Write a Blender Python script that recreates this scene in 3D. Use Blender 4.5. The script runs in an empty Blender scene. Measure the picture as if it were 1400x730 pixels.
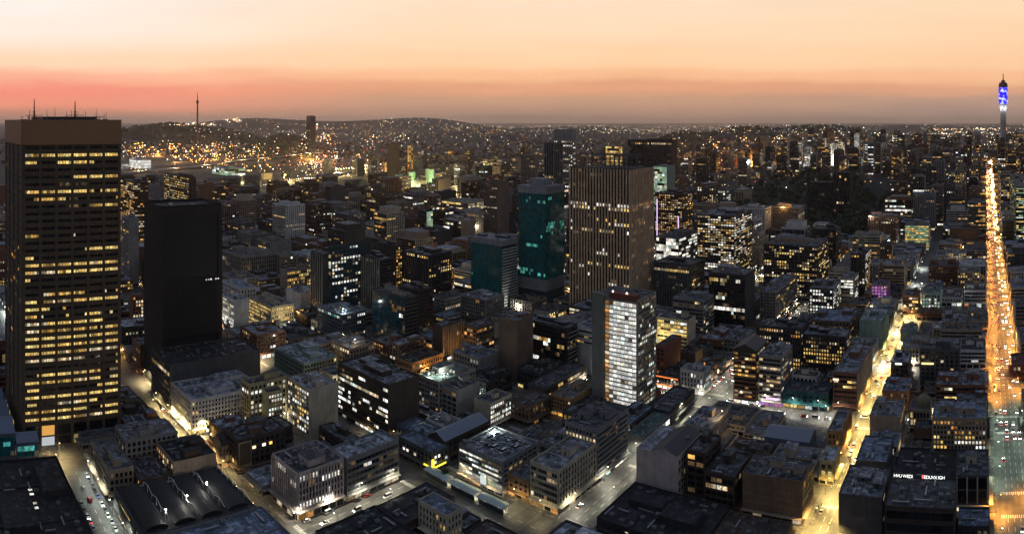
import bpy, math, random
from mathutils import Vector
random.seed(7)
scene = bpy.context.scene
COL = scene.collection
rad = math.radians

# ---------------------------------------------------------------- camera
# The photograph is a cylindrical panorama from a 200 m rooftop; +Y runs along the avenues.
R, HC, VPX, HY = 940.0, 200.0, 1345.0, 165.0
cd = bpy.data.cameras.new("camera")
cam = bpy.data.objects.new("camera", cd)
COL.objects.link(cam)
cam.location = (0, 0, HC)
cam.rotation_euler = (rad(90), 0, (VPX - 700) / R)
cd.type = 'PANO'
cd.panorama_type = 'CENTRAL_CYLINDRICAL'
cd.central_cylindrical_radius = 1.0
cd.central_cylindrical_range_u_min = -700 / R
cd.central_cylindrical_range_u_max = 700 / R
cd.central_cylindrical_range_v_min = -(730 - HY) / R
cd.central_cylindrical_range_v_max = HY / R
cd.clip_start = 1.0
cd.clip_end = 120000
scene.camera = cam

# ---------------------------------------------------------------- render / exposure
scene.view_settings.view_transform = 'Standard'
scene.view_settings.look = 'None'
scene.view_settings.exposure = 0.0
scene.view_settings.gamma = 1.0
scene.render.engine = 'CYCLES'
scene.cycles.use_denoising = True
scene.cycles.max_bounces = 4
scene.cycles.diffuse_bounces = 2
scene.cycles.glossy_bounces = 2
scene.cycles.transmission_bounces = 2
scene.cycles.volume_bounces = 0
scene.cycles.sample_clamp_indirect = 3.0
scene.cycles.caustics_reflective = False
scene.cycles.caustics_refractive = False

# ---------------------------------------------------------------- sky
SUNSET = -1.25                       # azimuth of the afterglow, measured from +Y
world = bpy.data.worlds.new("World")
scene.world = world
world.use_nodes = True
nt = world.node_tree
nt.nodes.clear()
N = nt.nodes.new
L = nt.links.new


def s2l(c):
    return tuple(((v / 255) / 12.92 if v / 255 <= 0.04045 else ((v / 255 + 0.055) / 1.055) ** 2.4) for v in c[:3])


def math_node(tree, op, a, b=None, clamp=False):
    n = tree.nodes.new('ShaderNodeMath')
    n.operation = op
    n.use_clamp = clamp
    for i, v in enumerate((a, b)):
        if v is None:
            continue
        if isinstance(v, (int, float)):
            n.inputs[i].default_value = v
        else:
            tree.links.new(v, n.inputs[i])
    return n.outputs[0]


def ramp_node(tree, fac, stops, interp='EASE'):
    n = tree.nodes.new('ShaderNodeValToRGB')
    cr = n.color_ramp
    cr.interpolation = interp
    while len(cr.elements) < len(stops):
        cr.elements.new(0.5)
    for e, (p, c) in zip(cr.elements, stops):
        e.position = p
        e.color = (*c, 1)
    tree.links.new(fac, n.inputs[0])
    return n.outputs[0]


def mix_rgb(tree, fac, a, b, mode='MIX'):
    n = tree.nodes.new('ShaderNodeMix')
    n.data_type = 'RGBA'
    n.blend_type = mode
    for i, v in ((0, fac), (6, a), (7, b)):
        if isinstance(v, (int, float)):
            n.inputs[i].default_value = v
        elif isinstance(v, tuple):
            n.inputs[i].default_value = (*v, 1)
        else:
            tree.links.new(v, n.inputs[i])
    return n.outputs[2]


tc = N('ShaderNodeTexCoord')
sx = N('ShaderNodeSeparateXYZ')
L(tc.outputs['Generated'], sx.inputs[0])
hyp = math_node(nt, 'SQRT', math_node(nt, 'ADD', math_node(nt, 'MULTIPLY', sx.outputs[0], sx.outputs[0]),
                                      math_node(nt, 'ADD', math_node(nt, 'MULTIPLY', sx.outputs[1], sx.outputs[1]), 1e-6)))
elev = math_node(nt, 'DIVIDE', sx.outputs[2], hyp)            # tan of the elevation
# soft unevenness of the dusk bands
nz = N('ShaderNodeTexNoise')
mp = N('ShaderNodeMapping')
mp.inputs['Scale'].default_value = (2.2, 2.2, 16)
L(tc.outputs['Generated'], mp.inputs[0])
L(mp.outputs[0], nz.inputs['Vector'])
nz.inputs['Scale'].default_value = 1.6
nz.inputs['Detail'].default_value = 7
nz.inputs['Roughness'].default_value = .62
wob = math_node(nt, 'MULTIPLY', math_node(nt, 'SUBTRACT', nz.outputs[0], 0.5), 0.03)
ev = math_node(nt, 'MULTIPLY', math_node(nt, 'ADD', elev, wob), 2.5, True)   # 0..0.4 -> 0..1


def px(y):
    return max(0.0, (HY - y - 6 * (y < 160)) / R * 2.5)


LEFT = [(px(165), s2l((150, 112, 96))), (px(150), s2l((196, 136, 112))), (px(136), s2l((244, 150, 124))), (px(118), s2l((248, 146, 124))),
        (px(100), s2l((252, 178, 148))), (px(80), s2l((255, 214, 180))), (px(30), s2l((252, 234, 220))), (px(0), s2l((252, 238, 228))),
        (0.75, s2l((205, 196, 190))), (1.0, s2l((126, 140, 168)))]
MIDR = [(px(165), s2l((148, 122, 108))), (px(150), s2l((176, 140, 120))), (px(132), s2l((198, 154, 126))), (px(114), s2l((229, 164, 127))),
        (px(98), s2l((249, 190, 145))), (px(80), s2l((255, 208, 164))), (px(30), s2l((252, 219, 184))), (px(0), s2l((250, 220, 190))),
        (0.75, s2l((198, 190, 186))), (1.0, s2l((118, 134, 166)))]
RIGHT = [(px(165), s2l((146, 124, 118))), (px(150), s2l((164, 138, 128))), (px(132), s2l((184, 150, 132))), (px(114), s2l((222, 164, 130))),
         (px(98), s2l((246, 188, 144))), (px(80), s2l((252, 204, 160))), (px(30), s2l((252, 212, 172))), (px(0), s2l((250, 216, 180))),
         (0.75, s2l((190, 186, 186))), (1.0, s2l((112, 130, 164)))]
az = math_node(nt, 'ARCTAN2', sx.outputs[0], sx.outputs[1])   # 0 = +Y, negative to the left


def smooth(v, a, b):
    n = nt.nodes.new('ShaderNodeMapRange')
    n.interpolation_type = 'SMOOTHSTEP'
    L(v, n.inputs[0])
    n.inputs[1].default_value = a
    n.inputs[2].default_value = b
    return n.outputs[0]


glow = mix_rgb(nt, smooth(az, -1.40, -0.75), ramp_node(nt, ev, LEFT), ramp_node(nt, ev, MIDR))
glow = mix_rgb(nt, smooth(az, -0.45, 0.1), glow, ramp_node(nt, ev, RIGHT))
# away from the sunset and overhead the dusk sky is a deep blue
away = math_node(nt, 'ABSOLUTE', math_node(nt, 'ADD', az, 0.72))
blue = ramp_node(nt, smooth(elev, 0.0, 1.2), [(0, (0.150, 0.160, 0.195)), (1, (0.145, 0.185, 0.270))])
fac = math_node(nt, 'MAXIMUM', smooth(away, 1.0, 1.75), smooth(elev, 0.28, 0.85))
skyc = mix_rgb(nt, fac, glow, blue)
cl = N('ShaderNodeTexNoise')                 # thin smog and cloud wisps
cm = N('ShaderNodeMapping')
cm.inputs['Scale'].default_value = (1.6, 1.6, 11)
L(tc.outputs['Generated'], cm.inputs[0])
L(cm.outputs[0], cl.inputs['Vector'])
cl.inputs['Scale'].default_value = 2.2
cl.inputs['Detail'].default_value = 8
cl.inputs['Roughness'].default_value = .6
cv = N('ShaderNodeMapRange')
L(cl.outputs[0], cv.inputs[0])
cv.inputs[1].default_value = .3
cv.inputs[2].default_value = .7
cv.inputs[3].default_value = .965
cv.inputs[4].default_value = 1.03
cvc = N('ShaderNodeCombineColor')
for i_ in range(3):
    L(cv.outputs[0], cvc.inputs[i_])
skyc = mix_rgb(nt, 1.0, skyc, cvc.outputs[0], 'MULTIPLY')
bg = N('ShaderNodeBackground')
L(skyc, bg.inputs[0])
bg.inputs[1].default_value = 1.06
nish = N('ShaderNodeTexSky')
nish.sky_type = 'NISHITA'
nish.sun_disc = False
nish.sun_elevation = rad(-3.0)
nish.sun_rotation = SUNSET
bg2 = N('ShaderNodeBackground')
L(nish.outputs[0], bg2.inputs[0])
bg2.inputs[1].default_value = 0.03
add = N('ShaderNodeAddShader')
L(bg.outputs[0], add.inputs[0])
L(bg2.outputs[0], add.inputs[1])
wo = N('ShaderNodeOutputWorld')
L(add.outputs[0], wo.inputs[0])

# ---------------------------------------------------------------- place: pixels of the survey -> metres


def sstep(v, a, b):
    t = min(1.0, max(0.0, (v - a) / (b - a)))
    return t * t * (3 - 2 * t)


HILLS = [(590, 85, 9800, 1300, 110), (560, 170, 9600, 1700, 95), (440, 110, 9000, 1500, 85), (640, 110, 6800, 900, 120), (330, 120, 10500, 1500, 200),
         (235, 66, 5000, 270, 152), (305, 60, 5300, 300, 112), (150, 60, 5200, 300, 118), (388, 52, 3900, 240, 112),
         (1010, 90, 4500, 420, 112), (930, 50, 4000, 300, 100), (1120, 90, 5200, 500, 105), (820, 130, 7500, 900, 120),
         (1250, 160, 9500, 1500, 60)]


def ground(x, y):
    d = math.hypot(x, y)
    if d < 1000:
        return 0.0
    p = VPX + R * math.atan2(x, y)
    z = 62 * sstep(y, 1150, 2500) * sstep(p, 880, 1120)
    for pc, ps, dc, ds, h in HILLS:
        a = (p - pc) / ps
        b = (d - dc) / ds
        e = a * a + b * b
        if e < 9:
            z += h * math.exp(-e) * (1 - sstep(e, 6, 9))
    if d > 3000:
        z += (math.sin(x * .0021 + 1) * math.sin(y * .0017) + math.sin(x * .0007) * math.cos(y * .0009)) * 16 * sstep(d, 3000, 6000)
    return z


def at(x, y, z=0.0):
    d = R * (HC - z) / max(0.5, y - HY)
    a = (x - VPX) / R
    return d * math.sin(a), d * math.cos(a)


def polar(x, d):
    a = (x - VPX) / R
    return d * math.sin(a), d * math.cos(a)


def project(X, Y, Z):
    d = math.hypot(X, Y)
    return VPX + R * math.atan2(X, Y), HY + R * (HC - Z) / d


def hit(x, y):
    """where the line of sight of a survey pixel meets the terrain"""
    d = 900.0
    while d < 26000:
        X, Y = polar(x, d)
        if HC - d * (y - HY) / R <= ground(X, Y):
            return X, Y, d
        d *= 1.012
    return None


# ---------------------------------------------------------------- mesh building
class MB:
    def __init__(self):
        self.v, self.f, self.m, self.mats = [], [], [], []

    def mi(self, mat):
        if mat not in self.mats:
            self.mats.append(mat)
        return self.mats.index(mat)

    def poly(self, pts, mat):
        n = len(self.v)
        self.v.extend(pts)
        self.f.append(tuple(range(n, n + len(pts))))
        self.m.append(self.mi(mat))

    def strip(self, face, us, mats, z0, z1, n):
        """one connected strip of a facade: panes and the piers between them"""
        k = len(self.v)
        for u in us:
            self.v.append(face.p(u, z0, n))
            self.v.append(face.p(u, z1, n))
        for i, mt in enumerate(mats):
            a = k + 2 * i
            self.f.append((a, a + 2, a + 3, a + 1))
            self.m.append(self.mi(mt))

    def box(self, x0, y0, z0, x1, y1, z1, mat, top=None):
        n = len(self.v)
        if x0 > x1: x0, x1 = x1, x0
        if y0 > y1: y0, y1 = y1, y0
        self.v.extend([(x0, y0, z0), (x1, y0, z0), (x1, y1, z0), (x0, y1, z0), (x0, y0, z1), (x1, y0, z1), (x1, y1, z1), (x0, y1, z1)])
        i = self.mi(mat)
        t = i if top is None else self.mi(top)
        for q, k in (((0, 3, 2, 1), i), ((4, 5, 6, 7), t), ((0, 1, 5, 4), i), ((1, 2, 6, 5), i), ((2, 3, 7, 6), i), ((3, 0, 4, 7), i)):
            self.f.append(tuple(n + a for a in q))
            self.m.append(k)

    def prism(self, pts, z0, z1, mat, top=None):
        """vertical extrusion of a counter-clockwise outline"""
        k = len(pts)
        n = len(self.v)
        self.v.extend([(p[0], p[1], z0) for p in pts] + [(p[0], p[1], z1) for p in pts])
        i = self.mi(mat)
        t = i if top is None else self.mi(top)
        for a in range(k):
            b = (a + 1) % k
            self.f.append((n + a, n + b, n + k + b, n + k + a))
            self.m.append(i)
        self.f.append(tuple(n + k + a for a in range(k)))
        self.m.append(t)
        self.f.append(tuple(n + a for a in reversed(range(k))))
        self.m.append(i)

    def lathe(self, prof, mat, seg=16, cx=0, cy=0, cap=True):
        n = len(self.v)
        i = self.mi(mat)
        for r, z in prof:
            for s in range(seg):
                a = 2 * math.pi * s / seg
                self.v.append((cx + r * math.cos(a), cy + r * math.sin(a), z))
        for k in range(len(prof) - 1):
            for s in range(seg):
                t = (s + 1) % seg
                self.f.append((n + k * seg + s, n + k * seg + t, n + (k + 1) * seg + t, n + (k + 1) * seg + s))
                self.m.append(i)
        if cap:
            self.f.append(tuple(n + (len(prof) - 1) * seg + s for s in range(seg)))
            self.m.append(i)
            self.f.append(tuple(n + s for s in reversed(range(seg))))
            self.m.append(i)

    def tube(self, a, b, r, mat, seg=6, r2=None):
        a, b = Vector(a), Vector(b)
        d = (b - a).normalized()
        s = d.cross(Vector((0, 0, 1)))
        if s.length < 1e-3:
            s = Vector((1, 0, 0))
        s.normalize()
        t = d.cross(s)
        n = len(self.v)
        i = self.mi(mat)
        for p, q in ((a, r), (b, r2 if r2 is not None else r)):
            for k in range(seg):
                g = 2 * math.pi * k / seg
                self.v.append(tuple(p + s * (math.cos(g) * q) + t * (math.sin(g) * q)))
        for k in range(seg):
            j = (k + 1) % seg
            self.f.append((n + k, n + j, n + seg + j, n + seg + k))
            self.m.append(i)
        self.f.append(tuple(n + seg + k for k in range(seg)))
        self.m.append(i)
        self.f.append(tuple(n + k for k in reversed(range(seg))))
        self.m.append(i)

    def mesh(self, name):
        me = bpy.data.meshes.new(name)
        me.from_pydata(self.v, [], self.f)
        for m in self.mats:
            me.materials.append(m)
        me.polygons.foreach_set('material_index', self.m)
        at_ = me.attributes.new('rnd', 'FLOAT', 'FACE')
        at_.data.foreach_set('value', [random.random() for _ in self.f])
        me.update()
        return me


def link(name, data, parent=None, loc=(0, 0, 0), rz=0.0):
    o = bpy.data.objects.new(name, data)
    COL.objects.link(o)
    o.location = loc
    if rz:
        o.rotation_euler = (0, 0, rz)
    if parent:
        o.parent = parent
    return o


def tag(o, label=None, cat=None, group=None, kind=None):
    for k, v in (('label', label), ('category', cat), ('group', group), ('kind', kind)):
        if v:
            o[k] = v
    return o


def part(name, mb, parent, loc=(0, 0, 0)):
    return link(name, mb.mesh(name), parent, loc)


def structure(name, mb, loc=(0, 0, 0)):
    return tag(link(name, mb.mesh(name), None, loc), kind='structure')


def copy_tree(o, parent=None):
    c = o.copy()
    COL.objects.link(c)
    c.parent = parent
    for ch in list(o.children):
        copy_tree(ch, c)
    return c


# ---------------------------------------------------------------- materials
MATS = {}


def new_mat(name):
    m = bpy.data.materials.new(name)
    m.use_nodes = True
    t = m.node_tree
    b = t.nodes['Principled BSDF']
    return m, t, b


def wall_mat(rgb, rough=0.85, amp=0.35, streak=True):
    key = ('wall', tuple(round(c, 3) for c in rgb), rough, amp)
    if key in MATS:
        return MATS[key]
    m, t, b = new_mat('wall_paint')
    tcn = t.nodes.new('ShaderNodeTexCoord')
    oi = t.nodes.new('ShaderNodeObjectInfo')
    off = t.nodes.new('ShaderNodeVectorMath')
    off.operation = 'SCALE'
    comb = t.nodes.new('ShaderNodeCombineXYZ')
    t.links.new(oi.outputs['Random'], comb.inputs[0])
    t.links.new(oi.outputs['Random'], comb.inputs[1])
    t.links.new(comb.outputs[0], off.inputs[0])
    off.inputs['Scale'].default_value = 300
    ad = t.nodes.new('ShaderNodeVectorMath')
    t.links.new(tcn.outputs['Object'], ad.inputs[0])
    t.links.new(off.outputs[0], ad.inputs[1])
    n1 = t.nodes.new('ShaderNodeTexNoise')
    n1.inputs['Scale'].default_value = 0.12
    n1.inputs['Detail'].default_value = 6
    n1.inputs['Roughness'].default_value = 0.65
    t.links.new(ad.outputs[0], n1.inputs['Vector'])
    mpn = t.nodes.new('ShaderNodeMapping')
    mpn.inputs['Scale'].default_value = (0.9, 0.9, 0.05)
    t.links.new(ad.outputs[0], mpn.inputs[0])
    n2 = t.nodes.new('ShaderNodeTexNoise')
    n2.inputs['Scale'].default_value = 1.0
    n2.inputs['Detail'].default_value = 4
    t.links.new(mpn.outputs[0], n2.inputs['Vector'])
    f = math_node(t, 'ADD', math_node(t, 'MULTIPLY', n1.outputs[0], 0.6), math_node(t, 'MULTIPLY', n2.outputs[0], 0.4))
    mr = t.nodes.new('ShaderNodeMapRange')
    t.links.new(f, mr.inputs[0])
    mr.inputs[1].default_value = 0.32
    mr.inputs[2].default_value = 0.66
    dark = tuple(c * (1 - amp * 1.3) for c in rgb)
    lite = tuple(min(0.9, c * (1 + amp * 0.6)) for c in rgb)
    t.links.new(mix_rgb(t, mr.outputs[0], dark, lite), b.inputs['Base Color'])
    b.inputs['Roughness'].default_value = rough
    MATS[key] = m
    return m


def plain(name, rgb, rough=0.7, metal=0.0):
    key = (name, rgb)
    if key not in MATS:
        m, t, b = new_mat(name)
        n1 = t.nodes.new('ShaderNodeTexNoise')
        n1.inputs['Scale'].default_value = 0.8
        n1.inputs['Detail'].default_value = 5
        tcn = t.nodes.new('ShaderNodeTexCoord')
        t.links.new(tcn.outputs['Object'], n1.inputs['Vector'])
        t.links.new(mix_rgb(t, n1.outputs[0], tuple(c * .75 for c in rgb), tuple(min(1, c * 1.2) for c in rgb)), b.inputs['Base Color'])
        b.inputs['Roughness'].default_value = rough
        b.inputs['Metallic'].default_value = metal
        MATS[key] = m
    return MATS[key]


def roof_mat(a, bcol, lo=0.42, hi=0.6, scale=0.16):
    """weathered flat roof: bitumen with worn silver paint and dust"""
    key = ('roof', a, bcol, lo, hi, scale)
    if key in MATS:
        return MATS[key]
    m, t, b = new_mat('roof_felt')
    tcn = t.nodes.new('ShaderNodeTexCoord')
    oi = t.nodes.new('ShaderNodeObjectInfo')
    off = t.nodes.new('ShaderNodeVectorMath')
    off.operation = 'ADD'
    sc = math_node(t, 'MULTIPLY', oi.outputs['Random'], 500.0)
    comb = t.nodes.new('ShaderNodeCombineXYZ')
    t.links.new(sc, comb.inputs[0])
    t.links.new(sc, comb.inputs[1])
    t.links.new(tcn.outputs['Object'], off.inputs[0])
    t.links.new(comb.outputs[0], off.inputs[1])
    n1 = t.nodes.new('ShaderNodeTexNoise')
    n1.inputs['Scale'].default_value = scale
    n1.inputs['Detail'].default_value = 8
    n1.inputs['Roughness'].default_value = 0.7
    t.links.new(off.outputs[0], n1.inputs['Vector'])
    mr = t.nodes.new('ShaderNodeMapRange')
    t.links.new(n1.outputs[0], mr.inputs[0])
    mr.inputs[1].default_value = lo
    mr.inputs[2].default_value = hi
    n2 = t.nodes.new('ShaderNodeTexVoronoi')
    n2.inputs['Scale'].default_value = 0.22
    t.links.new(off.outputs[0], n2.inputs['Vector'])
    c1 = mix_rgb(t, mr.outputs[0], a, bcol)
    sp = t.nodes.new('ShaderNodeSeparateColor')
    t.links.new(n2.outputs['Color'], sp.inputs[0])
    c2 = mix_rgb(t, math_node(t, 'MULTIPLY', sp.outputs[0], 0.75), c1, tuple(x * .5 for x in a))
    bk = t.nodes.new('ShaderNodeTexBrick')          # sheets of felt with tarred seams
    bk.inputs['Scale'].default_value = 0.11
    bk.inputs['Mortar Size'].default_value = 0.02
    bk.inputs['Color1'].default_value = (1, 1, 1, 1)
    bk.inputs['Color2'].default_value = (.66, .66, .68, 1)
    bk.inputs['Mortar'].default_value = (.4, .4, .4, 1)
    t.links.new(off.outputs[0], bk.inputs['Vector'])
    c2 = mix_rgb(t, .8, c2, bk.outputs['Color'], 'MULTIPLY')
    n3 = t.nodes.new('ShaderNodeTexNoise')           # ponding stains
    n3.inputs['Scale'].default_value = 0.35
    n3.inputs['Detail'].default_value = 4
    t.links.new(off.outputs[0], n3.inputs['Vector'])
    m3 = t.nodes.new('ShaderNodeMapRange')
    t.links.new(n3.outputs[0], m3.inputs[0])
    m3.inputs[1].default_value = .56
    m3.inputs[2].default_value = .66
    c2 = mix_rgb(t, math_node(t, 'MULTIPLY', m3.outputs[0], .6), c2, tuple(min(.75, x * 1.5 + .03) for x in bcol))
    t.links.new(c2, b.inputs['Base Color'])
    b.inputs['Roughness'].default_value = 0.8
    MATS[key] = m
    return m


def lit_mat(key, rgb, lo, hi, name='lit_window', tint=1.0):
    """a lit interior seen through glass: every pane gets its own brightness and tint"""
    if key in MATS:
        return MATS[key]
    m = bpy.data.materials.new(name)
    m.use_nodes = True
    t = m.node_tree
    t.nodes.clear()
    g = t.nodes.new('ShaderNodeAttribute')
    g.attribute_name = 'rnd'
    rnd = g.outputs['Fac']
    tcn = t.nodes.new('ShaderNodeTexCoord')
    nz_ = t.nodes.new('ShaderNodeTexNoise')
    nz_.inputs['Scale'].default_value = 0.9
    nz_.inputs['Detail'].default_value = 3
    t.links.new(tcn.outputs['Object'], nz_.inputs['Vector'])
    st = math_node(t, 'ADD', math_node(t, 'MULTIPLY', math_node(t, 'POWER', rnd, 2.0), hi - lo), lo)
    mr = t.nodes.new('ShaderNodeMapRange')
    t.links.new(nz_.outputs[0], mr.inputs[0])
    mr.inputs[1].default_value = 0.35
    mr.inputs[2].default_value = 0.62
    mr.inputs[3].default_value = 0.35
    mr.inputs[4].default_value = 1.1
    st = math_node(t, 'MULTIPLY', st, mr.outputs[0])
    warm = (rgb[0], rgb[1] * (1 - 0.22 * tint), rgb[2] * (1 - 0.45 * tint))
    cool = (rgb[0] * 0.95, min(1, rgb[1] * 1.05), min(1, rgb[2] * 1.25))
    r2 = math_node(t, 'FRACT', math_node(t, 'MULTIPLY', rnd, 17.31))
    colr = mix_rgb(t, r2, warm, cool)
    em = t.nodes.new('ShaderNodeEmission')
    t.links.new(colr, em.inputs[0])
    t.links.new(st, em.inputs[1])
    o = t.nodes.new('ShaderNodeOutputMaterial')
    t.links.new(em.outputs[0], o.inputs[0])
    m.cycles.emission_sampling = 'NONE'
    MATS[key] = m
    return m


def emit_mat(name, rgb, strength, sampled=False):
    key = ('emit', name, rgb, strength)
    if key not in MATS:
        m = bpy.data.materials.new(name)
        m.use_nodes = True
        t = m.node_tree
        t.nodes.clear()
        em = t.nodes.new('ShaderNodeEmission')
        em.inputs[0].default_value = (*rgb, 1)
        em.inputs[1].default_value = strength
        o = t.nodes.new('ShaderNodeOutputMaterial')
        t.links.new(em.outputs[0], o.inputs[0])
        if not sampled:
            m.cycles.emission_sampling = 'NONE'
        MATS[key] = m
    return MATS[key]


LIT = {
    'y': lit_mat('y', (1.0, 0.66, 0.20), 0.2, 1.35),
    'w': lit_mat('w', (1.0, 0.84, 0.54), 0.2, 1.5),
    'c': lit_mat('c', (0.86, 0.98, 0.92), 0.3, 1.9),
    'o': lit_mat('o', (1.0, 0.50, 0.14), 0.25, 1.4),
    'g': lit_mat('g', (0.62, 0.95, 0.55), 0.25, 1.0),
    'd': lit_mat('d', (1.0, 0.75, 0.42), 0.02, 0.22, 'dim_window'),
    'W': lit_mat('W', (1.0, 0.95, 0.82), 0.7, 2.4, 'bright_window', .4),
    'B': lit_mat('B', (1.0, 0.98, 0.90), 0.6, 1.5, 'bright_window', .2),
    'Y': lit_mat('Y', (1.0, 0.74, 0.24), 0.7, 1.7, 'bright_window'),
    'G': lit_mat('G', (0.60, 1.0, 0.66), 0.35, 0.8, 'green_window'),
    't': lit_mat('t', (0.15, 0.75, 0.65), 0.15, 0.8, 'teal_window'),
    'p': lit_mat('p', (0.75, 0.3, 1.0), 0.5, 1.2, 'purple_window'),
}


def glass_mat(name, rgb, rough=0.12, inner=0.0):
    key = ('glass', name)
    if key not in MATS:
        m, t, b = new_mat(name)
        g = t.nodes.new('ShaderNodeAttribute')
        g.attribute_name = 'rnd'
        t.links.new(mix_rgb(t, g.outputs['Fac'], tuple(c * .4 for c in rgb), tuple(c * 1.5 for c in rgb)), b.inputs['Base Color'])
        if inner:            # dimly lit rooms behind tinted glass
            b.inputs['Emission Color'].default_value = (*rgb, 1)
            t.links.new(math_node(t, 'MULTIPLY', math_node(t, 'ADD', math_node(t, 'MULTIPLY', g.outputs['Fac'], .5), .75), inner), b.inputs['Emission Strength'])
            m.cycles.emission_sampling = 'NONE'
        b.inputs['Roughness'].default_value = rough
        b.inputs['Specular IOR Level'].default_value = 0.6
        MATS[key] = m
    return MATS[key]


GLASS = glass_mat('dark_glass', (0.010, 0.013, 0.018))
TEALG = glass_mat('teal_glass', (0.002, 0.075, 0.088), 0.08, 0.06)
NAVYG = glass_mat('navy_glass', (0.006, 0.030, 0.044), 0.1, 0.12)
BLACKP = plain('black_panel', (0.008, 0.010, 0.013), 0.35)
METAL = plain('galvanised_metal', (0.30, 0.31, 0.32), 0.45, 0.6)
DARKM = plain('dark_steel', (0.045, 0.045, 0.05), 0.5, 0.3)
CONC = wall_mat((0.30, 0.28, 0.25))
ROOFS = {
    'silver': roof_mat((0.19, 0.20, 0.23), (0.62, 0.64, 0.70)),
    'grey': roof_mat((0.10, 0.105, 0.115), (0.36, 0.37, 0.41)),
    'dark': roof_mat((0.028, 0.030, 0.034), (0.14, 0.145, 0.16)),
    'black': roof_mat((0.010, 0.011, 0.013), (0.035, 0.036, 0.04)),
    'blue': roof_mat((0.10, 0.13, 0.18), (0.26, 0.32, 0.42)),
    'brown': roof_mat((0.05, 0.035, 0.028), (0.14, 0.10, 0.08)),
    'red': roof_mat((0.09, 0.022, 0.018), (0.17, 0.05, 0.04)),
    'tan': roof_mat((0.13, 0.11, 0.08), (0.34, 0.30, 0.24)),
    'green': roof_mat((0.05, 0.09, 0.085), (0.15, 0.22, 0.20)),
}
ROOFS['patched'] = roof_mat((.05, .052, .06), (.30, .31, .34), .36, .52, .45)
ROOFS['worn'] = roof_mat((.12, .115, .11), (.30, .29, .27), .30, .72, .06)
ROOFS['tar'] = roof_mat((.015, .016, .019), (.20, .205, .22), .54, .66, .22)
C = {   # real-world base colours of walls
    'concrete': (0.27, 0.255, 0.23), 'grey': (0.20, 0.20, 0.20), 'darkgrey': (0.085, 0.085, 0.085), 'charcoal': (0.035, 0.035, 0.038),
    'cream': (0.48, 0.42, 0.31), 'yellow': (0.50, 0.42, 0.22), 'white': (0.62, 0.60, 0.56), 'tan': (0.34, 0.26, 0.18),
    'brown': (0.14, 0.09, 0.06), 'darkbrown': (0.06, 0.04, 0.03), 'brick': (0.22, 0.095, 0.055), 'red': (0.17, 0.05, 0.035),
    'bronze': (0.125, 0.088, 0.052), 'pink': (0.50, 0.42, 0.38), 'teal': (0.012, 0.10, 0.115), 'purple': (0.30, 0.16, 0.34),
    'green': (0.24, 0.32, 0.27), 'orange': (0.36, 0.20, 0.08), 'blue': (0.10, 0.13, 0.18), 'black': (0.014, 0.015, 0.017),
}
# ---------------------------------------------------------------- buildings


class Face:
    def __init__(s, o, u, n, w):
        s.o, s.u, s.n, s.w = o, u, n, w

    def p(s, u, z, n=0.0):
        return (s.o[0] + s.u[0] * u + s.n[0] * n, s.o[1] + s.u[1] * u + s.n[1] * n, z)

    def quad(s, mb, u0, u1, z0, z1, n, mat):
        mb.poly([s.p(u0, z0, n), s.p(u1, z0, n), s.p(u1, z1, n), s.p(u0, z1, n)], mat)

    def box(s, mb, u0, u1, z0, z1, n0, n1, mat):
        a, b = s.p(u0, z0, n0), s.p(u1, z1, n1)
        mb.box(a[0], a[1], z0, b[0], b[1], z1, mat)


def pick_lit(cols, rnd):
    return LIT[cols[int(rnd.random() * len(cols)) % len(cols)]]


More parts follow.
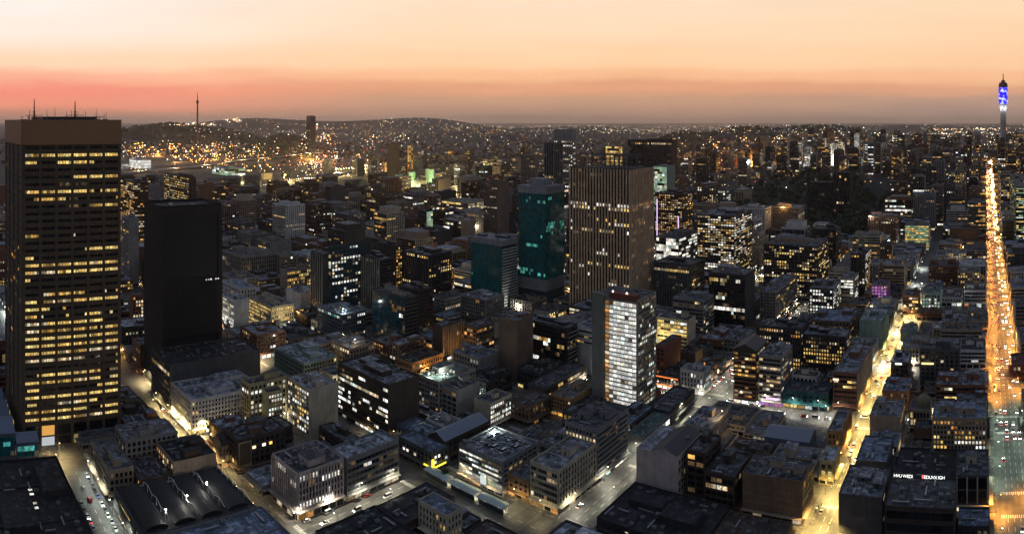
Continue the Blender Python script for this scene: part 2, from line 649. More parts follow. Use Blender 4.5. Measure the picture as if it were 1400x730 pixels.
def facade(face, wmb, h, style, o, rnd, side):
    """adds the relief of one facade to the wall mesh, returns its rows of panes [(row mesh)]"""
    rows = []
    g = o.get
    z0 = g('z0', 4.2)
    top = g('top', 1.0)
    wall = o['_wall']
    fin = o['_fin']
    glass = g('glass' + side, g('glass', GLASS))
    lit = g('lit' + side, g('lit', 0.12))
    cols = g('cols' + side, g('cols', 'yyww'))
    rowp = g('rowp', 0.04)
    lrows = g('lrows' + side, g('lrows', {}))
    det = g('det', 2)
    # shopfronts at street level
    if z0 > 2.5 and g('shop', 0.25) > 0 and style != 'none':
        mb = MB()
        nb = max(1, round(face.w / 5.0))
        bw = face.w / nb
        us, ms = [0.0], []
        for j in range(nb):
            m = pick_lit(g('shopcols', 'wwyo'), rnd) if rnd.random() < g('shop', 0.25) else GLASS
            us += [j * bw + .35, (j + 1) * bw - .35]
            ms += [wall, m]
        mb.strip(face, us + [face.w], ms + [wall], 0.35, min(z0 - .9, 3.2), .03)
        rows.append(('shopfront', mb))
        if g('canopy', det > 1):
            face.box(wmb, 0.0, face.w, z0 - .75, z0 - .5, -.1, 2.2, o['_trim'])
    if style in ('blank', 'none'):
        if det > 1 and style == 'blank':
            k = int((h - z0) / 3.6)
            for i in range(1, k):
                face.box(wmb, 0, face.w, z0 + i * 3.6, z0 + i * 3.6 + .12, -.1, .04, o['_trim'])
        return rows
    nf = g('nf', max(1, round((h - z0 - top) / g('fh', 3.4))))
    fh = (h - z0 - top) / nf
    mg = g('mg', 0.6)
    nb = g('nb' + side, max(1, round((face.w - 2 * mg) / g('bw' + side, g('bw', 3.0)))))
    bw = (face.w - 2 * mg) / nb
    sill, head = g('sill', 0.9), g('head', 0.35)
    if style in ('glass',):
        sill, head = 0.12, 0.10
    if style in ('fins', 'pil', 'bay'):
        sill, head = g('sill', 0.75), g('head', 0.25)
    proud = {'rib': .3, 'fins': .55, 'pil': .4, 'balc': 1.2, 'bay': .6}.get(style, .15) * g('proud', 1.0)
    if style in ('fins', 'pil', 'bay'):
        fw = g('fw', .45 if style == 'fins' else .9)
        step = g('finstep', 1)
        for j in range(0, nb + 1, step):
            u = mg + j * bw
            face.box(wmb, max(0.002, u - fw / 2), min(face.w - .002, u + fw / 2), z0, h - .05, -.1, proud, fin)
        if style == 'fins':       # dark infill behind the fins
            face.quad(wmb, mg, face.w - mg, z0, h - top, .012, o.get('_infill', GLASS))
    if style in ('rib', 'bay'):
        for i in range(nf + 1):
            za = z0 + i * fh - head if i else z0 - .2
            zb = z0 + i * fh + sill if i < nf else z0 + i * fh + .02
            face.box(wmb, .004, face.w - .004, za, zb, -.1, proud * (.6 if style == 'bay' else 1), wall)
    if style == 'balc':
        for i in range(nf):
            z = z0 + i * fh
            face.box(wmb, mg * .5, face.w - mg * .5, z - .12, z + .08, -.1, proud, wall)
            face.box(wmb, mg * .5, face.w - mg * .5, z + .081, z + .95, proud - .12, proud, fin)
    for i in range(nf):
        z = z0 + i * fh
        fi = nf - 1 - i                  # storeys counted from the top
        pl = lrows.get(fi, lit)
        if fi not in lrows and rnd.random() < rowp:
            pl = max(pl, .75)
        mb = MB()
        run = None
        us, ms = [0.0], []
        for j in range(nb):
            u0, u1 = mg + j * bw, mg + (j + 1) * bw
            if style == 'grid':
                gw = g('gw', .58)
                a = bw * (1 - gw) / 2
                u0, u1 = u0 + a, u1 - a
            elif style in ('fins', 'pil', 'bay'):
                fw = g('fw', .45 if style == 'fins' else .9)
                k = fw / 2 if style != 'bay' or g('finstep', 1) == 1 else .12
                u0, u1 = u0 + k, u1 - k
            else:
                u0, u1 = u0 + .07, u1 - .07
            # neighbouring panes tend to belong to one room
            if run is not None and rnd.random() < g('run', .55):
                m = run
            else:
                if rnd.random() < pl:
                    m = pick_lit(cols, rnd)
                elif rnd.random() < g('dim', .10):
                    m = LIT['d']
                else:
                    m = glass
            run = m
            us += [u0, u1]
            ms += [wall, m]
            if style == 'grid' and det > 1:
                face.box(wmb, u0 - .12, u1 + .12, z + sill - .16, z + sill - .02, -.1, .16, o['_trim'])
        mb.strip(face, us + [face.w], ms + [wall], z + sill, z + fh - head, .03)
        rows.append((o.get('rowname', 'window_band'), mb))
    return rows


FOOT = []           # footprints already taken: x0, y0, x1, y1
PIX = []            # how they sit in the survey: xl, xr, lowest visible row, distance
BUILT = []
SOLID = []


def far_side_trim(x0, y0, x1, y1, gap=.35, keep=7.0):
    """give way to footprints that stand already, on the far sides"""
    for (a0, b0, a1, b1) in FOOT:
        if x0 < a1 + gap and x1 > a0 - gap and y0 < b1 + gap and y1 > b0 - gap:
            c = []
            if a1 + gap < x1 - keep: c.append((a1 + gap - x0, 'x0', a1 + gap))
            if b0 - gap > y0 + keep: c.append((y1 - b0 + gap, 'y1', b0 - gap))
            if b1 + gap < y1 - keep: c.append((b1 + gap - y0, 'y0', b1 + gap))
            if a0 - gap > x0 + keep: c.append((x1 - a0 + gap, 'x1', a0 - gap))
            if not c:
                return None
            c.sort(key=lambda t: t[0] * (1.0 if t[1] in ('x0', 'y1') else 1.8))
            if c[0][1] == 'x0': x0 = c[0][2]
            elif c[0][1] == 'y1': y1 = c[0][2]
            elif c[0][1] == 'y0': y0 = c[0][2]
            else: x1 = c[0][2]
    return x0, y0, x1, y1


AC_MESH = None


def ac_mesh():
    global AC_MESH
    if AC_MESH is None:
        mb = MB()
        mb.box(-1.1, -.8, 0.15, 1.1, .8, 1.3, METAL)
        mb.box(-1.0, -.7, 0, -.8, .7, .15, DARKM)
        mb.box(.8, -.7, 0, 1.0, .7, .15, DARKM)
        mb.lathe([(.5, 1.3), (.5, 1.42)], DARKM, 10, -.5, 0)
        mb.lathe([(.5, 1.3), (.5, 1.42)], DARKM, 10, .5, 0)
        AC_MESH = mb.mesh('air_conditioner')
    return AC_MESH


TANK_MESH = None


def tank_mesh():
    global TANK_MESH
    if TANK_MESH is None:
        mb = MB()
        mb.lathe([(1.2, .5), (1.25, .6), (1.25, 2.4), (1.1, 2.7), (.3, 2.95)], plain('tank_plastic', (.10, .12, .11), .5), 14)
        for sx_, sy_ in ((1, 1), (1, -1), (-1, 1), (-1, -1)):
            mb.box(sx_ * .8 - .1, sy_ * .8 - .1, 0, sx_ * .8 + .1, sy_ * .8 + .1, .52, DARKM)
        TANK_MESH = mb.mesh('water_tank')
    return TANK_MESH


def building(name, label, cat, x0, y0, x1, y1, h, o, group=None, zg=0.0):
    rnd = random.Random(o.get('seed', hash((round(x0), round(y0), round(h))) & 0xffff))
    w, dp = x1 - x0, y1 - y0
    cx, cy = (x0 + x1) / 2, (y0 + y1) / 2
    lx0, ly0, lx1, ly1 = -w / 2, -dp / 2, w / 2, dp / 2
    rgb = C[o.get('col', 'concrete')] if isinstance(o.get('col', 'concrete'), str) else o['col']
    o['_wall'] = wall_mat(rgb)
    fc = o.get('fin')
    o['_fin'] = wall_mat(C[fc] if isinstance(fc, str) else fc) if fc else o['_wall']
    tr = o.get('trim')
    o['_trim'] = wall_mat(C[tr]) if tr else o['_wall']
    det = o.get('det', 2)
    merged = det == 0
    root = None
    wmb = MB()
    rm = ROOFS[o.get('roof', 'grey')]
    wmb.box(lx0, ly0, -2.0, lx1, ly1, h, o['_wall'])
    S = Face((lx0, ly0), (1, 0), (0, -1), w)
    E = Face((lx1, ly0), (0, 1), (1, 0), dp)
    W = Face((lx0, ly1), (0, -1), (-1, 0), dp)
    rows = []
    rows += facade(S, wmb, h, o.get('S', 'grid'), o, rnd, 'S')
    eastern = cx < 0 if 'side' not in o else o['side'] == 'E'
    rows += facade(E if eastern else W, wmb, h, o.get('E', 'grid'), o, rnd, 'E')
    if o.get('both'):
        rows += facade(W if eastern else E, wmb, h, o.get('E', 'grid'), o, rnd, 'E')
    if o.get('setback') and w > 12 and dp > 12:      # stepped upper storeys
        sh_ = rnd.uniform(4, 9)
        wmb.box(lx0 + w * .18, ly0 + dp * .2, h, lx1 - w * .12, ly1 - dp * .1, h + sh_, o['_wall'], rm)
    # parapet and deck
    par = o.get('par', .9)
    rmb = MB()
    pt = .3
    if par > 0:
        for a in ((lx0, ly0, lx1, ly0 + pt), (lx0, ly1 - pt, lx1, ly1), (lx0, ly0 + pt, lx0 + pt, ly1 - pt), (lx1 - pt, ly0 + pt, lx1, ly1 - pt)):
            wmb.box(a[0], a[1], h, a[2], a[3], h + par, o['_wall'])
    rmb.box(lx0 + pt, ly0 + pt, h + .004, lx1 - pt, ly1 - pt, h + .12, rm)
    # plant rooms
    pmbs = []
    if o.get('plant', True) and w > 9 and dp > 9:
        for _ in range(o.get('nplant', 1 if w * dp < 500 else 2)):
            pw, pd, ph = w * rnd.uniform(.18, .38), dp * rnd.uniform(.2, .42), rnd.uniform(2.4, 4.6)
            if _ == 0:
                ax = lx0 + 2 + rnd.random() * max(.1, w - pw - 4)
                ay = ly0 + dp * .4 + rnd.random() * max(.1, dp * .6 - pd - 2)
            else:
                if pmbs[0][1] > 0:
                    ax = lx0 + 2
                    pw = min(pw, pmbs[0][1] - lx0 - 4)
                else:
                    ax = pmbs[0][2] + 2
                    pw = min(pw, lx1 - ax - 2)
                ay = ly0 + dp * .3
                if pw < 2.5:
                    continue
            mb = MB()
            mb.box(ax, ay, h + .1, ax + pw, ay + pd, h + ph, o['_trim'], rm)
            mb.box(ax - .25, ay - .25, h + ph, ax + pw + .25, ay + pd + .25, h + ph + .2, o['_trim'], rm)
            if rnd.random() < .6:
                mb.poly([(ax + pw * .4, ay - .03, h + .3), (ax + pw * .4 + 1, ay - .03, h + .3), (ax + pw * .4 + 1, ay - .03, h + 2.2), (ax + pw * .4, ay - .03, h + 2.2)],
                        LIT['y'] if rnd.random() < .08 else GLASS)
            pmbs.append((mb, ax, ax + pw, ay, ay + pd))
    ducts = []
    nac = o.get('ac', 3 if det > 1 else 0)
    if det > 1 and nac:
        nac = min(16, nac + int(w * dp / 130))
    spots = []
    for _ in range(nac * 4):
        if len(spots) >= nac or w < 6 or dp < 6:
            break
        p = (rnd.uniform(lx0 + 1.8, lx1 - 1.8), rnd.uniform(ly0 + 1.8, ly1 - 1.8))
        if all(not (q[1] - 1.5 < p[0] < q[2] + 1.5 and q[3] - 1.3 < p[1] < q[4] + 1.3) for q in pmbs) and all(abs(p[0] - s[0]) + abs(p[1] - s[1]) > 3.2 for s in spots):
            spots.append(p)
    if det > 1 and w > 14 and dp > 14:          # ducts across the roof
        for _ in range(o.get('ducts', 2 + int(w * dp / 420))):
            for _try in range(12):
                ln = rnd.uniform(4, 9)
                ax, ay = rnd.uniform(lx0 + 1.5, lx1 - ln - 1.5), rnd.uniform(ly0 + 1.5, ly1 - 3)
                if rnd.random() < .5:
                    bx = (ax, ay, ax + ln, ay + .8)
                else:
                    if ly1 - ln - 1.5 < ly0 + 1.5:
                        continue
                    ay = rnd.uniform(ly0 + 1.5, ly1 - ln - 1.5)
                    bx = (ax, ay, ax + .8, ay + ln)
                if all(bx[2] < q[1] - .4 or bx[0] > q[2] + .4 or bx[3] < q[3] - .4 or bx[1] > q[4] + .4 for q in pmbs) and all(not (bx[0] - 1.6 < s[0] < bx[2] + 1.6 and bx[1] - 1.6 < s[1] < bx[3] + 1.6) for s in spots):
                    mb = MB()
                    mb.box(bx[0], bx[1], h + .35, bx[2], bx[3], h + 1.0, METAL)
                    mb.box(bx[0] + .1, bx[1] + .1, h + .1, bx[0] + .3, bx[1] + .5, h + .36, DARKM)
                    ducts.append(mb)
                    pmbs.append((mb, bx[0], bx[2], bx[1], bx[3]))
                    break
    if det > 1 and w > 18 and dp > 18 and nac:
        kerb = []
        for k in range(1 + int(w > 30)):
            mb = MB()
            kerb.append(mb)
            u = lx0 + w * (k + 1) / (2 + int(w > 30)) + rnd.uniform(-2, 2)
            mb.box(u - .15, ly0 + .4, h + .1, u + .15, ly1 - .4, h + .62, o['_trim'])
    else:
        kerb = []
    if merged:
        for _n, mb in rows:
            n = len(wmb.v)
            wmb.v.extend(mb.v)
            for f, k in zip(mb.f, mb.m):
                wmb.f.append(tuple(n + a for a in f))
                wmb.m.append(wmb.mi(mb.mats[k]))
        for mb in [rmb] + [q[0] for q in pmbs]:
            n = len(wmb.v)
            wmb.v.extend(mb.v)
            for f, k in zip(mb.f, mb.m):
                wmb.f.append(tuple(n + a for a in f))
                wmb.m.append(wmb.mi(mb.mats[k]))
        root = link(name, wmb.mesh(name), None, (cx, cy, zg))
        tag(root, label, cat, group)
    else:
        root = link(name, None, None, (cx, cy, zg))
        tag(root, label, cat, group)
        part('wall', wmb, root)
        ro = part('roof', rmb, root)
        for n_, mb in rows:
            if mb.f:
                part(n_, mb, root)
        for mb in kerb:
            part('roof_kerb', mb, ro)
        for q in pmbs:
            part('roof_duct' if q[0] in ducts else 'plant_room', q[0], ro)
        for i, p in enumerate(spots):
            if i % 5 == 4:
                link('water_tank', tank_mesh(), ro, (p[0], p[1], h + .1))
            else:
                link('air_conditioner', ac_mesh(), ro, (p[0], p[1], h + .1), rnd.choice((0, math.pi / 2)))
        if o.get('gable'):
            pass
    FOOT.append((x0, y0, x1, y1))
    SOLID.append((x0, y0, x1, y1, zg, zg + h, root, o.get('fill', False)))
    return root, (lx0, ly0, lx1, ly1)


def foot(xl, xm, xr, yt, yb, o):
    """survey pixels -> footprint and height; near corner (xm, yb), its eaves at yt"""
    X, Y = at(xm, yb)
    d = math.hypot(X, Y)
    h = HC - d * (yt - HY) / R
    if o.get('side') == 'W':
        a = Y * math.tan((xr - VPX) / R) - X
        b = X / math.tan((xl - VPX) / R) - Y if 'b' not in o else o['b']
        return X, Y, X + a, Y + b, h, d
    a = X - Y * math.tan((xl - VPX) / R) if 'a' not in o else o['a']
    b = (X / math.tan((xr - VPX) / R) - Y) if 'b' not in o else o['b']
    return X - a, Y, X, Y + b, h, d


def hand(name, label, cat, xl, xm, xr, yt, yb, **o):
    x0, y0, x1, y1, h, d = foot(xl, xm, xr, yt, yb, o)
    r = far_side_trim(x0, y0, x1, y1) if not o.get('keep') else (x0, y0, x1, y1)
    if r is None or r[2] - r[0] < 3 or r[3] - r[1] < 3:
        print('HAND blocked', label, [round(v) for v in (x0, y0, x1, y1)])
        r = (x0, y0, x1, y1)
    elif max(abs(p - q) for p, q in zip(r, (x0, y0, x1, y1))) > 4:
        print('HAND trimmed', label[:50], [round(v) for v in (x0, y0, x1, y1)], [round(v) for v in r])
    x0, y0, x1, y1 = r
    if d > 900 and 'det' not in o:
        o['det'] = 1
    b = building(name, label, cat, x0, y0, x1, y1, h, o, zg=ground((x0 + x1) / 2, (y0 + y1) / 2) if d > 1100 else 0)
    PIX.append((min(xl, xm), max(xr, xm), yb - .14 * (yb - yt) if 'yv' not in o else o['yv'], d))
    BUILT.append((o.get('sn'), (xl + xr) / 2, (yt + yb) / 2, d))
    return (*b, h, (x0, y0, x1, y1))
# ---------------------------------------------------------------- ground, streets, pavements
AV = [(17, 11), (-77.5, 8.5), (-190.5, 9.5), (-278.5, 10.5), (-393, 9), (-488, 9)] + [(-590 - 102 * i, 9) for i in range(14)] + [(125, 9), (225, 9), (330, 9), (430, 9)]
ROW = [(97, 8), (172, 8), (268, 12), (358, 8), (452, 9)] + [(545 + 93 * i, 8) for i in range(12)]
AVS = sorted(AV)
ROWS = sorted(ROW)

gm = MB()
m, t, b = new_mat('earth_and_asphalt')
tcn = t.nodes.new('ShaderNodeTexCoord')
n1 = t.nodes.new('ShaderNodeTexNoise')
n1.inputs['Scale'].default_value = 0.004
n1.inputs['Detail'].default_value = 9
n1.inputs['Roughness'].default_value = .7
t.links.new(tcn.outputs['Object'], n1.inputs['Vector'])
t.links.new(ramp_node(t, n1.outputs[0], [(.3, (.018, .020, .018)), (.5, (.040, .040, .036)), (.62, (.060, .052, .044)), (.75, (.030, .034, .026))], 'LINEAR'), b.inputs['Base Color'])
b.inputs['Roughness'].default_value = .95
GROUND = m
azs = [rad(a) for a in range(-180, -100, 8)]
p = -140
while p <= 1540:
    azs.append((p - VPX) / R)
    p += 7
azs += [rad(a) for a in range(16, 180, 8)]
ds = [0.0] + [200.0] + [900 * (1.04 ** i) for i in range(0, 106)]
ds = [d for d in ds if d < 56000]
na = len(azs)
for d in ds:
    for a in azs:
        X, Y = d * math.sin(a), d * math.cos(a)
        gm.v.append((X, Y, ground(X, Y) if d < 24000 else 0))
gi = gm.mi(GROUND)
for i in range(len(ds) - 1):
    for j in range(na):
        k = (j + 1) % na
        gm.f.append((i * na + j, i * na + k, (i + 1) * na + k, (i + 1) * na + j))
        gm.m.append(gi)
go = structure('ground', gm)
go.data.polygons.foreach_set('use_smooth', [True] * len(go.data.polygons))

m, t, b = new_mat('asphalt')
tcn = t.nodes.new('ShaderNodeTexCoord')
n1 = t.nodes.new('ShaderNodeTexNoise')
n1.inputs['Scale'].default_value = 0.25
n1.inputs['Detail'].default_value = 8
t.links.new(tcn.outputs['Object'], n1.inputs['Vector'])
mpn = t.nodes.new('ShaderNodeMapping')
mpn.inputs['Scale'].default_value = (.55, .02, 1)
t.links.new(tcn.outputs['Object'], mpn.inputs[0])
n2 = t.nodes.new('ShaderNodeTexNoise')
n2.inputs['Scale'].default_value = 1.0
n2.inputs['Detail'].default_value = 3
t.links.new(mpn.outputs[0], n2.inputs['Vector'])
f = math_node(t, 'ADD', math_node(t, 'MULTIPLY', n1.outputs[0], .5), math_node(t, 'MULTIPLY', n2.outputs[0], .5))
t.links.new(ramp_node(t, f, [(.32, (.030, .030, .032)), (.5, (.070, .068, .066)), (.66, (.115, .110, .104))], 'LINEAR'), b.inputs['Base Color'])
b.inputs['Roughness'].default_value = .6
ASPH = m
PAVE = roof_mat((.11, .10, .095), (.24, .225, .205), .38, .62, .3)
PAINT = plain('road_paint', (.55, .54, .50), .6)

RANGE_D = 1250


def visible(x0, y0, x1, y1, dmax):
    for X, Y in ((x0, y0), (x1, y0), (x0, y1), (x1, y1), ((x0 + x1) / 2, (y0 + y1) / 2)):
        d = math.hypot(X, Y)
        p_, q_ = project(X, Y, 0)
        if d < dmax and -60 < p_ < 1460 and q_ < 800:
            return True
    return False


for c, hw in AVS:                              # avenues, lane lines, away from the camera
    y0, y1 = 30, 1250
    mb = MB()
    k = y0
    while k < y1:
        if visible(c - hw, k, c + hw, k + 60, 1400):
            mb.poly([(c - hw, k, .004), (c + hw, k, .004), (c + hw, k + 60, .004), (c - hw, k + 60, .004)], ASPH)
        k += 60
    if mb.f:
        structure('road', mb)
    mk = MB()
    lanes = 5 if hw > 10.6 else 3
    k = y0
    while k < 900:
        if visible(c - hw, k, c + hw, k + 8, 800) and not any(abs(k + 2 - r) < hw_ + 2 for r, hw_ in ROWS):
            for l_ in range(1, lanes):
                x = c - hw + 3 + (2 * hw - 6) * l_ / lanes
                mk.poly([(x - .1, k, .012), (x + .1, k, .012), (x + .1, k + 4, .012), (x - .1, k + 4, .012)], PAINT)
        k += 8
    for r, hw_ in ROWS:                        # zebra crossings and stop lines
        if r < 600 and visible(c - hw, r - 20, c + hw, r + 20, 650):
            for s in (-1, 1):
                ya = r + s * (hw_ + 1.5)
                yb_ = r + s * (hw_ + 4.2)
                x = c - hw + 3
                while x < c + hw - 3:
                    mk.poly([(x, min(ya, yb_), .012), (x + .5, min(ya, yb_), .012), (x + .5, max(ya, yb_), .012), (x, max(ya, yb_), .012)], PAINT)
                    x += 1.1
    if mk.f:
        structure('road_marking', mk)
for r, hw in ROWS:
    mb = MB()
    mk = MB()
    cuts = AVS
    for (a, ha), (b_, hb) in zip(cuts[:-1], cuts[1:]):
        xa, xb = a + ha, b_ - hb
        if visible(xa, r - hw, xb, r + hw, 1300):
            mb.poly([(xa, r - hw, .004), (xb, r - hw, .004), (xb, r + hw, .004), (xa, r + hw, .004)], ASPH)
            if r < 600:
                x = xa + 4
                while x < xb - 6:
                    mk.poly([(x, r - .1, .012), (x + 3.5, r - .1, .012), (x + 3.5, r + .1, .012), (x, r + .1, .012)], PAINT)
                    x += 8
    if mb.f:
        structure('road', mb)
    if mk.f:
        structure('road_marking', mk)
BLOCKS = []
for (a, ha), (b_, hb) in zip(AVS[:-1], AVS[1:]):
    for (r, hr), (s, hs) in zip([(5, 8)] + ROWS[:-1], ROWS):
        x0, x1, y0, y1 = a + ha, b_ - hb, r + hr, s - hs
        if visible(x0, y0, x1, y1, 2100):
            BLOCKS.append((x0, y0, x1, y1))
            if visible(x0, y0, x1, y1, 1200):
                mb = MB()
                mb.box(x0, y0, -.3, x1, y1, .13, PAVE)
                structure('pavement', mb)
# the long avenue climbs the ridge
mb = MB()
k = 1240
pts = []
while k < 2700:
    pts.append((k, max(ground(17, k), ground(5, k), ground(29, k)) + .7))
    k += 25
for (ya, za), (yb_, zb) in zip(pts[:-1], pts[1:]):
    mb.poly([(6, ya, za), (28, ya, za), (28, yb_, zb), (6, yb_, zb)], ASPH)
structure('road', mb)

# ---------------------------------------------------------------- buildings one can point to
off = dict(fh=3.5, bw=2.6)
# --- left tower
rt = [.1, .9, .5, .05, .5, .0, .95, .3, .1, 0, .05, .15, .1, .08, .7, .5, .95, .95, .1, .05, .5, .7, .2, .3, .9, .7, .95, .95, .9, .2, .15, .9, .6, .4, .75, .3, .9, .8]
T1 = hand('office_tower', 'tallest bronze office tower with six bays of yellow lit strips and many roof antennas', 'office tower', 8, 30, 165, 165, 613,
          col='bronze', S='pil', E='bay', bwE=2.3, finstep=5, nbE=30, mg=1.2, fw=1.7, proud=1.3, nf=38, z0=13.5, top=15.5, cols='YyYYwy', lrowsE=dict(enumerate(rt)), lit=.0, rowp=0, dim=.03,
          lrowsS={k: .25 for k in range(14, 28)}, colsS='oyyd', sill=2.35, head=.35, run=.8, shop=.3, canopy=False, roof='dark', plant=False, ac=0, par=.4, sn='bronze office tower', yv=600, bwS=3.4)
root, (a0, b0, a1, b1), h, fp = T1
mb = MB()
cr = wall_mat((.34, .18, .075), .6, .1)
mb.box(a0 - .2, b0 - .7, h - 14.8, a1 + 1.0, b1 + .2, h + .6, cr, ROOFS['dark'])
crn = part('crown', mb, root)
mb = MB()
mb.box(a0 + 12, b0 + 16, h + .6, a1 - 14, b1 - 12, h + 2.6, DARKM)
part('plant_room', mb, root)
for ax_, ay_, hh, rr in ((-3, -17, 14.5, .7), (9, 8, 13, .7), (18, -24, 7, .32), (20, -8, 8, .28), (15, 4, 7, .26), (17, 13, 6.5, .24), (12, 22, 8, .28), (22, -1, 6, .22), (22, 18, 5, .2), (20, 26, 6, .2), (24, -14, 5, .2), (10, 28, 5, .2), (24, 6, 6, .2), (14, -12, 7, .22)):
    mb = MB()
    mb.tube((ax_, ay_, h + .5), (ax_, ay_, h + hh), rr, plain('mast_paint', (.30, .14, .10), .6), 6, rr * .35)
    if hh > 9:
        for q in range(3):
            mb.lathe([(1.0, h + 2.6 + q * 1.5), (1.0, h + 3.0 + q * 1.5)], DARKM, 8, ax_, ay_)
        mb.box(ax_ - .12, ay_ - 6, h + 3.4, ax_ + .12, ay_ + 6, h + 3.7, DARKM)
    part('antenna', mb, root)
rnd = random.Random(3)
for k in range(22):
    ax_, ay_ = rnd.uniform(-8, 28), rnd.uniform(-28, 29)
    mb = MB()
    zz = h + .6
    mb.tube((ax_, ay_, zz), (ax_, ay_, zz + 1.6), .12, DARKM, 5)
    mb.lathe([(.15, zz + 1.5), (.8, zz + 1.9), (.9, zz + 2.1)], METAL, 8, ax_, ay_)
    part('satellite_dish', mb, root)
for k in range(6):
    ya, yb_ = b0 + 1.2 + k * (b1 - b0 - 2.4) / 6 + 1.1, b0 + 1.2 + (k + 1) * (b1 - b0 - 2.4) / 6 - 1.1
    mb = MB()
    f_ = Face((a1, 0), (0, 1), (1, 0), 1)
    f_.quad(mb, ya, yb_, .4, 5.6, .05, emit_mat('lobby_white', (.9, .95, 1), .55) if k == 1 else emit_mat('lobby_yellow', (1, .75, .3), .22) if k == 3 else GLASS)
    f_.quad(mb, ya, yb_, 6.6, 12.6, .05, emit_mat('lobby_orange', (1, .5, .12), .75) if k == 1 else GLASS)
    part('lobby_window', mb, root)
    mb = MB()
    mb.box(a1 - .1, b0 + 1.2 + k * (b1 - b0 - 2.4) / 6 - .85, 0, a1 + .79, b0 + 1.2 + k * (b1 - b0 - 2.4) / 6 + .85, 13.45, wall_mat(C['bronze']))
    part('column', mb, root)
# --- blue roofed pavilion in front of it
RB = plain('blue_sheet_roof', (.17, .21, .28), .5)


def pitched(root, a0, b0, a1, b1, h, n, rise):
    mb = MB()
    wd = (a1 - a0) / n
    for q in range(n):
        xa, xb = a1 - q * wd, a1 - (q + 1) * wd
        xm_ = (xa + xb) / 2
        mb.poly([(xa, b0, h + 1), (xa, b1, h + 1), (xm_, b1, h + rise), (xm_, b0, h + rise)], RB)
        mb.poly([(xb, b1, h + 1), (xb, b0, h + 1), (xm_, b0, h + rise), (xm_, b1, h + rise)], RB)
        mb.poly([(xa, b0, h + 1), (xm_, b0, h + rise), (xb, b0, h + 1)], TEALG)
        mb.poly([(xa, b1, h + 1), (xb, b1, h + 1), (xm_, b1, h + rise)], TEALG)
    return part('pitched_roof', mb, root)


def lot(name, label, cat, x0, y0, x1, y1, h, **o):
    r = far_side_trim(x0, y0, x1, y1)
    if r is None:
        print('LOT blocked', label)
        r = (x0, y0, x1, y1)
    x0, y0, x1, y1 = r
    b = building(name, label, cat, x0, y0, x1, y1, h, o)
    nx = x1 if x1 < 0 else x0
    d = math.hypot(nx, y0)
    ps = [project(X, Y, 0) for X, Y in ((x0, y0), (x1, y0), (x1, y1), (x0, y1))]
    yt, yb = project(nx, y0, h)[1], project(nx, y0, 0)[1]
    PIX.append((min(q[0] for q in ps), max(q[0] for q in ps), o.get('yv', yb - .25 * (yb - yt)), d))
    BUILT.append((o.get('sn'), project((x0 + x1) / 2, (y0 + y1) / 2, h)[0], yt, d))
    return (*b, h, (x0, y0, x1, y1))


def gable_roof(root, x0, y0, x1, y1, z0, z1, axis, mat, wall=None):
    """pitched roof over a rectangle, ridge along 'x' or 'y'"""
    mb = MB()
    e = .4
    if axis == 'y':
        xm = (x0 + x1) / 2
        mb.poly([(x1 + e, y0 - e, z0), (x1 + e, y1 + e, z0), (xm, y1 + e, z1), (xm, y0 - e, z1)], mat)
        mb.poly([(x0 - e, y1 + e, z0), (x0 - e, y0 - e, z0), (xm, y0 - e, z1), (xm, y1 + e, z1)], mat)
        mb.poly([(x0, y0 - .01, z0), (x1, y0 - .01, z0), (xm, y0 - .01, z1 - .1)], wall or mat)
        mb.poly([(x1, y1, z0), (x0, y1, z0), (xm, y1, z1 - .1)], wall or mat)
    else:
        ym = (y0 + y1) / 2
        mb.poly([(x0 - e, y0 - e, z0), (x1 + e, y0 - e, z0), (x1 + e, ym, z1), (x0 - e, ym, z1)], mat)
        mb.poly([(x1 + e, y1 + e, z0), (x0 - e, y1 + e, z0), (x0 - e, ym, z1), (x1 + e, ym, z1)], mat)
        mb.poly([(x1 + .01, y0, z0), (x1 + .01, y1, z0), (x1 + .01, ym, z1 - .1)], wall or mat)
        mb.poly([(x0 - .01, y1, z0), (x0 - .01, y0, z0), (x0 - .01, ym, z1 - .1)], wall or mat)
    return part('pitched_roof', mb, root)


SHEET = plain('blue_grey_sheet', (.17, .20, .25), .5)
DSHEET = plain('dark_sheet', (.035, .037, .042), .6)

for x0_, y0_, x1_, y1_, h_, n_, lb_, sn_ in ((-470, 34, -404, 66, 13, 3, 'long pavilion with three pitched blue roofs at the foot of the bronze tower', 'blue roofed pavilion'),
                                            (-414.2, 66.4, -401.5, 80, 8, 1, 'small teal glass porch with one blue gable in front of the bronze tower', 'teal glass porch')):
    r_ = lot('pavilion', lb_, 'pavilion', x0_, y0_, x1_, y1_, h_, col='blue', S='glass', E='glass', glass=TEALG, lit=.12, cols='t', z0=.6, roof='blue', plant=False, ac=0, shop=0, bw=2.2, fh=3.2, sn=sn_, ducts=0)
    pitched(r_[0], *r_[1], r_[2], n_, 7 if n_ > 1 else 5)
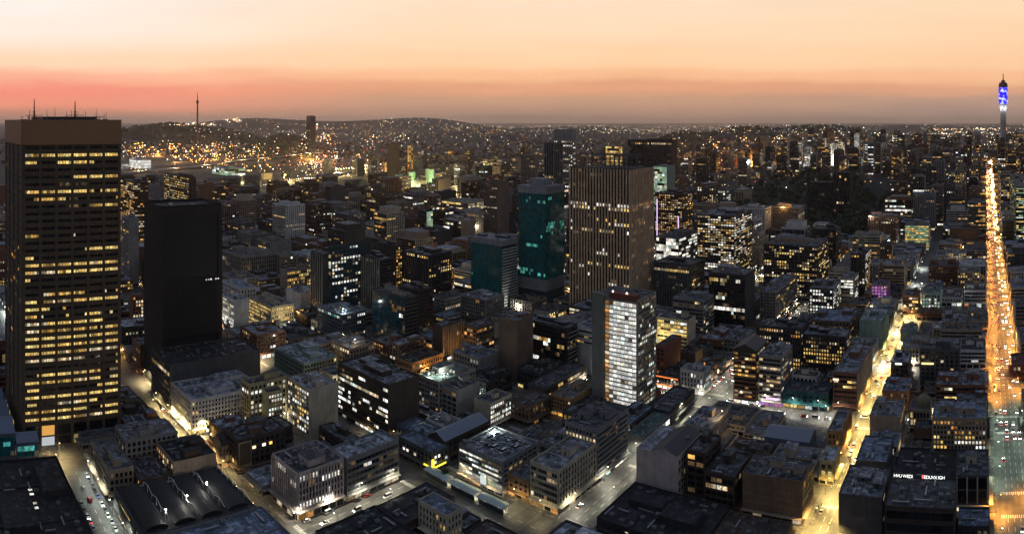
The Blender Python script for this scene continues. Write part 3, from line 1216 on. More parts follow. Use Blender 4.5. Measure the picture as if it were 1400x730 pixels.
# ---------------------------------------------------------------- nearest blocks, left to right
w_ = lot('warehouse', 'black flat warehouse roof with a row of small lit skylights beside the parking street', 'warehouse', -381, 30, -292, 86, 8.5, col='charcoal', S='none', E='grid',
         roof='black', ac=5, lit=.05, sn='skylight warehouse', par=1.3, nplant=2)
root, (a0, b0, a1, b1), h, fp = w_
for k in range(5):
    mb = MB()
    mb.box(-14 + k * 4.2, 6, h + .12, -12 + k * 4.2, 8, h + .7, DARKM, LIT['W'] if k != 2 else GLASS)
    part('skylight', mb, root)
lot('office_building', 'old tan office wing with ribbed dark side windows at the head of the parking street', 'office building', -381, 106, -345, 120, 15.5, col='tan', S='rib', E='grid',
    lit=.04, roof='grey', sn='old tan office wing', bw=2.6, fh=3.1)
lot('office_building', 'pale taller office wing with stepped terrace behind the old tan one', 'office building', -381, 121, -362, 152, 22, col='concrete', S='grid', E='grid', lit=.06, roof='grey', ac=4,
    sn='pale stepped office wing')
lot('office_building', 'dark roofed old block with a blank tan end wall above the truss roofed car park', 'office building', -361.5, 139, -336, 164, 18.5, col='tan', S='grid', E='blank', lit=.25, cols='owy', roof='black',
    ac=6, sn='blank tan end wall', trim='darkbrown')
lot('office_building', 'low brown courtyard block with tiny orange windows between two old office wings', 'office building', -361.5, 121, -337, 138.5, 12, col='brown', S='grid', E='grid', lit=.22, cols='oow', roof='dark',
    plant=False, bw=2, gw=.4, fh=3)
pk = lot('parking_garage', 'parking garage under a black roof with curved mounds and pale trusses', 'parking garage', -335, 106, -292, 164, 12, col='darkgrey', S='rib', E='rib', lit=.9, litS=.55, cols='yyY', roof='black',
         plant=False, ac=0, fh=3.9, z0=.5, shop=0, sill=1.3, head=1.2, sn='truss roofed garage', par=.5)
root, (a0, b0, a1, b1), h, fp = pk
mdm = plain('black_membrane', (.014, .015, .017), .7)
for k in range(4):
    mb = MB()
    y_ = b0 + 8 + k * 14
    n = 10
    for q in range(n):
        t0, t1 = math.pi * q / n, math.pi * (q + 1) / n
        mb.poly([(a1 - 3, y_ - math.cos(t0) * 5.5, h + .1 + math.sin(t0) * 2.0), (a1 - 3, y_ - math.cos(t1) * 5.5, h + .1 + math.sin(t1) * 2.0),
                 (a0 + 3, y_ - math.cos(t1) * 5.5, h + .1 + math.sin(t1) * 2.0), (a0 + 3, y_ - math.cos(t0) * 5.5, h + .1 + math.sin(t0) * 2.0)], mdm)
    mb.poly([(a1 - 3, y_ - math.cos(math.pi * q / n) * 5.5, h + .1 + math.sin(math.pi * q / n) * 2.0) for q in range(n + 1)], mdm)
    part('roof_mound', mb, root)
    tr = MB()
    for s in range(6):
        xa = a0 + 3 + (a1 - a0 - 6) * s / 6
        xb = a0 + 3 + (a1 - a0 - 6) * (s + 1) / 6
        za, zb = h + 2.4 + (s % 2) * 1.6, h + 2.4 + ((s + 1) % 2) * 1.6
        tr.tube((xa, y_ + 6.6, za), (xb, y_ + 6.6, zb), .14, plain('white_steel', (.6, .6, .58), .5), 5)
        tr.tube((xa, y_ + 6.6, h + .1), (xa, y_ + 6.6, za), .14, plain('white_steel', (.6, .6, .58), .5), 5)
    part('roof_truss', tr, root)
    if k < 3:
        mb = MB()
        mb.lathe([(.3, h + 4.4), (.45, h + 4.7), (.3, h + 5)], emit_mat('roof_lamp', (1, .96, .86), 14), 8, a1 - 9 - k * 7, y_ + 6.6)
        rl = part('roof_lamp', mb, root)
        ld = bpy.data.lights.new('roof_lamp', 'POINT')
        ld.energy, ld.color, ld.shadow_soft_size = 1500, (1, .93, .8), .3
        link('roof_lamp_light', ld, rl, (a1 - 9 - k * 7, y_ + 6.6, h + 4))
bb = hand('office_building', 'dark brown corner block with a framed blank billboard and oval lit signs', 'office building', 306, 325, 391, 604, 650, col='darkbrown', S='grid', E='grid', lit=.02, litE=.04,
          roof='dark', trim='brown', fh=3.3, bw=3.4, ac=4, sn='billboard corner block', colsE='W')
root, (a0, b0, a1, b1), h, fp = bb
mb = MB()
mb.box(a1 + .1, b0 + .6, 1, a1 + .45, b0 + 8.6, h - 1, C and wall_mat(C['cream']))
mb.box(a1 + .4, b0 + 1, 1.5, a1 + .5, b0 + 8.2, h - 1.4, wall_mat((.13, .085, .05)))
mb.box(a1 + .45, b0 + 1, 1.5, a1 + .55, b0 + 8.2, 5.4, wall_mat((.36, .27, .15)))
part('billboard', mb, root)
for y_, rgb, sz in ((10.5, (1, .7, .45), 2.2), (17.0, (1, .95, .7), 2.2), (21.5, (1, .55, .12), 1.9)):
    mb = MB()
    mb.box(a1 + .05, b0 + y_ - sz / 2, h - 6.1, a1 + .35, b0 + y_ + sz / 2, h - 4.6, emit_mat('lit_sign_face', rgb, 1.6))
    part('lit_sign', mb, root)
g_ = hand('gabled_house', 'small old house with stepped pale gables squeezed beside the billboard corner block', 'gabled house', 292, 303.5, 306, 612, 641, col='tan', S='grid', E='grid', lit=.1, roof='brown', plant=False, ac=0,
          b=9, keep=True, bw=2, sn='gabled old house', fh=3.0)
root, (a0, b0, a1, b1), h, fp = g_
gable_roof(root, a0, b0, a1, b1, h + .9, h + 6, 'y', ROOFS['brown'], wall_mat(C['tan']))
lot('shed', 'low pale blue roofed hall with two lit roof strips beside the billboard corner block', 'hall', -342.5, 214.5, -318, 240, 5, col='grey', S='grid', E='grid', roof='blue', plant=False, ac=0)
lot('shed', 'low grey roofed hall in front of the billboard corner block', 'hall', -336, 182, -317, 213, 4.6, col='grey', S='blank', E='blank', roof='silver', plant=False, ac=1)
hand('office_building', 'pink grey block with tall pilasters and white lit top windows by the white van street', 'office building', 371, 407, 470, 650, 714, col='pink', S='pil', E='pil', lit=.05, lrowsE={0: .6, 1: .3, 3: .12},
     lrowsS={0: .5}, cols='WWo', fh=3.3, bw=2.0, fw=.85, proud=1.4, roof='dark', z0=5.5, sn='pilastered pink office', ac=7, b=28.5, a=25)
hand('office_building', 'plain grey office slab with long dark ribbon windows along the white van street', 'office building', 451, 474, 545, 630, 687, col='grey', S='blank', E='rib', lit=.03, dim=.2, roof='silver', fh=3.3, bw=2.6,
     cols='W', proud=1.5, sn='grey ribbon slab', ac=2, plant=False, shop=.7, par=1.2)
lot('shed', 'cluster of low dark roofs behind the grey ribbon slab', 'low building', -350, 216, -305, 255, 8, col='darkgrey', S='grid', E='grid', roof='grey', ac=8, nplant=2, lit=.05)
lot('warehouse', 'broad blue grey roof with a raised clerestory box beside the parking garage', 'warehouse', -262, 96, -205, 150, 30, col='grey', S='grid', E='grid', roof='blue', nplant=2, ac=6, lit=.1, sn='blue grey clerestory roof', par=1.2)
# south side of the white van street
lot('shop_building', 'low black roofed shops along the white van street', 'shop building', -267, 182, -236, 218, 6.5, col='charcoal', S='grid', E='grid', roof='black', ac=5, plant=False)
lot('shop_building', 'long black roofed store beside the bus station canopy', 'shop building', -267, 219, -246, 254, 6, col='darkbrown', S='grid', E='grid', roof='black', ac=4, plant=False, par=.5)
hand('apartment_building', 'small cream apartment house with arched top windows in front of the bus station', 'apartment house', 572, 611, 632, 708, 752, col='cream', S='grid', E='grid', lit=.06, roof='blue', bw=2.4, gw=.4, fh=3.3,
     sn='cream apartment house', plant=False, ac=2)
lot('shop_building', 'low brown shed roof beside the cream apartment house', 'shop building', -222, 230, -203, 252, 5, col='darkbrown', S='grid', E='grid', roof='brown', plant=False, ac=2)
RPK = hand('office_building', 'office block with mint lit ribbon windows and parked cars on its roof', 'office building', 620, 687, 735, 635, 680, col='grey', S='rib', E='grid', lit=.62, litE=.12, colsS='WcGc', colsE='ywc', fh=2.9, z0=3.6,
     bw=2.4, bwE=4.2, roof='grey', trim='pink', sn='roof parking office', ac=2, plant=False, par=1.1, a=32, nf=5, shop=.5, shopcols='oow', proud=1.1)
hand('shop_building', 'single storey shop with an orange lit frontage beside the roof parking office', 'shop', 688, 723, 740, 661, 688, col='orange', S='grid', E='blank', lit=0, roof='grey', plant=False, ac=1, shop=.9, shopcols='oo',
     z0=4, b=26, sn='orange lit shop', canopy=True)
hand('office_building', 'cream corner block with tall dark ribs on its long side by the green lit street', 'office building', 725, 763, 815, 646, 705, col='cream', S='rib', E='pil', lit=.05, lrowsS={4: .3, 5: .35}, litE=.05, cols='wwW',
     fh=3.2, bw=1.6, bwE=2.6, fw=1.1, proud=.8, roof='grey', sn='cream ribbed corner block', ac=5, z0=4.6, shop=.4)
hand('office_building', 'grey office slab with closely stacked ledges along the green lit street', 'office building', 772, 816, 858, 591, 662, col='grey', S='grid', E='rib', lit=.03, fh=2.9, bw=2.2, roof='dark', proud=2.4, shop=.55, shopcols='cW',
     sn='ledged grey slab', ac=4, nplant=2, dim=.15)
wh = hand('warehouse', 'tall blank pink white warehouse wall with a dark pitched roof behind it', 'warehouse', 870, 927, 950, 628, 689, col='pink', S='blank', E='grid', lit=0, roof='silver', plant=False, ac=1, b=31, shop=0,
          sn='blank pink warehouse', fin=None, trim='cream', canopy=False, yv=680, colE='x')
root, (a0, b0, a1, b1), h, fp = wh
gable_roof(root, a0 + 8, b0 + .6, a1 - .3, b1 - .5, h + .2, h + 4.5, 'y', DSHEET, wall_mat(C['pink']))
hand('office_building', 'dark brown framed office block with one yellow strip window behind the blank pink warehouse', 'office building', 938, 964, 986, 622, 690, col='darkbrown', S='grid', E='grid', lit=.05, cols='y', roof='dark', fh=3.5, bw=4, gw=.8,
     b=22, sn='dark framed office', ac=3)
hand('office_building', 'low dark framed workshop block beside the big brick department block', 'workshop', 963, 1004, 1018, 655, 706, col='darkbrown', S='grid', E='grid', lit=.02, roof='dark', bw=3.2, gw=.85, fh=3.8, b=26, ac=2)
hand('office_building', 'big plain brown brick block with a blank banded front facing the yellow lit street', 'office building', 1015, 1097, 1119, 661, 719, col=(.20, .125, .075), S='blank', E='grid', lit=.12, cols='y', roof='dark', fh=3.6, bw=2.6,
     sn='plain brown brick block', nplant=2, ac=6, b=22, yv=722, trim='tan', shop=.3)
lot('shop_building', 'sprawling black roof in front of the blank pink warehouse', 'shop building', -178, 282, -124, 320, 7, col='charcoal', S='grid', E='grid', roof='black', ac=7, nplant=2, sn='sprawling black roof')
lot('warehouse', 'white speckled flat roof with raised kerbs at the foot of the green lit street', 'warehouse', -178, 230, -128, 256, 18, col='darkgrey', S='grid', E='grid', roof='silver', ac=3, nplant=1, par=1.4, sn='white speckled roof')
lot('shop_building', 'low dark store with a red brown shed roof by the yellow lit street', 'shop building', -123, 282, -91, 318, 6, col='brown', S='grid', E='grid', roof='brown', ac=4, plant=False)
# right of the yellow lit street
hand('office_building', 'plain dark block with a pale speckled roof hanging over the yellow lit street', 'office building', 1151, 1206, 1209, 683, 745, col='darkgrey', S='blank', E='grid', b=28, roof='grey', lit=.1, ac=6, sn='speckled roof block', a=21)
sg = hand('department_store', 'wide dark store with two white lit rooftop signs on its rear parapet', 'department store', 1210, 1305, 1308, 698, 765, col='darkbrown', S='rib', E='blank', b=27, a=32, roof='dark', lit=.0, fh=5, bw=5, ac=2,
          sn='rooftop sign store', plant=False, sill=1.8, nf=3)
root, (a0, b0, a1, b1), h, fp = sg
for x_, wd, txt, col_ in ((a0 + 5.5, 5.5, 'HVU WEDI', (.95, .98, .9)), (a0 + 21, 8.5, 'EDUVX IGH', (.92, .98, .96))):
    mb = MB()
    mb.box(x_ - wd / 2 - 2.2, b1 - 1.6, h + .5, x_ + wd / 2 + .6, b1 - 1.3, h + 3.0, BLACKP)
    mb.box(x_ - wd / 2, b1 - 1.25, h + .1, x_ - wd / 2 + .2, b1 - 1.05, h + .9, DARKM)
    mb.box(x_ + wd / 2 - .2, b1 - 1.25, h + .1, x_ + wd / 2, b1 - 1.05, h + .9, DARKM)
    sb = part('rooftop_sign', mb, root)
    if x_ > a0 + 15:
        mb = MB()
        mb.box(x_ - wd / 2 - 2.0, b1 - 1.68, h + .8, x_ - wd / 2 - .4, b1 - 1.61, h + 2.6, emit_mat('red_logo', (1, .22, .18), 1.1))
        part('logo', mb, sb)
    cu = bpy.data.curves.new('lettering', 'FONT')
    cu.body = txt
    cu.size = 2.2
    cu.extrude = .04
    cu.space_character = .86
    cu.align_x = 'CENTER'
    cu.materials.append(emit_mat('sign_letters', col_, 1.8))
    tmp_ = bpy.data.objects.new('lettering', cu)
    COL.objects.link(tmp_)
    me_ = bpy.data.meshes.new_from_object(tmp_.evaluated_get(bpy.context.evaluated_depsgraph_get()))
    bpy.data.objects.remove(tmp_)
    lt = link('lettering', me_, sb, (x_, b1 - 1.66, h + .85))
    lt.rotation_euler = (rad(90), 0, 0)
hand('shop_building', 'low blue roofed annex beside the red lit edge of the main avenue', 'shop building', 1310, 1353, 1355, 722, 748, col='charcoal', S='grid', E='blank', b=16, a=15, roof='blue', lit=.25, plant=False, ac=1)
hand('office_building', 'flat roofed block with a cream colonnade under its parapet by the main avenue', 'office building', 1309, 1352, 1354, 652, 700, col='darkgrey', fin='cream', S='pil', E='blank', b=28, a=17, roof='dark', lit=.0,
     fh=7, bw=5.6, fw=.7, trim='cream', ac=5, sn='cream colonnade block', nf=2, top=.3)
lot('shop_building', 'dark low store with twin black roofs behind the rooftop signs', 'shop building', -49, 368, -14, 402, 7, col='charcoal', S='grid', E='grid', roof='black', ac=3, plant=False)
hand('apartment_building', 'apartment block with scattered yellow windows and a blank tan half beside the main avenue', 'apartment block', 1274, 1349, 1351, 575, 634, col='tan', S='grid', E='blank', b=24, roof='blue', lit=.42, cols='yyYWo', bw=2.1, fh=2.9,
     sn='scattered window apartment block', ac=2)
cl = hand('hall', 'old colonnaded hall with a weathered green dome behind the dark roofs', 'domed hall', 1243, 1272, 1275, 562, 592, col='tan', S='pil', E='blank', b=15, roof='dark', lit=.1, bw=2, fw=.6, plant=False, ac=0, sn='domed hall', fh=4)
root, (a0, b0, a1, b1), h, fp = cl
mb = MB()
mb.lathe([(4.6, h + .1), (4.6, h + 1.8)] + [(4.6 * math.cos(t_ * math.pi / 16), h + 1.8 + 5.2 * math.sin(t_ * math.pi / 16)) for t_ in range(1, 8)] + [(.3, h + 7.6)], wall_mat((.17, .16, .095)), 20, 2, 2)
part('dome', mb, root)
hand('office_building', 'orange brown brick office with a strip of lit windows by the main avenue', 'office building', 1279, 1347, 1349, 528, 556, col='brick', S='rib', E='blank', b=28, roof='grey', lit=.25, cols='wYc', bw=2.8, fh=3.0,
     sn='orange brick office', proud=.6, ac=5, z0=1)
hand('office_building', 'dark office with one column of seven yellow windows behind the domed hall', 'office building', 1256, 1312, 1315, 484, 540, col='darkgrey', S='grid', E='blank', b=20, roof='dark', lit=.08, cols='wY', bw=3.4, fh=3.2, sn='yellow column office', ac=3)
hand('office_building', 'cream ribbon windowed office slab with a dark roof close to the main avenue', 'office building', 1286, 1343, 1345, 452, 484, col='tan', S='rib', E='blank', b=22, roof='dark', lit=.16, cols='Ww', bw=2.4, fh=3.1, sn='cream ribbon slab', z0=1, proud=.5)
hand('office_building', 'pale green blank faced block beside the bend of the yellow lit street', 'office building', 1231, 1252, 1260, 452, 482, col='green', S='blank', E='blank', b=18, roof='grey', sn='pale green blank block')
hand('office_building', 'dark low block with a pale lit roof deck above the yellow lit street', 'office building', 1218, 1242, 1244, 497, 530, col='charcoal', S='grid', E='grid', b=24, roof='silver', lit=.05, sn='pale roof deck block')
hand('office_building', 'brick fronted block with a blue roof step right of the yellow lit street', 'office building', 1206, 1242, 1244, 537, 566, col='brick', S='grid', E='grid', b=26, roof='blue', lit=.04, bw=2.4, sn='blue stepped brick block')
hand('office_building', 'plain tan block with a cluttered roof right of the yellow lit street', 'office building', 1189, 1231, 1233, 572, 614, col='tan', S='blank', E='grid', b=26, roof='grey', lit=.04, sn='cluttered tan block')
hand('shop_building', 'long low blue roofed terrace stepping down the yellow lit street', 'shop building', 1170, 1212, 1214, 634, 668, col='darkgrey', S='blank', E='grid', b=30, roof='blue', plant=False, sn='blue roofed terrace')
# left of the yellow lit street
hand('shop_building', 'yellow lit arcaded shop at the corner of the yellow lit street', 'shop', 1120, 1140, 1149, 633, 664, col='yellow', S='grid', E='grid', roof='silver', lit=.3, cols='Yy', plant=False, ac=1, sn='yellow arcaded shop')
hand('office_building', 'ochre building with an arcaded side and grey roof along the yellow lit street', 'office building', 1131, 1149, 1164, 592, 628, col='orange', S='grid', E='pil', roof='grey', lit=.1, cols='y', bw=2.4, sn='ochre arcaded building')
sh_ = hand('shed', 'long pale blue ridged shed roof beside the ochre arcaded building', 'shed', 1045, 1106, 1112, 607, 628, col='blue', S='blank', E='blank', roof='blue', plant=False, ac=0, b=18, sn='blue ridged shed')
root, (a0, b0, a1, b1), h, fp = sh_
gable_roof(root, a0, b0, a1, b1, h + .95, h + 4, 'x', SHEET)
hand('office_building', 'brown brick block with a cream pilastered side on the yellow lit street', 'office building', 1139, 1172, 1192, 512, 564, col='brick', S='rib', E='pil', fin='cream', roof='grey', lit=.08, cols='Yw', fh=3.3, bw=3,
     sn='glazed bay brick block', ac=2, sill=1.5)
hand('shop_building', 'teal painted two storey shop terrace on the white lit cross street', 'shop', 1070, 1131, 1137, 541, 563, col='teal', S='grid', E='blank', roof='dark', lit=0, fh=3.2, bw=4.2, gw=.5, shop=.45, shopcols='yYWt', sn='teal shop terrace', plant=False, ac=2, b=20)
hand('apartment_building', 'pale grey slab with stacked balconies and a lit crown above the white lit cross street', 'apartment block', 1037, 1071, 1086, 490, 558, col='concrete', S='rib', E='grid', roof='grey', lit=.3, cols='wwoW', fh=3.0, bw=2.4, sn='pale grey balcony slab', proud=.8,
     shop=1, shopcols='WWp')
pb_ = hand('apartment_building', 'brick and dark balcony block under a pitched black roof on the white lit cross street', 'apartment block', 1003, 1034, 1037, 482, 555, col='darkbrown', fin='brick', S='balc', E='grid', roof='black', lit=.35, cols='oyw', fh=3.0, bw=2.6, b=24,
     sn='pitched black roof block', shop=1, shopcols='WcW', plant=False, ac=0)
root, (a0, b0, a1, b1), h, fp = pb_
gable_roof(root, a0, b0, a1, b1, h + .95, h + 5, 'y', DSHEET)
hand('office_building', 'big black office slab with an even grid of small yellow windows', 'office building', 1097, 1156, 1161, 462, 524, col='charcoal', S='grid', E='grid', roof='grey', lit=.55, cols='yywY', fh=3.0, bw=2.0, gw=.5, sn='black yellow grid slab', lrows={9: .05, 8: .1, 7: .15, 0: .1}, dim=.4, b=22)
hand('office_building', 'black office wing with sparse orange windows joined to the grid windowed slab', 'office building', 1034, 1095, 1099, 451, 520, col='charcoal', S='grid', E='grid', roof='dark', lit=.22, cols='yow', fh=3.0, bw=2.0, gw=.5, b=20)
hand('office_building', 'pale green block with a silver roof at the far end of the yellow lit street', 'office building', 1175, 1206, 1213, 440, 484, col='green', S='blank', E='pil', roof='silver', lit=.3, cols='yW', b=40, sn='pale green lit block')
# ---------------------------------------------------------------- second rank, left to right
hand('podium', 'broad dark podium block with small square windows under the black blank tower', 'office podium', 207, 232, 356, 501, 568, col='darkgrey', S='grid', E='blank', lit=.0, roof='black', fh=3.6, bw=3.2, gw=.7, sn='dark podium', ac=4, nplant=1,
     shop=.6, shopcols='WY', yv=560, plant=False)
dt = hand('office_tower', 'black blank faced tower with a recessed dark panel on its upper half', 'office tower', 197, 221, 303, 286, 538, col='black', S='blank', E='none', roof='black', plant=False, ac=0, sn='black blank tower', canopy=False, det=2, shop=0, par=2.2,
          trim='charcoal', yv=470)
root, (a0, b0, a1, b1), h, fp = dt
pb = wall_mat((.030, .028, .026))
mb = MB()
for ya, yb_, za, zb in ((b0, b0 + 3.2, 2, h), (b1 - 3.2, b1, 2, h), (b0 + 3.2, b1 - 3.2, h - 6, h), (b0 + 3.2, b1 - 3.2, 40, h - 52)):
    mb.box(a1 - .1, ya, za, a1 + 1.1, yb_, zb, pb)
part('facade_frame', mb, root)
mb = MB()
mb.box(a1 - .05, b0 + 3.2, h - 52, a1 + .15, b1 - 3.2, h - 6, plain('blue_black_panel', (.006, .010, .015), .4))
part('dark_panel', mb, root)
mb = MB()
for k in range(30):
    y_ = b0 + 3.6 + k * (b1 - b0 - 7.2) / 30
    mb.box(a1 + 1.05, y_, 40, a1 + 1.3, y_ + .35, h - 52.5, pb)
part('ribbed_cladding', mb, root)
for k in (0, 1, 2, 4, 5):
    mb = MB()
    mb.box(a1 + 1.05, b1 - 14 + k * 2, h - 55.2, a1 + 1.4, b1 - 12.9 + k * 2, h - 54.2, LIT['W'])
    part('window', mb, root)
wl = hand('office_building', 'white seven storey block with a golden floodlit side at the corner by the bronze tower', 'office building', 232, 261, 328, 549, 596, col='white', S='grid', E='grid', lit=.1, litE=.05, cols='yY', fh=2.9, bw=2.3, gw=.45, roof='silver', sn='white floodlit block',
          shop=1, shopcols='YYW', ac=4, nplant=2, b=52)
hand('office_building', 'cream yellow block with white lit windows right of the white floodlit block', 'office building', 325, 341, 392, 527, 590, col='yellow', S='grid', E='grid', litE=.3, lit=.05, cols='cWw', fh=3.2, bw=3.0, roof='dark', sn='cream yellow block', ac=9, nplant=2)
hand('office_building', 'narrow cream stair wing with a bright white lit shaft beside the tall grey blank wall', 'office building', 354, 366, 387, 539, 592, col='yellow', S='blank', E='grid', litE=.6, cols='WWc', fh=3.0, bw=2.0, gw=.6, roof='dark', sn='white lit stair wing', plant=False, ac=2)
hand('apartment_building', 'tall grey blank walled block with one warm lit window column beside a light well', 'apartment block', 393, 423, 462, 535, 606, col='cream', S='grid', E='blank', litS=.55, lit=.0, cols='WYw', fh=3.0, bw=2.6, gw=.6, roof='silver', sn='grey blank walled block', ac=2, shop=0)
br = hand('office_building', 'dark brown office slab with a blank maroon end and stray white lit strips', 'office building', 462, 531, 573, 530, 605, col='darkbrown', S='rib', E='blank', litS=.2, lrowsS={3: .35, 4: .5, 5: .55, 6: .2}, lit=.1, cols='WwWc', fh=3.3, bw=2.3, roof='grey',
          trim='darkbrown', sn='dark brown ribbon slab', par=1.6, shop=.6, shopcols='cW', ac=4, fin=None, proud=.9)
hand('office_building', 'pale green grey classical block with roof houses behind the dark brown ribbon slab', 'office building', 375, 415, 461, 498, 532, col='green', S='grid', E='grid', lit=.03, roof='silver', fh=3.3, bw=2.6, gw=.65, nplant=2, sn='pale green classical block')
hand('office_building', 'low cream block with a bright corner lamp beside the dark brown ribbon slab', 'office building', 437, 455, 463, 515, 545, col='cream', S='grid', E='grid', lit=.1, roof='dark', sn='cream lamp corner block', b=22)
hand('office_building', 'flat grey block with a lit lamp on a pale roof above the brown ribbon slab', 'office building', 452, 478, 512, 478, 512, col='tan', S='grid', E='grid', lit=.05, roof='grey', sn='lamp roofed grey block', ac=4)
hand('office_building', 'grey gridded block with bright lamps on its mint lit roof', 'office building', 572, 600, 650, 524, 574, col='concrete', S='grid', E='grid', litS=.3, lit=.06, cols='ycw', roof='green', fh=3.1, bw=2.8, sn='mint lit roof block', ac=8)
hand('office_building', 'grey concrete block with paired dark windows in front of the mint lit roof block', 'office building', 598, 625, 656, 536, 582, col='concrete', S='grid', E='blank', lit=.05, cols='yo', roof='dark', fh=3.1, bw=4, gw=.75, sn='paired window block', ac=4)
ph_ = hand('hall', 'long hall with a pale blue pitched roof and arched yellow window', 'hall', 586, 608, 667, 606, 634, col='darkbrown', S='grid', E='grid', lit=.06, cols='y', roof='blue', plant=False, ac=0, sn='pale blue hall', fh=4)
root, (a0, b0, a1, b1), h, fp = ph_
gable_roof(root, a0, b0, a1, b1, h + .95, h + 4.5, 'y', SHEET, wall_mat(C['darkbrown']))
hand('shop_building', 'low corner store with a bright yellow lit corner sign by the bus station', 'corner store', 544, 592, 622, 622, 648, col='darkgrey', S='grid', E='grid', lit=.25, litS=.35, cols='cWY', roof='blue', fh=3.6, bw=3.2, sn='yellow sign corner store', plant=False, ac=4, shop=.3, shopcols='Yy')
lot('shop_building', 'blue grey pitched workshop roof behind the yellow sign corner store', 'workshop', -329, 282, -300, 300, 9, col='blue', S='grid', E='grid', roof='blue', plant=False, ac=2)
hand('office_building', 'cream corner block with three rows of bright white windows near the roof parking office', 'office building', 648, 670, 694, 554, 589, col='cream', S='blank', E='grid', litE=.8, cols='WWc', roof='dark', fh=3.4, bw=1.9, gw=.7, sn='three lit row block', b=22, z0=3.6)
hand('office_building', 'grey block with a pale blue roof terrace under the orange lit ribbed block', 'office building', 619, 655, 681, 492, 527, col='concrete', S='grid', E='blank', lit=.12, cols='cW', roof='blue', sn='pale blue terrace block')
hand('warehouse', 'brown shed fronted workshop below the dark glazed double block', 'workshop', 696, 724, 754, 558, 584, col='brown', S='grid', E='grid', lit=.02, roof='brown', plant=False, ac=2, bw=3)
hand('office_building', 'ochre block with a tan roof and white lit windows before the white balcony tower', 'office building', 753, 781, 816, 548, 574, col='orange', S='grid', E='blank', litS=.45, cols='WYw', roof='tan', fh=3, bw=2.4, sn='ochre terrace block', ac=3, trim='tan')
hand('parking_garage', 'long flat dark deck with a lit edge strip behind the ochre terrace block', 'parking deck', 722, 745, 802, 532, 556, col='darkgrey', S='blank', E='rib', lit=.3, cols='wY', roof='dark', plant=False, ac=0, sn='flat dark deck', fh=4)
wt = hand('apartment_tower', 'white lit residential tower with stacked bright balconies and a plain grey side pier', 'apartment tower', 812, 872, 897, 412, 572, col='concrete', S='none', E='grid', lit=.1, litE=.6, colsE='cdd', fh=3.05, bw=2.6, gw=.7, roof='dark', sn='white balcony tower', plant=False,
          trim='grey', yv=560, shop=0, canopy=False, ac=2)
root, (a0, b0, a1, b1), h, fp = wt
wp = wall_mat((.55, .54, .50))
pw = wall_mat((.17, .175, .16))
wdt = a1 - a0
xs0, xs1, xs2 = a0 + wdt * .26, a0 + wdt * .36, a1 - 1.2
mb = MB()
mb.box(a0 - .05, b0 - 3.0, 0, xs0, b0 + .05, h + 2.5, pw)
part('grey_pier', mb, root)
nfl = 24
fh = (h - 9) / nfl
pr = MB()
for i in range(nfl):
    z = 7 + i * fh
    mb = MB()
    mb.box(xs1 + .05, b0 - 1.7, z - .1, xs2 + .3, b0 + .02, z + .1, wp)
    mb.box(xs1 + .05, b0 - 1.7, z + .101, xs2 + .3, b0 - 1.58, z + .72, wp)
    bal = part('balcony', mb, root)
    mb = MB()
    rr = random.Random(i)
    n = 7
    for k in range(n):
        u0, u1 = xs1 + (xs2 - xs1) * k / n, xs1 + (xs2 - xs1) * (k + 1) / n
        mm = LIT['B'] if rr.random() < .84 else (LIT['c'] if rr.random() < .7 else LIT['d'])
        mb.poly([(u0 + .08, b0 - .03, z + .12), (u1 - .08, b0 - .03, z + .12), (u1 - .08, b0 - .03, z + fh - .3), (u0 + .08, b0 - .03, z + fh - .3)], mm)
    part('window_band', mb, root)
    mb = MB()
    mb.poly([(xs0 + .3, b0 - .03, z + .3), (xs1 - .2, b0 - .03, z + .3), (xs1 - .2, b0 - .03, z + fh - .5), (xs0 + .3, b0 - .03, z + fh - .5)], LIT['o'] if rr.random() < .55 else LIT['w'])
    mb.box(xs0 + .1, b0 - 1.4, z - .1, xs1, b0 + .02, z + .1, wp)
    part('stair_landing', mb, root)
mb = MB()
mb.box(xs1, b0 - .6, h - .5, xs2 + .4, b0 + 5, h + 3.6, wall_mat(C['red']))
part('crown', mb, root)
for k in range(2):
    mb = MB()
    mb.lathe([(.3, h + 4), (.5, h + 4.4), (.3, h + 4.8)], emit_mat('roof_lamp', (1, .96, .86), 14), 8, xs1 + 3 + k * 11, b0 - .2)
    part('roof_lamp', mb, root)
hand('office_building', 'low dark shed roof between the white balcony tower and the orange awning street', 'shop building', 884, 914, 950, 565, 585, col='charcoal', S='blank', E='grid', roof='dark', lit=.1, plant=False, ac=3)
hand('shed', 'low green grey hall roof with a lit eaves strip beside the ledged grey slab', 'hall', 857, 880, 916, 600, 622, col='grey', S='blank', E='rib', roof='green', lit=.9, litS=0, cols='cW', plant=False, ac=0, fh=4, nf=1, sn='green grey hall', shop=0)
hand('office_building', 'pale concrete house with a speckled blue roof and orange lamp by the white lit junction', 'office building', 935, 972, 996, 588, 622, col='concrete', S='grid', E='grid', lit=.02, roof='blue', gw=.35, bw=4, fh=3.4, sn='pale concrete corner house', ac=5, shop=0)
bld = hand('shop_building', 'pale grey two storey shop with bay fronts above the orange awning', 'shop building', 930, 962, 972, 511, 541, col='white', S='grid', E='grid', lit=.35, cols='cW', fh=3.4, bw=2.6, gw=.4, roof='grey', sn='bay fronted pale shop', ac=3, shop=1, shopcols='WWc')
aw = hand('shop_building', 'low shop with two long orange lit awnings left of the bay fronted pale shop', 'shop', 898, 929, 931, 519, 536, col='darkbrown', S='grid', E='blank', lit=.0, roof='black', shop=1, shopcols='WWo', plant=False, ac=2, b=20, sn='orange awning shop')
root, (a0, b0, a1, b1), h, fp = aw
orm = emit_mat('orange_awning', (1, .22, .05), 1.5)
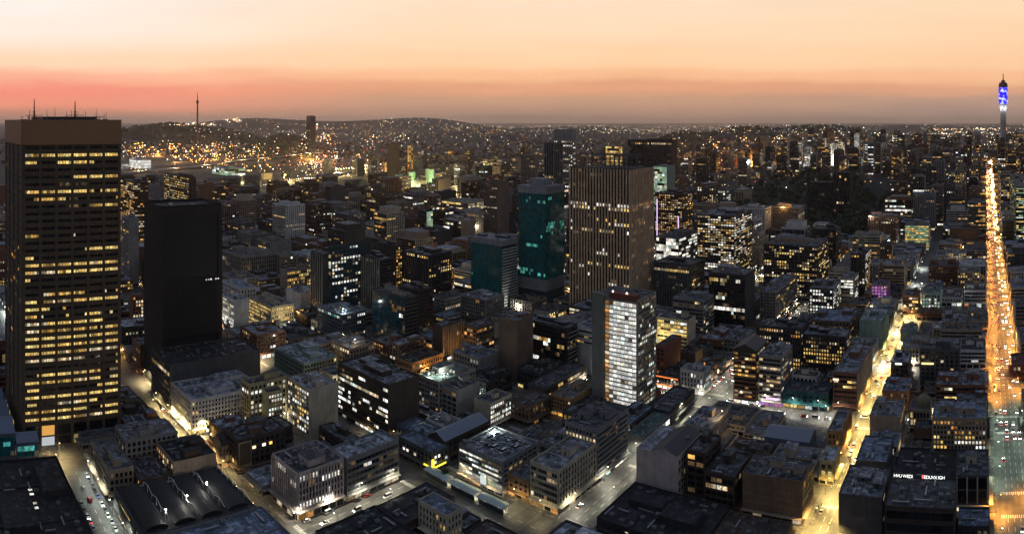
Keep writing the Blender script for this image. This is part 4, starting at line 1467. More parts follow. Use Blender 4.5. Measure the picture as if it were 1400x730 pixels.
for z_ in (3.3, h + .2):
    mb = MB()
    mb.box(a0, b0 - 2.2, z_, a1, b0 - .05, z_ + .5, wall_mat(C['orange']))
    mb.box(a0, b0 - 2.3, z_ + .05, a1, b0 - 2.2, z_ + .75, orm)
    part('awning', mb, root)
hand('office_building', 'dark maroon brick block right behind the white balcony tower', 'office building', 896, 914, 925, 476, 522, col='red', S='grid', E='blank', lit=.05, roof='brown', sn='maroon brick block', b=30)
hand('office_building', 'small brown penthouse block between the maroon brick block and white lit street', 'office building', 930, 950, 957, 485, 512, col='brown', S='blank', E='blank', roof='brown', b=16, shop=0)
yl = hand('office_building', 'cream block with bright yellow lit rows and a yellow washed side wall', 'office building', 898, 940, 951, 440, 490, col='cream', S='rib', E='blank', litS=.8, cols='YYyW', fh=3.1, bw=3.2, roof='dark', sn='yellow lit row block', proud=.5)
# --- towers in the middle
tt = hand('office_tower', 'teal glass tower with a grey concrete cap and base band', 'office tower', 709, 746, 771, 258, 425, col=(.012, .05, .055), S='glass', E='glass', glass=TEALG, lit=.02, cols='t', fh=3.4, bw=2.0, z0=32, roof='grey', shop=0, top=6, plant=False, par=1.5, sn='teal glass tower',
          canopy=False, yv=400, lrowsS={2: .15, 24: .3, 25: .35, 27: .2}, lrowsE={9: .5, 10: .6, 11: .5, 12: .4}, ac=0, dim=0, rowp=0)
root, (a0, b0, a1, b1), h, fp = tt
gc = wall_mat((.26, .27, .28))
mb = MB()
mb.box(a0 - .5, b0 - .5, h - 6, a1 + .5, b1 + .5, h + 2, gc, ROOFS['grey'])
part('concrete_cap', mb, root)
mb = MB()
mb.box(a0 - .5, b0 - .5, 20, a1 + .5, b1 + .5, 32, gc)
part('base_band', mb, root)
mb = MB()
mb.box(a0 + 8, b0 + 10, h + 2, a1 - 10, b1 - 8, h + 9, gc, ROOFS['grey'])
part('plant_room', mb, root)
pt_ = hand('office_tower', 'dark tower striped with pale bronze fins and an open steel frame on its roof', 'office tower', 779, 862, 893, 232, 446, col='black', fin=(.66, .46, .29), S='fins', E='fins', lit=.012, cols='wWY', fh=3.7, nbS=20, nbE=15, fw=1.45, mg=.8, proud=1.7, roof='black', sn='fin striped tower',
           lrows={9: .7, 10: .6, 13: .4, 14: .45, 16: .45, 18: .1, 22: .55, 25: .45, 28: .12, 30: .15}, yv=420, plant=False, ac=0, shop=.5, canopy=False, z0=6, par=.6, rowp=0, dim=.03)
root, (a0, b0, a1, b1), h, fp = pt_
mb = MB()
sm = DARKM
xs = [a0 + 12 + k * (a1 - a0 - 18) / 10 for k in range(11)]
ys = [b0 + 8 + k * (b1 - b0 - 14) / 4 for k in range(5)]
for y_ in ys:
    for x_ in xs:
        mb.tube((x_, y_, h), (x_, y_, h + 13), .28, sm, 4)
    for z_ in (4, 8.5, 13):
        mb.tube((xs[0], y_, h + z_), (xs[-1], y_, h + z_), .2, sm, 4)
for x_ in xs:
    mb.tube((x_, ys[0], h + 13), (x_, ys[-1], h + 13), .2, sm, 4)
part('roof_frame', mb, root)
ts = hand('office_building', 'lower teal glass slab with pale ledges on its right end below the teal tower', 'office tower', 644, 686, 707, 331, 428, col=(.012, .05, .055), S='glass', E='rib', glass=TEALG, glassE=GLASS, lit=.012, cols='t', fh=3.2, bw=2.0, roof='grey', shop=0, top=4, sn='teal glass slab', proud=.9,
          z0=1, dim=0, rowp=0, litE=.02)
root, (a0, b0, a1, b1), h, fp = ts
mb = MB()
mb.box(a0 - .3, b0 - .5, h - 4.5, a1 + 1.3, b1 + .3, h + 1.6, gc, ROOFS['grey'])
part('concrete_cap', mb, root)
mb = MB()
nn = 21
for k in range(nn):
    z_ = 3 + k * (h - 9) / nn
    mb.box(a1 + .25, b0 + .02, z_, a1 + 1.1, b1 - .02, z_ + 1.5, wall_mat((.42, .43, .43)))
part('ledges', mb, root)
hand('office_tower', 'slim plain brown tower on a narrower grey foot left of the teal glass tower', 'office tower', 661, 680, 696, 250, 340, col=(.15, .11, .085), S='grid', E='none', lit=.05, cols='Ww', fh=3.4, bw=2.2, gw=.4, roof='dark', sn='slim brown tower', shop=0, canopy=False)
# --- dark block group
hand('office_building', 'dark navy glazed office block with a cream gridded end', 'office building', 509, 554, 573, 409, 484, col='charcoal', S='glass', E='grid', glassS=NAVYG, fin='cream', lit=.035, cols='yWw', fh=3.2, bw=2.4, gw=.72, roof='dark', sn='navy glazed block', trim='cream', shop=.3, shopcols='tc', nplant=2)
hand('office_building', 'orange floodlit block ribbed with tall fins', 'office building', 592, 605, 636, 447, 495, col='darkbrown', fin='tan', S='blank', E='fins', lit=.03, cols='o', fh=3.2, bw=2.0, fw=.7, roof='grey', sn='orange ribbed block', shop=.8, shopcols='Wo')
hand('shop_building', 'low orange block with yellow lit shops at the foot of the navy glazed block', 'shop building', 540, 563, 605, 498, 514, col='orange', S='grid', E='grid', lit=.1, cols='yo', fh=3.4, bw=2.6, gw=.5, roof='black', plant=False, ac=3, sn='orange ornate block', shop=.6, shopcols='yY')
hand('office_building', 'brown gridded block right of the orange ribbed block', 'office building', 634, 651, 676, 450, 492, col='brown', fin='pink', S='grid', E='grid', lit=.12, cols='oy', fh=3.3, bw=3.4, gw=.8, roof='dark', trim='pink')
hand('office_building', 'brown blank fronted slab joined to the dark glazed double block', 'office building', 681, 707, 722, 440, 524, col=(.17, .115, .08), S='blank', E='none', roof='grey', lit=.05, sn='brown blank slab', b=20, shop=0)
hand('office_building', 'dark glazed double block with scattered blue white windows', 'office building', 712, 776, 790, 450, 520, col='charcoal', S='glass', E='balc', glassS=GLASS, fin='concrete', lit=.07, cols='Wwcy', fh=3.1, bw=2.2, roof='grey', sn='dark glazed double block', shop=.4, shopcols='cW', nplant=2)
hand('office_building', 'striped white and black block on tall columns beside the white balcony tower', 'office building', 785, 812, 822, 452, 514, col='white', S='rib', E='rib', lit=.02, fh=4.2, bw=4, sill=2.2, proud=1.0, roof='grey', z0=22, sn='striped white block', shop=0, b=30, plant=False)
hand('office_building', 'teal black slab with columns of white lit windows', 'office building', 449, 453, 494, 338, 444, col=(.02, .04, .05), S='glass', E='grid', glass=NAVYG, lit=.1, lrowsE={k: .3 for k in range(3, 20)}, cols='Wwc', fh=3.3, bw=3.6, gw=.6, roof='dark', sn='teal black slab', b=48)
hand('office_building', 'slim grey finned block in front of the teal black slab', 'office building', 425, 446, 456, 350, 446, col='charcoal', fin='grey', S='fins', E='none', lit=.01, fh=3.3, bw=4.2, fw=1.3, proud=1.2, roof='grey', sn='slim grey finned block', shop=0, b=22)
hand('office_building', 'grey finned block with a banded right side beside the teal black slab', 'office building', 493, 519, 538, 356, 444, col='charcoal', fin='concrete', S='fins', E='rib', lit=.02, litE=.0, cols='w', fh=3.3, bw=3.6, fw=1.2, proud=1.0, roof='grey', sn='banded grey finned block')
hand('office_building', 'wide finned block with one yellow window and six lit panes on its right side', 'office building', 550, 586, 618, 350, 420, col='charcoal', fin='darkgrey', S='fins', E='grid', lit=.01, litE=.08, lrowsE={4: .7, 5: .7}, cols='Yyw', fh=3.4, bw=3.4, fw=1.1, proud=1.0, gw=.5, roof='grey', sn='wide finned block')
hand('office_building', 'finned block with an orange lit slot on its right end behind the banded block', 'office building', 497, 541, 551, 337, 412, col='charcoal', fin='darkgrey', S='fins', E='grid', lit=.01, litE=.7, colsE='yoo', fh=3.4, bw=3.4, fw=1.1, proud=.9, roof='dark', sn='orange slot finned block')
hand('office_building', 'dark maroon stepped block in front of the wide finned block', 'office building', 543, 571, 592, 398, 462, col=(.05, .03, .03), S='grid', E='grid', lit=.06, cols='yw', fh=3.4, bw=3, roof='dark', sn='maroon stepped block')
hand('office_building', 'pale columned block with a busy roof below the teal glass slab', 'office building', 630, 664, 689, 411, 455, col='concrete', S='pil', E='pil', lit=.02, fh=3.4, bw=2.4, fw=.8, roof='silver', sn='pale columned block', nplant=2, ac=8)
hand('office_building', 'blue grey block with a bright roof lamp right of the golden lit court', 'office building', 434, 468, 500, 432, 470, col='blue', S='grid', E='grid', lit=.12, cols='cWt', fh=3.2, bw=2.4, roof='grey', sn='blue grey lamp block')
hand('office_building', 'golden lit old block around a bright court', 'office building', 340, 371, 402, 421, 458, col='cream', S='grid', E='grid', lit=.6, litE=.7, cols='YYy', fh=3.3, bw=2.4, gw=.55, roof='tan', sn='golden lit court block', ac=4, shop=.8, shopcols='Yy')
hand('office_building', 'pale pitted block with rows of white lit windows left of the golden court', 'office building', 303, 320, 340, 412, 462, col='white', S='grid', E='blank', litS=.6, cols='wWW', fh=3.3, bw=2.4, roof='silver', sn='pale block beside golden court')
hl = hand('hall', 'blue roofed hall with white curved gables behind the golden lit court', 'hall', 303, 329, 350, 396, 420, col='white', S='grid', E='grid', lit=.03, fh=4, bw=3.4, gw=.45, roof='blue', plant=False, ac=0, sn='blue roofed gabled hall', det=2)
root, (a0, b0, a1, b1), h, fp = hl
for y_ in (b0 + .3, b1 - .3):
    mb = MB()
    for t_ in range(7):
        s_ = math.cos(t_ / 7 * math.pi / 2)
        mb.box(-4 * s_ - .6, y_ - .3, h + .9 + t_ * .7, 4 * s_ + .6, y_ + .3, h + 1.6 + t_ * .7, wall_mat(C['white']))
    part('curved_gable', mb, root)
hand('hall', 'long grey classical hall with a row of tall pillars behind the black blank tower', 'hall', 303, 330, 378, 352, 388, col='concrete', S='pil', E='pil', lit=.01, colsE='y', fh=6, bw=2.8, fw=.9, roof='dark', sn='grey classical hall', plant=True)
hand('office_building', 'dark block with six rows of yellow office windows', 'office building', 383, 392, 428, 371, 405, col='tan', S='blank', E='grid', litE=.6, cols='Yyy', fh=3.6, bw=2.6, gw=.55, roof='dark', sn='yellow office row block')
hand('office_building', 'pale block with two lit floors behind the yellow office row block', 'office building', 366, 380, 406, 352, 384, col='concrete', S='blank', E='rib', litE=.25, cols='Ww', fh=3.6, bw=3, roof='dark')
hand('office_building', 'pale mint white house roofed block below the slim grey finned block', 'office building', 391, 411, 436, 403, 428, col='white', S='blank', E='blank', roof='silver', sn='pale mint block')
# --- right of the fin striped tower
hand('office_building', 'dark finned block with a strip of yellow lights near its roof', 'office building', 893, 943, 963, 364, 442, col='charcoal', fin='grey', S='fins', E='rib', lit=.01, lrowsS={1: .75}, cols='Yw', fh=3.4, bw=1.8, fw=.5, roof='dark', sn='dark strip lit finned block')
hand('office_building', 'plain grey stepped block below the dark strip lit finned block', 'office building', 920, 962, 976, 412, 470, col='grey', S='rib', E='rib', lit=.05, cols='wc', fh=3.4, bw=2.6, roof='grey', sn='grey stepped block')
hand('office_building', 'dark curtain walled block with a white lit stair column and plain grey right side', 'office building', 969, 1019, 1032, 377, 458, col='charcoal', S='glass', E='blank', lit=.02, lrowsS={1: .3, 10: .2}, cols='yWc', fh=3.4, bw=2.2, roof='grey', trim='grey', sn='white stair column block')
hand('apartment_tower', 'slab tower with warm lit rows and a dark core beside the park', 'apartment tower', 953, 1004, 1028, 296, 394, col='darkgrey', S='grid', E='balc', lit=.72, litE=.5, cols='wwyW', fh=3.0, bw=3.4, gw=.75, roof='grey', sn='warm lit slab tower')
ne = hand('hotel_tower', 'dark tower edged with two vertical violet neon strips', 'hotel', 895, 933, 947, 266, 366, col='darkbrown', S='grid', E='grid', lit=.5, litE=.35, cols='wyo', fh=3.1, bw=3.0, gw=.6, roof='dark', sn='violet neon tower', det=2)
root, (a0, b0, a1, b1), h, fp = ne
for x_, zt in ((a0 + 4, h - 8), (a1 - 6, h - 30)):
    mb = MB()
    mb.box(x_ - .5, b0 - .8, 20, x_ + .5, b0 - .05, zt, emit_mat('violet_neon', (.75, .55, 1), 1.5))
    part('neon_strip', mb, root)
hand('office_building', 'office front ablaze with white light under the violet neon tower', 'office building', 897, 928, 956, 326, 386, col='grey', S='glass', E='rib', lit=.85, litE=.5, cols='WWc', fh=4, bw=3.4, roof='dark', sn='white blazing office')
hand('apartment_building', 'broad dark apartment slab with a tan right end and rows of yellow windows', 'apartment block', 1044, 1118, 1133, 338, 412, col='charcoal', fin='tan', S='grid', E='rib', lit=.4, litE=.3, cols='wwYy', fh=3.2, bw=3.0, gw=.62, roof='dark', sn='broad dark apartment slab', trim='tan')
hand('office_building', 'grey ribbon block seen end on with long lit ledges below the broad apartment slab', 'office building', 1039, 1061, 1090, 400, 446, col='concrete', S='grid', E='rib', lit=.03, litE=.3, cols='yd', fh=3.2, bw=3, roof='grey', sn='end on ribbon block')
hand('office_building', 'dark block with white lit rows right of the end on ribbon block', 'office building', 1106, 1139, 1150, 396, 442, col='darkgrey', S='grid', E='grid', lit=.4, cols='WWc', fh=3.2, bw=3, roof='grey', sn='white row dark block')
hand('office_building', 'banded pale block with lit floors left of the orange edged tower', 'office building', 1149, 1167, 1174, 382, 424, col='concrete', S='rib', E='rib', lit=.35, cols='wW', fh=3.2, bw=3, roof='grey', sn='banded pale block')
hand('apartment_building', 'dark tower with an orange lit right edge above the violet lit block', 'apartment block', 1163, 1183, 1191, 348, 410, col='charcoal', S='grid', E='grid', lit=.08, litE=.75, cols='yoW', fh=3.2, bw=3, roof='dark', sn='orange edged tower')
hand('office_building', 'block washed in violet light with a row of pale fins', 'office building', 1191, 1213, 1216, 391, 422, col='purple', S='fins', E='fins', fin='purple', lit=.85, cols='p', fh=3.4, bw=3.2, fw=.9, roof='dark', sn='violet lit block', b=20)
hand('apartment_building', 'apartment block glowing lime green from every balcony', 'apartment block', 1237, 1270, 1278, 308, 342, col='concrete', S='balc', E='balc', lit=.9, cols='gGY', fh=3.2, bw=3.2, roof='dark', sn='lime lit balcony block', b=25)
hand('office_building', 'long plain brown windowless block beside the main avenue', 'store', 1298, 1338, 1341, 313, 338, col='brown', S='none', E='blank', roof='dark', sn='long brown windowless block', b=30)
hand('apartment_building', 'tan gridded block with rows of lit windows left of the main avenue', 'apartment block', 1309, 1340, 1343, 372, 400, col='tan', S='grid', E='blank', lit=.6, cols='yWY', fh=3, bw=2.8, roof='grey', b=24, sn='tan gridded block')
hand('apartment_building', 'pale gridded block with white lit rooms behind the small lit side street', 'apartment block', 1293, 1321, 1323, 346, 366, col='white', S='grid', E='blank', lit=.55, cols='yw', fh=3.2, bw=3.4, roof='dark', b=24, sn='pale gridded block')
hand('office_building', 'mint lit block at the foot of the small lit side street', 'office building', 1260, 1286, 1289, 402, 432, col='green', S='grid', E='blank', lit=.6, cols='cWG', fh=3.2, bw=3, roof='grey', b=24, sn='mint lit side street block')
hand('apartment_building', 'orange brown block with lit balconies right of the violet lit block', 'apartment block', 1234, 1256, 1259, 405, 430, col='brick', S='rib', E='blank', lit=.5, cols='wYo', fh=3.2, bw=3, roof='dark', b=24)
hand('office_building', 'grey mint roofed block with a big blank wall left of the lime lit balcony block', 'office building', 1203, 1219, 1222, 334, 368, col='brown', S='grid', E='blank', lit=.4, cols='oyw', fh=3.2, bw=3, roof='dark', b=20)
# --- right edge, beyond the avenue
hand('apartment_tower', 'tall tower with lime lit ledges at the right edge beyond the main avenue', 'apartment tower', 1380, 1389, 1412, 256, 348, side='W', col='charcoal', S='rib', E='rib', lit=.5, litS=.75, litE=.2, cols='gGYc', fh=3.1, bw=3.2, roof='dark', sn='lime ledged tower')
hand('shop_building', 'red roofed hall at the right edge of the main avenue', 'hall', 1381, 1384, 1440, 500, 522, side='W', col='red', S='grid', E='grid', lit=.05, roof='red', plant=False, ac=0, b=26, sn='red roofed hall')
hand('shop_building', 'low dark store with a bright sign opposite the scattered window apartment block', 'shop building', 1396, 1400, 1470, 558, 590, side='W', col='charcoal', S='grid', E='grid', lit=.1, roof='dark', b=30, shop=.5)
hand('office_building', 'pale tan corner block beyond the main avenue above the red roofed hall', 'office building', 1376, 1382, 1420, 372, 398, side='W', col='pink', S='grid', E='grid', lit=.05, roof='grey', b=24)
# --- left background
hand('hotel_tower', 'slab block with slanting orange lit balcony lines behind the bronze tower', 'hotel', 164, 184, 203, 250, 352, col='darkbrown', S='balc', E='balc', fin='brick', lit=.6, litE=.3, cols='oyw', fh=3.2, bw=4, roof='dark', sn='orange lined slab')
hand('office_tower', 'dark crown roofed block with a bright panel of yellow windows behind the black blank tower', 'office tower', 224, 258, 268, 243, 330, col='darkbrown', S='grid', E='grid', lit=.75, litE=.05, cols='wYy', fh=4.2, bw=5, gw=.5, sill=1.6, roof='dark', sn='yellow panel block')
hand('office_building', 'pale slim block with a dark glazed left side beside the bronze tower', 'office building', 166, 176, 190, 300, 392, col='concrete', S='grid', E='blank', lit=.05, cols='y', fh=3.3, bw=3, roof='blue', sn='pale slim block')
hand('office_building', 'brown gridded block with a red lit sign strip at its foot behind the dark podium', 'office building', 177, 181, 197, 405, 456, col='brick', S='blank', E='grid', lit=.5, litE=.5, cols='wWo', fh=3.3, bw=2.4, roof='grey', sn='red sign gridded block')


def wall_or_added_lamp(root, x, y, z, rgb, energy):  # lamps of the place, and accent lamps added for glow
    mb = MB()
    mb.lathe([(.12, z - .25), (.34, z), (.12, z + .25)], emit_mat('wall_or_added_lamp_glass', rgb, 14), 8, x, y)
    p_ = part('wall_or_added_lamp', mb, root)
    ld = bpy.data.lights.new('wall_or_added_light', 'POINT')
    ld.energy, ld.color, ld.shadow_soft_size = energy, rgb, .4
    link('wall_or_added_light', ld, p_, (x, y, z - .5))


def by_label(s_):
    return [o for o in bpy.data.objects if o.get('label', '').startswith(s_)][0]


def lamp_on(s_, px_, y_, z, rgb, energy):
    """a wall lamp of the named building near a survey pixel at height z"""
    o = by_label(s_)
    X, Y = at(px_, y_, z)
    wall_or_added_lamp(o, X - o.location.x, Y - o.location.y, z, rgb, energy)


lamp_on('narrow cream stair wing', 389, 541, 17, (1, .97, .82), 3200)
lamp_on('narrow cream stair wing', 389, 565, 9, (1, .97, .82), 2600)
lamp_on('tall grey blank walled', 408, 540, 22, (.95, 1, .95), 2600)
lamp_on('low cream block with a bright', 464, 521, 16, (1, .9, .62), 6000)
lamp_on('flat grey block with a lit', 485, 464, 26, (1, .9, .75), 3000)
lamp_on('grey gridded block with bright', 587, 511, 28, (.9, 1, .85), 5000)
lamp_on('grey gridded block with bright', 606, 507, 28, (.9, 1, .85), 5000)
lamp_on('blue grey block with a bright', 469, 422, 30, (.85, 1, 1), 6000)
lamp_on('golden lit old block', 371, 452, 8, (1, .82, .42), 9000)
lamp_on('golden lit old block', 395, 440, 14, (1, .82, .42), 7000)
lamp_on('office block with mint lit', 676, 587, 19.5, (.85, 1, .92), 5200)
lamp_on('orange floodlit block', 625, 489, 6, (1, .5, .15), 9000)
lamp_on('orange floodlit block', 640, 478, 6, (1, .5, .15), 8000)
lamp_on('low orange block with', 585, 503, 4, (1, .55, .15), 4000)
lamp_on('finned block with an orange lit', 546, 380, 14, (1, .6, .1), 14000)
lamp_on('cream block with bright yellow', 905, 462, 16, (1, .85, .3), 9000)
lamp_on('pale concrete house', 987, 562, 20, (1, .6, .25), 3500)
lamp_on('pale slim block with', 190, 360, 12, (1, .85, .5), 9000)
lamp_on('block washed in violet', 1203, 424, 2, (.7, .2, 1), 9000)
lamp_on('striped white and black', 800, 516, 6, (1, .93, .75), 6000)
lamp_on('dark glazed double block', 735, 505, 7, (.85, 1, .9), 6000)
lamp_on('wide finned block', 626, 372, 14, (1, .62, .12), 12000)
lamp_on('low dark glazed' if False else 'teal glass tower', 777, 415, 8, (.95, 1, .8), 16000)

for px_, y_ in ((238, 573), (246, 582), (254, 590)):  # lamps added to give this front an even golden wash
    lamp_on('white seven storey block', px_, y_ - 6, 4.5, (1, .76, .32), 2600)
for px_, y_ in ((272, 592), (290, 586), (308, 580)):  # more added lamps, brightening the long side
    lamp_on('white seven storey block', px_, y_ + 4, 4.5, (1, .82, .48), 800)
lamp_on('cream yellow block', 360, 588, 5, (1, .82, .4), 3500)

# small coloured lights of signs
for s_, px_, y_, z_, wd, rgb in (('brown gridded block with a red', 188, 452, 4, 5, (1, .05, .04)), ('low dark store with a bright', 1398, 566, 9, 4, (1, .12, .05)), ('pale grey slab with stacked', 1052, 551, 5, 9, (.8, .45, 1)),
                                 ('brown brick block', 1145, 516, 21, 4, (1, .72, .5)), ('dark office with one column', 1272, 482, 19, 9, (1, .75, .3)), ('dark low block with a pale', 1229, 497, 17, 5, (.85, 1, .9))):
    o = by_label(s_)
    X, Y = at(px_, y_, z_)
    fp_ = [q for q in FOOT if abs((q[0] + q[2]) / 2 - o.location.x) < .1 and abs((q[1] + q[3]) / 2 - o.location.y) < .1][0]
    lx_ = max(fp_[0] + wd / 2, min(fp_[2] - wd / 2, X)) - o.location.x
    mb = MB()
    mb.box(lx_ - wd / 2, fp_[1] - o.location.y - .6, z_, lx_ + wd / 2, fp_[1] - o.location.y - .36, z_ + 1.3, emit_mat('sign_light', rgb, 1.8))
    part('lit_sign', mb, o)
# ---------------------------------------------------------------- landmarks far out
def far_tower(name, label, cat, px_, d, half, yt, profile=None):
    X, Y = polar(px_, d)
    zg = ground(X, Y) - 2
    return X, Y, zg


WHITEC = wall_mat((.34, .33, .32), .8, .15)
# telecom tower on the ridge
X, Y = polar(1371.5, 2700)
zg = ground(X, Y) - 3
tw = tag(link('telecom_tower', None, None, (X, Y, zg)), 'slender telecom tower with a blue screen drum and pale lit collar on the ridge', 'telecom tower')
zz = lambda y_: HC - 2700 * (y_ - HY) / R - zg
mb = MB()
mb.lathe([(13.5, 0), (12.2, 30), (11.5, zz(158)), (12.2, zz(150)), (15.5, zz(142.5))], WHITEC, 24)
part('shaft', mb, tw)
mscr = bpy.data.materials.new('blue_screen')
mscr.use_nodes = True
t = mscr.node_tree
t.nodes.clear()
tcn = t.nodes.new('ShaderNodeTexCoord')
n1 = t.nodes.new('ShaderNodeTexNoise')
n1.inputs['Scale'].default_value = .085
n1.inputs['Detail'].default_value = 1
t.links.new(tcn.outputs['Object'], n1.inputs['Vector'])
em = t.nodes.new('ShaderNodeEmission')
t.links.new(ramp_node(t, n1.outputs[0], [(.50, (.03, .02, .95)), (.56, (.12, .10, 1.0)), (.66, (.8, .85, 1.0))], 'LINEAR'), em.inputs[0])
em.inputs[1].default_value = 1.1
o_ = t.nodes.new('ShaderNodeOutputMaterial')
t.links.new(em.outputs[0], o_.inputs[0])
mb = MB()
mb.lathe([(16, zz(142.3)), (18, zz(140)), (18, zz(122)), (16, zz(119.5))], mscr, 28)
part('screen_drum', mb, tw)
mb = MB()
bd = wall_mat((.16, .10, .09))
for k, (ra, rb) in enumerate(((18, 18), (18, 18), (16, 16))):
    mb.lathe([(ra, zz(119.4 - k * 2.2)), (rb, zz(118 - k * 2.2)), (rb - 2.5, zz(117.4 - k * 2.2))], bd, 24)
mb.lathe([(9, zz(113)), (8, zz(110.2)), (5, zz(109.6))], bd, 20)
part('observation_deck', mb, tw)
mb = MB()
mb.lathe([(2.6, zz(110)), (1.8, zz(106)), (1.7, zz(103)), (.5, zz(100))], plain('mast_orange', (.45, .20, .08)), 10)
part('antenna', mb, tw)
mb = MB()
mb.box(-40, -30, 0, 45, 40, 26, wall_mat(C['darkgrey']), ROOFS['dark'])
part('base_building', mb, tw)
for k in range(6):
    a = k * math.pi / 3 + math.pi * 1.05
    ld = bpy.data.lights.new('collar_light', 'POINT')
    ld.energy, ld.color, ld.shadow_soft_size = 16000, (.9, .96, 1), .6
    link('collar_light', ld, tw, (21 * math.cos(a), 21 * math.sin(a), zz(148)))
# second, more distant mast
X, Y = polar(270, 4750)
zg = ground(X, Y) - 3
tw = tag(link('radio_tower', None, None, (X, Y, zg)), 'thin dark radio mast standing on the wooded hill far behind the rail yards', 'radio mast')
zz = lambda y_: HC - 4750 * (y_ - HY) / R - zg
mb = MB()
mb.lathe([(9, 0), (6, zz(160)), (5, zz(142))], plain('mast_dark', (.10, .05, .04)), 12)
part('shaft', mb, tw)
mb = MB()
mb.lathe([(5, zz(142)), (9, zz(141)), (9, zz(138)), (5, zz(137))], plain('mast_dark', (.10, .05, .04)), 12)
part('gallery', mb, tw)
mb = MB()
mb.lathe([(3.6, zz(137)), (2.6, zz(131)), (1.0, zz(126))], plain('mast_red', (.3, .08, .05)), 8)
part('antenna', mb, tw)

hand('office_tower', 'tall flat topped tower with a dark crown and a fine grid of pale lit windows', 'office tower', 757, 783, 787, 178, 300, col='concrete', S='grid', E='grid', lit=.6, cols='wdW', fh=4.0, bw=4.6, gw=.55, roof='black', det=1, top=22, plant=False, sn='fine gridded tower', shop=0, yv=250)
hand('office_tower', 'dark ribbed slab tower just left of the fine gridded tower', 'office tower', 744, 757, 769, 196, 310, col='darkgrey', fin='grey', S='fins', E='fins', lit=.0, fh=5, bw=6, fw=1.4, proud=1.4, roof='black', det=1, plant=False, sn='dark ribbed slab tower', shop=0, yv=260)
hand('office_building', 'wide dark flat topped complex with a thin line of lights under its roof', 'office complex', 858, 918, 926, 192, 262, col='black', S='grid', E='blank', lit=.0, lrows={1: .6}, cols='wy', fh=6, bw=6, roof='black', det=1, sn='wide dark complex', shop=0, yv=235)
hand('office_building', 'pale stepped block with a lit top behind the teal glass tower', 'office building', 712, 732, 736, 212, 300, col='tan', S='grid', E='blank', lit=.05, fh=5, bw=5, roof='dark', det=1, shop=0, yv=240, sn='pale stepped far block')
hand('office_building', 'amber lit glass block behind the roof frame of the fin striped tower', 'office building', 828, 851, 853, 200, 262, col='tan', S='rib', E='blank', lit=.9, cols='YoY', fh=6, bw=5, roof='dark', det=1, shop=0, b=40)
hand('office_building', 'pale green lit office right behind the fin striped tower', 'office building', 892, 912, 915, 228, 292, col='green', S='glass', E='blank', lit=.9, cols='GGc', fh=5, bw=6, roof='grey', det=1, shop=0, b=40)
hand('office_tower', 'lone dark tower block standing far out on the hillside', 'office tower', 419, 425, 427, 161, 204, col='charcoal', S='grid', E='blank', lit=.02, fh=9, bw=8, roof='dark', det=1, shop=0, b=40, yv=195)
hand('office_tower', 'rounded plain grey block far beyond the rail yards', 'office tower', 529, 541, 546, 197, 248, col='darkbrown', S='blank', E='blank', lit=0, fh=9, roof='dark', det=1, shop=0)
hand('office_tower', 'slim amber floodlit tower far beyond the rail yards', 'office tower', 557, 562, 565, 199, 246, col='orange', S='grid', E='grid', lit=.8, cols='oYo', fh=8, bw=9, roof='dark', det=1, shop=0)
hand('office_building', 'low amber lit block at the end of the lit viaduct', 'office building', 526, 538, 543, 223, 238, col='orange', S='rib', E='rib', lit=.95, cols='YoY', fh=8, bw=9, roof='tan', det=1, shop=0)
for px_, w2, yt_, nm in ((549, 9, 240, 'squat green lit drum beside the lit viaduct'), (563, 5, 236, 'taller narrow green lit drum between two green lit drums'), (588, 6, 232, 'green lit drum standing apart on the right of the lit viaduct')):
    X, Y = at(px_, 258)
    d = math.hypot(X, Y)
    h = HC - d * (yt_ - HY) / R
    r = w2 * d / R
    rt_ = tag(link('storage_drum', None, None, (X, Y, ground(X, Y))), nm, 'cooling drum', None)
    mb = MB()
    mb.lathe([(r, -2), (r * .93, h * .5), (r * .97, h)], wall_mat((.25, .42, .26), .8, .1), 20)
    part('wall', mb, rt_)
    mb = MB()
    mb.lathe([(r * 1.02, h), (r * 1.02, h + 2), (r * .9, h + 2.6)], wall_mat((.30, .42, .30)), 20)
    part('roof', mb, rt_)
    for k in (-1, 1):
        ld = bpy.data.lights.new('drum_floodlight', 'POINT')
        ld.energy, ld.color, ld.shadow_soft_size = 70000, (.8, 1, .55), .6
        a = math.atan2(-Y, -X) + k * .7
        link('drum_floodlight', ld, rt_, (math.cos(a) * (r + 14), math.sin(a) * (r + 14), 8))
hand('apartment_tower', 'plain dark slab rising behind the dark trees of the park', 'apartment tower', 1139, 1162, 1166, 238, 306, col='black', S='grid', E='blank', lit=.02, dim=.02, fh=5, bw=5, roof='black', det=1, shop=0, b=30, sn='plain dark park slab', plant=False)
hand('apartment_tower', 'broad unlit dark block left of the plain dark slab behind the park', 'apartment tower', 1104, 1137, 1141, 252, 304, col='black', S='grid', E='blank', lit=.01, dim=.05, fh=5, bw=5, roof='black', det=1, shop=0, b=30, plant=False)
hand('office_building', 'blazing white lit facade in the rail yards beside the bronze tower', 'depot', 177, 188, 191, 219, 231, col='white', S='rib', E='rib', lit=.95, cols='B', fh=12, bw=16, roof='silver', det=1, shop=0, z0=1, b=60)
hand('office_building', 'flat pale green lit terminal in the rail yards', 'terminal', 290, 312, 318, 231, 241, col='green', S='rib', E='rib', lit=.6, cols='GcW', fh=8, bw=14, roof='silver', det=1, shop=0, z0=1, b=70)
hand('hall', 'wide arched roof market hall glowing cream from within', 'market hall', 604, 640, 662, 278, 292, col='cream', S='rib', E='rib', lit=.7, cols='wY', fh=5, bw=7, roof='tan', det=1, shop=0, z0=1, b=70, sn='cream market hall')
